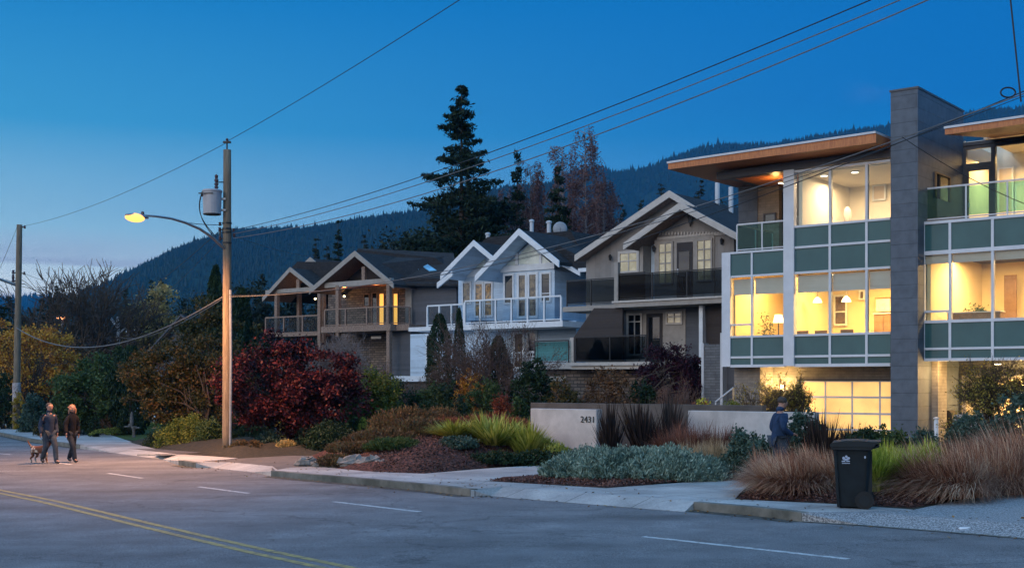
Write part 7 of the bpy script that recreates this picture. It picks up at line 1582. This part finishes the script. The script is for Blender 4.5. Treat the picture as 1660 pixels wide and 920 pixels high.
# ================================================================ people and a dog
def skin(name, chains, m, parent, loc, rz_, sub=2, extra=None):
    """chains: lists of (x,y,z,r[,r2]); chains whose first point repeats an earlier point join it"""
    key = {}; V, R, E, roots = [], [], [], []
    R_ = Matrix.Rotation(rz_,3,'Z')
    for ch in chains:
        prev = None
        for p in ch:
            k = tuple(round(c,4) for c in p[:3])
            if k not in key:
                key[k] = len(V); V.append(tuple(R_ @ Vector(p[:3]))); R.append((p[3], p[4] if len(p) > 4 else p[3]))
                if prev is None: roots.append(key[k])
            if prev is not None and prev != key[k]: E.append((prev,key[k]))
            prev = key[k]
    me = bpy.data.meshes.new(name); me.from_pydata(V,E,[]); me.materials.append(m); o = bpy.data.objects.new(name, me)
    link(o, parent)
    if parent is None: o.location = loc
    bm = bmesh.new(); bm.from_mesh(me); lay = bm.verts.layers.skin.verify(); bm.verts.ensure_lookup_table()
    for i, v in enumerate(bm.verts): v[lay].radius = R[i]; v[lay].use_root = i in roots
    bm.to_mesh(me); bm.free()
    sk = o.modifiers.new('skin','SKIN'); sk.use_smooth_shade = True; sk.branch_smoothing = .6
    ss = o.modifiers.new('sub','SUBSURF'); ss.levels = sub; ss.render_levels = sub
    return o
def hand(w, d, side, curl=.6):
    """palm and five fingers from wrist point w along direction d (both in body space)"""
    w = Vector(w); d = Vector(d).normalized(); s = Vector(side).normalized(); n = d.cross(s).normalized(); ch = []
    palm = w+d*.05; ch.append([(*w,.027,.022),(*palm,.036,.018),(*(w+d*.09),.036,.015)])
    for i, (L_, o) in enumerate(((.065,-.030),(.075,-.010),(.070,.010),(.055,.029))):
        b = w+d*.085+s*o; k1 = b+(d+n*curl*.3).normalized()*L_*.5; k2 = k1+(d*(1-curl*.5)+n*curl).normalized()*L_*.3; k3 = k2+(d*(1-curl)+n*curl*1.3).normalized()*L_*.25
        ch.append([(*b,.009),(*k1,.0085),(*k2,.008),(*k3,.007)])
    b = w+d*.03-s*.025; k1 = b+(d*.6-s*.8).normalized()*.035; k2 = k1+(d*.9-s*.2+n*.2).normalized()*.03; ch.append([(*b,.011),(*k1,.0105),(*k2,.009)])
    return ch
def head_chains(hx, hy, hz, yaw=0, nod=0):
    """face looks along +y; nod>0 tilts down"""
    def q(x,y,z): 
        y2, z2 = y*math.cos(nod)+z*math.sin(nod), z*math.cos(nod)-y*math.sin(nod); x3, y3 = x*math.cos(yaw)-y2*math.sin(yaw), x*math.sin(yaw)+y2*math.cos(yaw); return (hx+x3, hy+y3, hz+z2)
    base = q(0,-.02,-.065); ch = [[(*base,.066),(*q(0,.018,-.045),.074,.082),(*q(0,.006,.02),.094,.108),(*q(0,-.008,.08),.092,.104),(*q(0,-.010,.125),.055)]]
    nose = [[(*q(0,.085,.0),.018),(*q(0,.112,-.012),.015)]]; ears = [[(*q(s*.075,0,-.005),.016),(*q(s*.088,-.008,.008),.018),(*q(s*.088,-.008,.03),.010)] for s in (-1,1)]
    return ch+nose+ears, q, base
def person(label, loc, face, P, jacket, trousers, shoes, hair, hair_len, ht=1.75, nod=.0, yaw=0.0, hem=.80, build_=1.0):
    root = thing('person', label, 'person', loc, 0); s = ht/1.76; B_ = build_; ln = P.get('lean',0)
    hx, hy = P.get('head',(0,.03)); hch, q, base = head_chains(hx, hy, 1.605, yaw, nod)
    pel = (0,0,.93); sp_ = (0,ln*.4,1.12); chs = (0,ln*.8,1.33); nk = (0,ln,1.46)
    body = [[(*pel,.11,.09),(*sp_,.10,.085),(*chs,.115,.085),(*nk,.066),(*base,.066)]]+hch
    arms, legs, hands, soles = [], [], [], []
    for side in ('L','R'):
        sh_, el, wr, hd = P['arm'+side]; arms.append([(*chs,.115,.085),(*sh_,.045),(*el,.036),(*wr,.027)])
        hands += hand(wr, hd, (0,1,0) if abs(hd[1]) < .8 else (1,0,0), P.get('curl',.6))
        hp, kn, an_, toe = P['leg'+side]; legs.append([(*pel,.11,.09),(*hp,.075),(*kn,.050),(*an_,.034)]); soles.append([(*an_,.034),(*toe,.028)])
    skin('body', body+arms+legs+soles+hands, M['skin'], root, loc, face)
    j = [[(0,0,hem-.13,.165*B_,.140*B_),(*pel,.168*B_,.140*B_),(*sp_,.165*B_,.135*B_),(*chs,.175*B_,.140*B_),(nk[0],nk[1]-.01,1.47,.105),(nk[0],nk[1],1.58,.088)]]
    for k in 'LR':
        sh_, el, wr, hd = P['arm'+k]; w_ = Vector(wr)+(Vector(wr)-Vector(el)).normalized()*.03; j.append([(*chs,.175*B_,.140*B_),(*sh_,.092),(*el,.074),(*w_,.056)])
    skin('jacket', j, jacket, root, loc, face)
    tch = []
    for k in 'LR':
        hp, kn, an_, toe = P['leg'+k]; tch.append([(*pel,.150*B_,.125*B_),(*hp,.112*B_),(*kn,.083),(an_[0],an_[1],an_[2]-.045,.068)])
    skin('trousers', tch, trousers, root, loc, face)
    for k in 'LR':
        hp, kn, an_, toe = P['leg'+k]; an2 = Vector(an_); t2 = Vector(toe); d_ = (t2-an2); skin('shoe', [[(an2.x,an2.y,an2.z+.01,.052),(*(an2-d_*.12-Vector((0,0,.04))),.055,.050),(*(an2+d_*.5-Vector((0,0,.03))),.054,.046),(*(t2-Vector((0,0,.004))),.048,.036)]], shoes, root, loc, face)
    hcz = [[(*q(0,-.035,-.01),.085,.085),(*q(0,-.028,.04),.104,.112),(*q(0,-.016,.095),.102,.112),(*q(0,-.012,.150),.055)]]
    if hair_len > 0:
        hcz += [[(*q(0,-.035,-.01),.085,.085),(*q(0,-.065,-.08),.085,.06),(*q(0,-.07,-.10-hair_len),.07,.04)]]
        hcz += [[(*q(sx*.03,-.03,.0),.05),(*q(sx*.085,-.01,-.03),.036,.05),(*q(sx*.09,.0,-.06-hair_len*.8),.03,.03)] for sx in (-1,1)]
    skin('hair', hcz, hair, root, loc, face)
    for c in root.children: c.scale = (s,s,s)
    return root, q, s
WALK = dict(head=(0,.06), lean=.05, curl=.5,
  armL=((-.155,.04,1.39),(-.215,-.03,1.13),(-.20,.10,.90),(0,.25,-1)), armR=((.155,.04,1.39),(.225,-.04,1.13),(.24,.02,.90),(.0,.1,-1)),
  legL=((-.09,.0,.88),(-.10,.20,.51),(-.10,.26,.10),(-.11,.41,.06)), legR=((.09,0,.88),(.09,.02,.48),(.08,-.26,.16),(.09,-.14,.05)))
WALK2 = dict(head=(0,.05), lean=.04, curl=.5,
  armL=((-.14,.04,1.37),(-.20,-.03,1.12),(-.21,.02,.88),(0,.15,-1)), armR=((.14,.04,1.37),(.21,.03,1.12),(.24,.14,.91),(0,.35,-1)),
  legL=((-.08,.0,.88),(-.05,.0,.48),(-.03,-.24,.15),(-.03,-.12,.05)), legR=((.08,0,.88),(.05,.19,.51),(.02,.26,.10),(.03,.41,.07)))
# walkers face the camera side, slightly right
fy = math.radians(180+46)
px1, py1 = gp(79,751,RD); person('walker in a slate blue jacket and worn jeans holding the dog lead', (px1,py1,gz(px1,py1)+RD), fy, WALK, M['slate jacket'], M['jeans'], M['shoe'], M['hair grey'], 0, 1.80, .12, .1, .80, 1.02)
px2, py2 = gp(116,749,RD); person('long haired walker in a black coat and dark trousers beside the first walker', (px2,py2,gz(px2,py2)+RD), fy, WALK2, M['black cloth'], M['dark jeans'], M['shoe'], M['hair blond'], .12, 1.74, .08, -.15, .76, .90)
# standing man in profile, head bent over something in his hand
Ym = 24.4; xm = at(1263,Ym); STAND = dict(head=(0,.07), lean=.03, curl=.9,
  armL=((-.155,.02,1.39),(-.20,-.05,1.12),(-.17,.14,.96),(.2,1,-.1)), armR=((.155,.02,1.39),(.21,-.04,1.12),(.15,.20,1.0),(-.1,1,.05)),
  legL=((-.09,0,.88),(-.09,.03,.49),(-.09,-.02,.09),(-.10,.15,.045)), legR=((.09,0,.88),(.10,.05,.49),(.11,.04,.09),(.12,.20,.045)))
zm = zt(645,Ym)-1.745
person('standing man in a navy jacket seen from the side with bent head', (xm,Ym,max(gz(xm,Ym),zm)), math.radians(-72), STAND, M['navy'], M['jeans'], M['shoe'], M['hair grey'], 0, 1.76, .38, 0, .82, 1.12)
# dog
dx_, dy_ = gp(66,750,RD); zd = gz(dx_,dy_)+RD; root = thing('dog', 'small brown and white dog on a lead beside the left walker', 'dog', (dx_,dy_,zd))
dog = [[(0,-.24,.36,.085,.10),(0,-.08,.34,.085,.10),(0,.10,.35,.10,.125),(0,.22,.42,.07,.08),(0,.30,.52,.055,.06),(0,.38,.55,.062,.06),(0,.47,.52,.036,.034),(0,.52,.51,.024,.022)],
  [(0,-.24,.36,.085,.10),(0,-.34,.40,.025),(0,-.44,.50,.018),(0,-.46,.56,.008)]]
for s in (-1,1):
    dog.append([(0,.10,.35,.10,.125),(s*.07,.13,.26,.045,.05),(s*.07,.11,.14,.028),(s*.07,.13,.04,.024),(s*.07,.17,.022,.024)])
    dog.append([(0,-.24,.36,.085,.10),(s*.07,-.23,.27,.055,.065),(s*.07,-.18,.18,.036),(s*.07,-.28,.12,.022),(s*.07,-.26,.03,.022),(s*.07,-.22,.022,.024)])
db_ = skin('body', dog, M['dog'], root, None, math.radians(180+62))
skin('ear', [[(-.05,.37,.58,.022,.012),(-.075,.37,.53,.030,.012),(-.08,.38,.48,.02,.01)]], M['dog ear'], root, None, math.radians(242)); skin('ear', [[(.05,.37,.58,.022,.012),(.075,.37,.53,.030,.012),(.08,.38,.48,.02,.01)]], M['dog ear'], root, None, math.radians(242))
for c_ in root.children: c_.scale = (1.2,1.2,1.2)
R_ = Matrix.Rotation(fy,3,'Z'); hp_ = Vector((px1,py1,gz(px1,py1)+RD))+R_ @ Vector((.28,-.05,.86)); cp_ = Vector((dx_,dy_,zd))+Matrix.Rotation(math.radians(242),3,'Z') @ Vector((0,.31,.62))
tag(MB().tube([tuple(hp_),tuple(hp_.lerp(cp_,.5)-Vector((0,0,.08))),tuple(cp_)],.007,5).build('dog_lead', M['cable'], None, tuple(cp_)), 'thin dark lead between the left walker and the dog', 'dog lead')
# garden ornaments on the left lawn
x, y = at(217,53.5), 53.5; zb = gz(x,y); t = thing('garden_ornament', 'small grey stone garden ornament with a tall finial on the left lawn', 'garden ornament', (x,y,zb))
s_ = y/FP
mb = MB(); mb.lathe((x-5*s_,y,zb+.75), [(.10,0),(.14,.15),(.13,.55),(.09,.70),(.10,.76),(.08,.86),(.03,.94)], 12); mb.build('finial', M['garden stone'], t)
mb = MB(); mb.lathe((x,y,zb), [(.10,0),(.08,.12),(.07,.3),(.09,.5),(.15,.62),(.17,.68),(.15,.74),(.1,.74)], 16, 1.2, 1); mb.build('bowl', M['garden stone'], t)
mb = MB(); mb.ball((x-.26,y,zb+.78),.13,.12,.14,8); mb.ball((x-.46,y,zb+.70),.22,.12,.06,8); mb.ball((x+.25,y,zb+.62),.2,.12,.07,8); mb.build('carving', M['garden stone'], t)
t.scale = (.66,.66,.66)
x, y = gp(250,694,0); zb = gz(x,y); t = thing('garden_lantern', 'pale wooden garden post with white lantern top beside the low hedge', 'garden lantern', (x,y,zb))
MB().box(x-.10,x+.10,y-.10,y+.10,zb,zb+.42).build('post', M['straw'], t); MB().lathe((x,y,zb+.42), [(.13,0),(.13,.16),(.09,.22),(.04,.28)], 8).build('lantern', M['white'], t)
# small plastic bottle in the gutter at the right
x, y = gp(1570,861,RD); zb = gz(x,y)+RD; q = MB(); q.tube([(x-.13,y,zb+.03),(x-.11,y,zb+.034),(x+.07,y-.03,zb+.034),(x+.10,y-.035,zb+.03),(x+.13,y-.04,zb+.03)],[.028,.032,.032,.014,.013],10); tag(q.build('litter_bottle', M['white'], None), 'flattened pale bottle lying in the gutter at the lower right', 'litter')
# ================================================================ hills, air
def ridge(name, prof, D, depth, base_z, m, seed, step=40):
    """ridge line profile at distance D, falling towards the camera and behind"""
    rng = np.random.default_rng(seed); xs = np.array([p[0] for p in prof], float); ys = np.array([p[1] for p in prof], float)
    P = np.arange(xs[0], xs[-1]+1, 6.0); top = HC+(HY-np.interp(P, xs, ys))/FP*D; X = (P-CX)/FP*D
    k = np.ones(5)/5; top = np.convolve(np.pad(top,2,mode='edge'), k, 'valid')
    rows = 26; V = np.zeros((rows+6, len(P), 3))
    for r in range(rows+6):
        t = r/(rows-1)                  # 0 at foot (near), 1 at ridge, >1 behind
        y = D-depth*(1-t) if t <= 1 else D+(t-1)*depth*1.2
        s = min(t,1); prof_ = s**1.15 if t <= 1 else max(0, 1-(t-1)*2.2)
        gul = (np.sin(P*.018+seed)*.5+np.sin(P*.041+seed*2+t*2)*.35+np.sin(P*.09+t*5)*.18)
        V[r,:,0] = X*(y/D)*.25+X*.75+gul*depth*.02*math.sin(min(t,1)*math.pi); V[r,:,1] = y+gul*depth*.07*math.sin(min(t,1)*math.pi)
        V[r,:,2] = base_z+(top-base_z)*prof_+gul*(top.max())*.035*math.sin(min(t,1)*math.pi)
    n = len(P); f = [(r*n+i, r*n+i+1, (r+1)*n+i+1, (r+1)*n+i) for r in range(rows+5) for i in range(n-1)]
    o = meshobj(name, V.reshape(-1,3).tolist(), f, m, None, (0,0,0), True); tag(o, kind='structure')
    return V, rows
M['hill'] = mat('forest floor', (.030,.045,.026), .95, (.015,.024,.015), .012, 0, .1)
V1, r1_ = ridge('hills', [(60,560),(85,500),(110,508),(150,490),(180,466),(230,437),(300,402),(380,376),(440,374),(500,374),(560,362),(600,356),(700,341),(760,322),(820,306),(900,300),(960,330),(1040,380),(1150,430),(1300,470),(1500,500)], 1700, 900, -6, M['hill'], 1)
V2, r2_ = ridge('hills', [(700,420),(800,360),(880,305),(930,280),(965,273),(1000,282),(1030,280),(1080,262),(1130,242),(1180,236),(1250,236),(1300,226),(1345,219),(1440,206),(1520,196),(1560,186),(1600,180),(1660,176),(1800,170),(2000,190)], 2500, 1100, -6, M['hill'], 2)
V3, r3_ = ridge('hills', [(-200,500),(-100,480),(0,488),(45,488),(60,480),(85,487),(110,497),(180,505),(300,520)], 3600, 700, -6, M['hill'], 3)
LM['hill forest'] = leafmat('hill forest', [(.016,.026,.016),(.022,.036,.020),(.030,.046,.027)], .8, 0)
def forest(name, V, rows, n, hmin, hmax, seed):
    rng = np.random.default_rng(seed); m = V.shape[1]
    r = rng.uniform(0,1,size=n)**.75*(rows-1.001); c = rng.uniform(0,m-1.001,size=n)
    k = n//4; r[:k] = rows-1-rng.uniform(0,1.2,size=k)
    r0 = r.astype(int); c0 = c.astype(int); fr_ = (r-r0)[:,None]; fc = (c-c0)[:,None]
    p = (V[r0,c0]*(1-fr_)+V[r0+1,c0]*fr_)*(1-fc)+(V[r0,c0+1]*(1-fr_)+V[r0+1,c0+1]*fr_)*fc
    h = rng.uniform(hmin,hmax,size=n)**1.0*rng.uniform(.55,1.15,size=n)*np.where(rng.random(n) < .06, 1.6, 1); w = h*rng.uniform(.16,.26,size=n)
    sides = 5; a0 = rng.uniform(0,6.28,size=n); tris = []
    apex = p+np.stack([rng.normal(size=n)*.3,np.zeros(n),h],axis=1)
    for i in range(sides):
        A1, A2 = a0+i*2*math.pi/sides, a0+(i+1)*2*math.pi/sides
        b1 = p+np.stack([np.cos(A1)*w,np.sin(A1)*w,h*.08],axis=1); b2 = p+np.stack([np.cos(A2)*w,np.sin(A2)*w,h*.08],axis=1)
        tris.append(np.stack([b1,b2,apex],axis=1))
    v = np.stack(tris,axis=1).reshape(-1,3); o = npmesh(name, v, 3, LM['hill forest']); return tag(o, 'dark conifer forest covering the '+{1:'near hillside',2:'far mountain ridge',3:'small distant hill at the left'}[seed], 'forest', kind='stuff')
forest('forest', V1, r1_, 34000, 5, 9, 1); forest('forest', V2, r2_, 30000, 7, 12, 2); forest('forest', V3, r3_, 5000, 14, 24, 3)
# the dusk air between the street and the hills
mb = MB(); mb.box(-3200,3200,-60,4200,-40,600)
hz = mb.build('haze', M['cable'], None, (0,0,0)); hz['kind'] = 'stuff'
hm = bpy.data.materials.new('dusk air'); hm.use_nodes = True; n_ = hm.node_tree.nodes; n_.clear()
o_ = n_.new('ShaderNodeOutputMaterial'); pvn = n_.new('ShaderNodeVolumePrincipled'); pvn.inputs['Color'].default_value = (.03,.39,.80,1); pvn.inputs['Density'].default_value = HAZE_D; pvn.inputs['Anisotropy'].default_value = 0
hm.node_tree.links.new(pvn.outputs[0], o_.inputs['Volume']); hz.data.materials.clear(); hz.data.materials.append(hm)
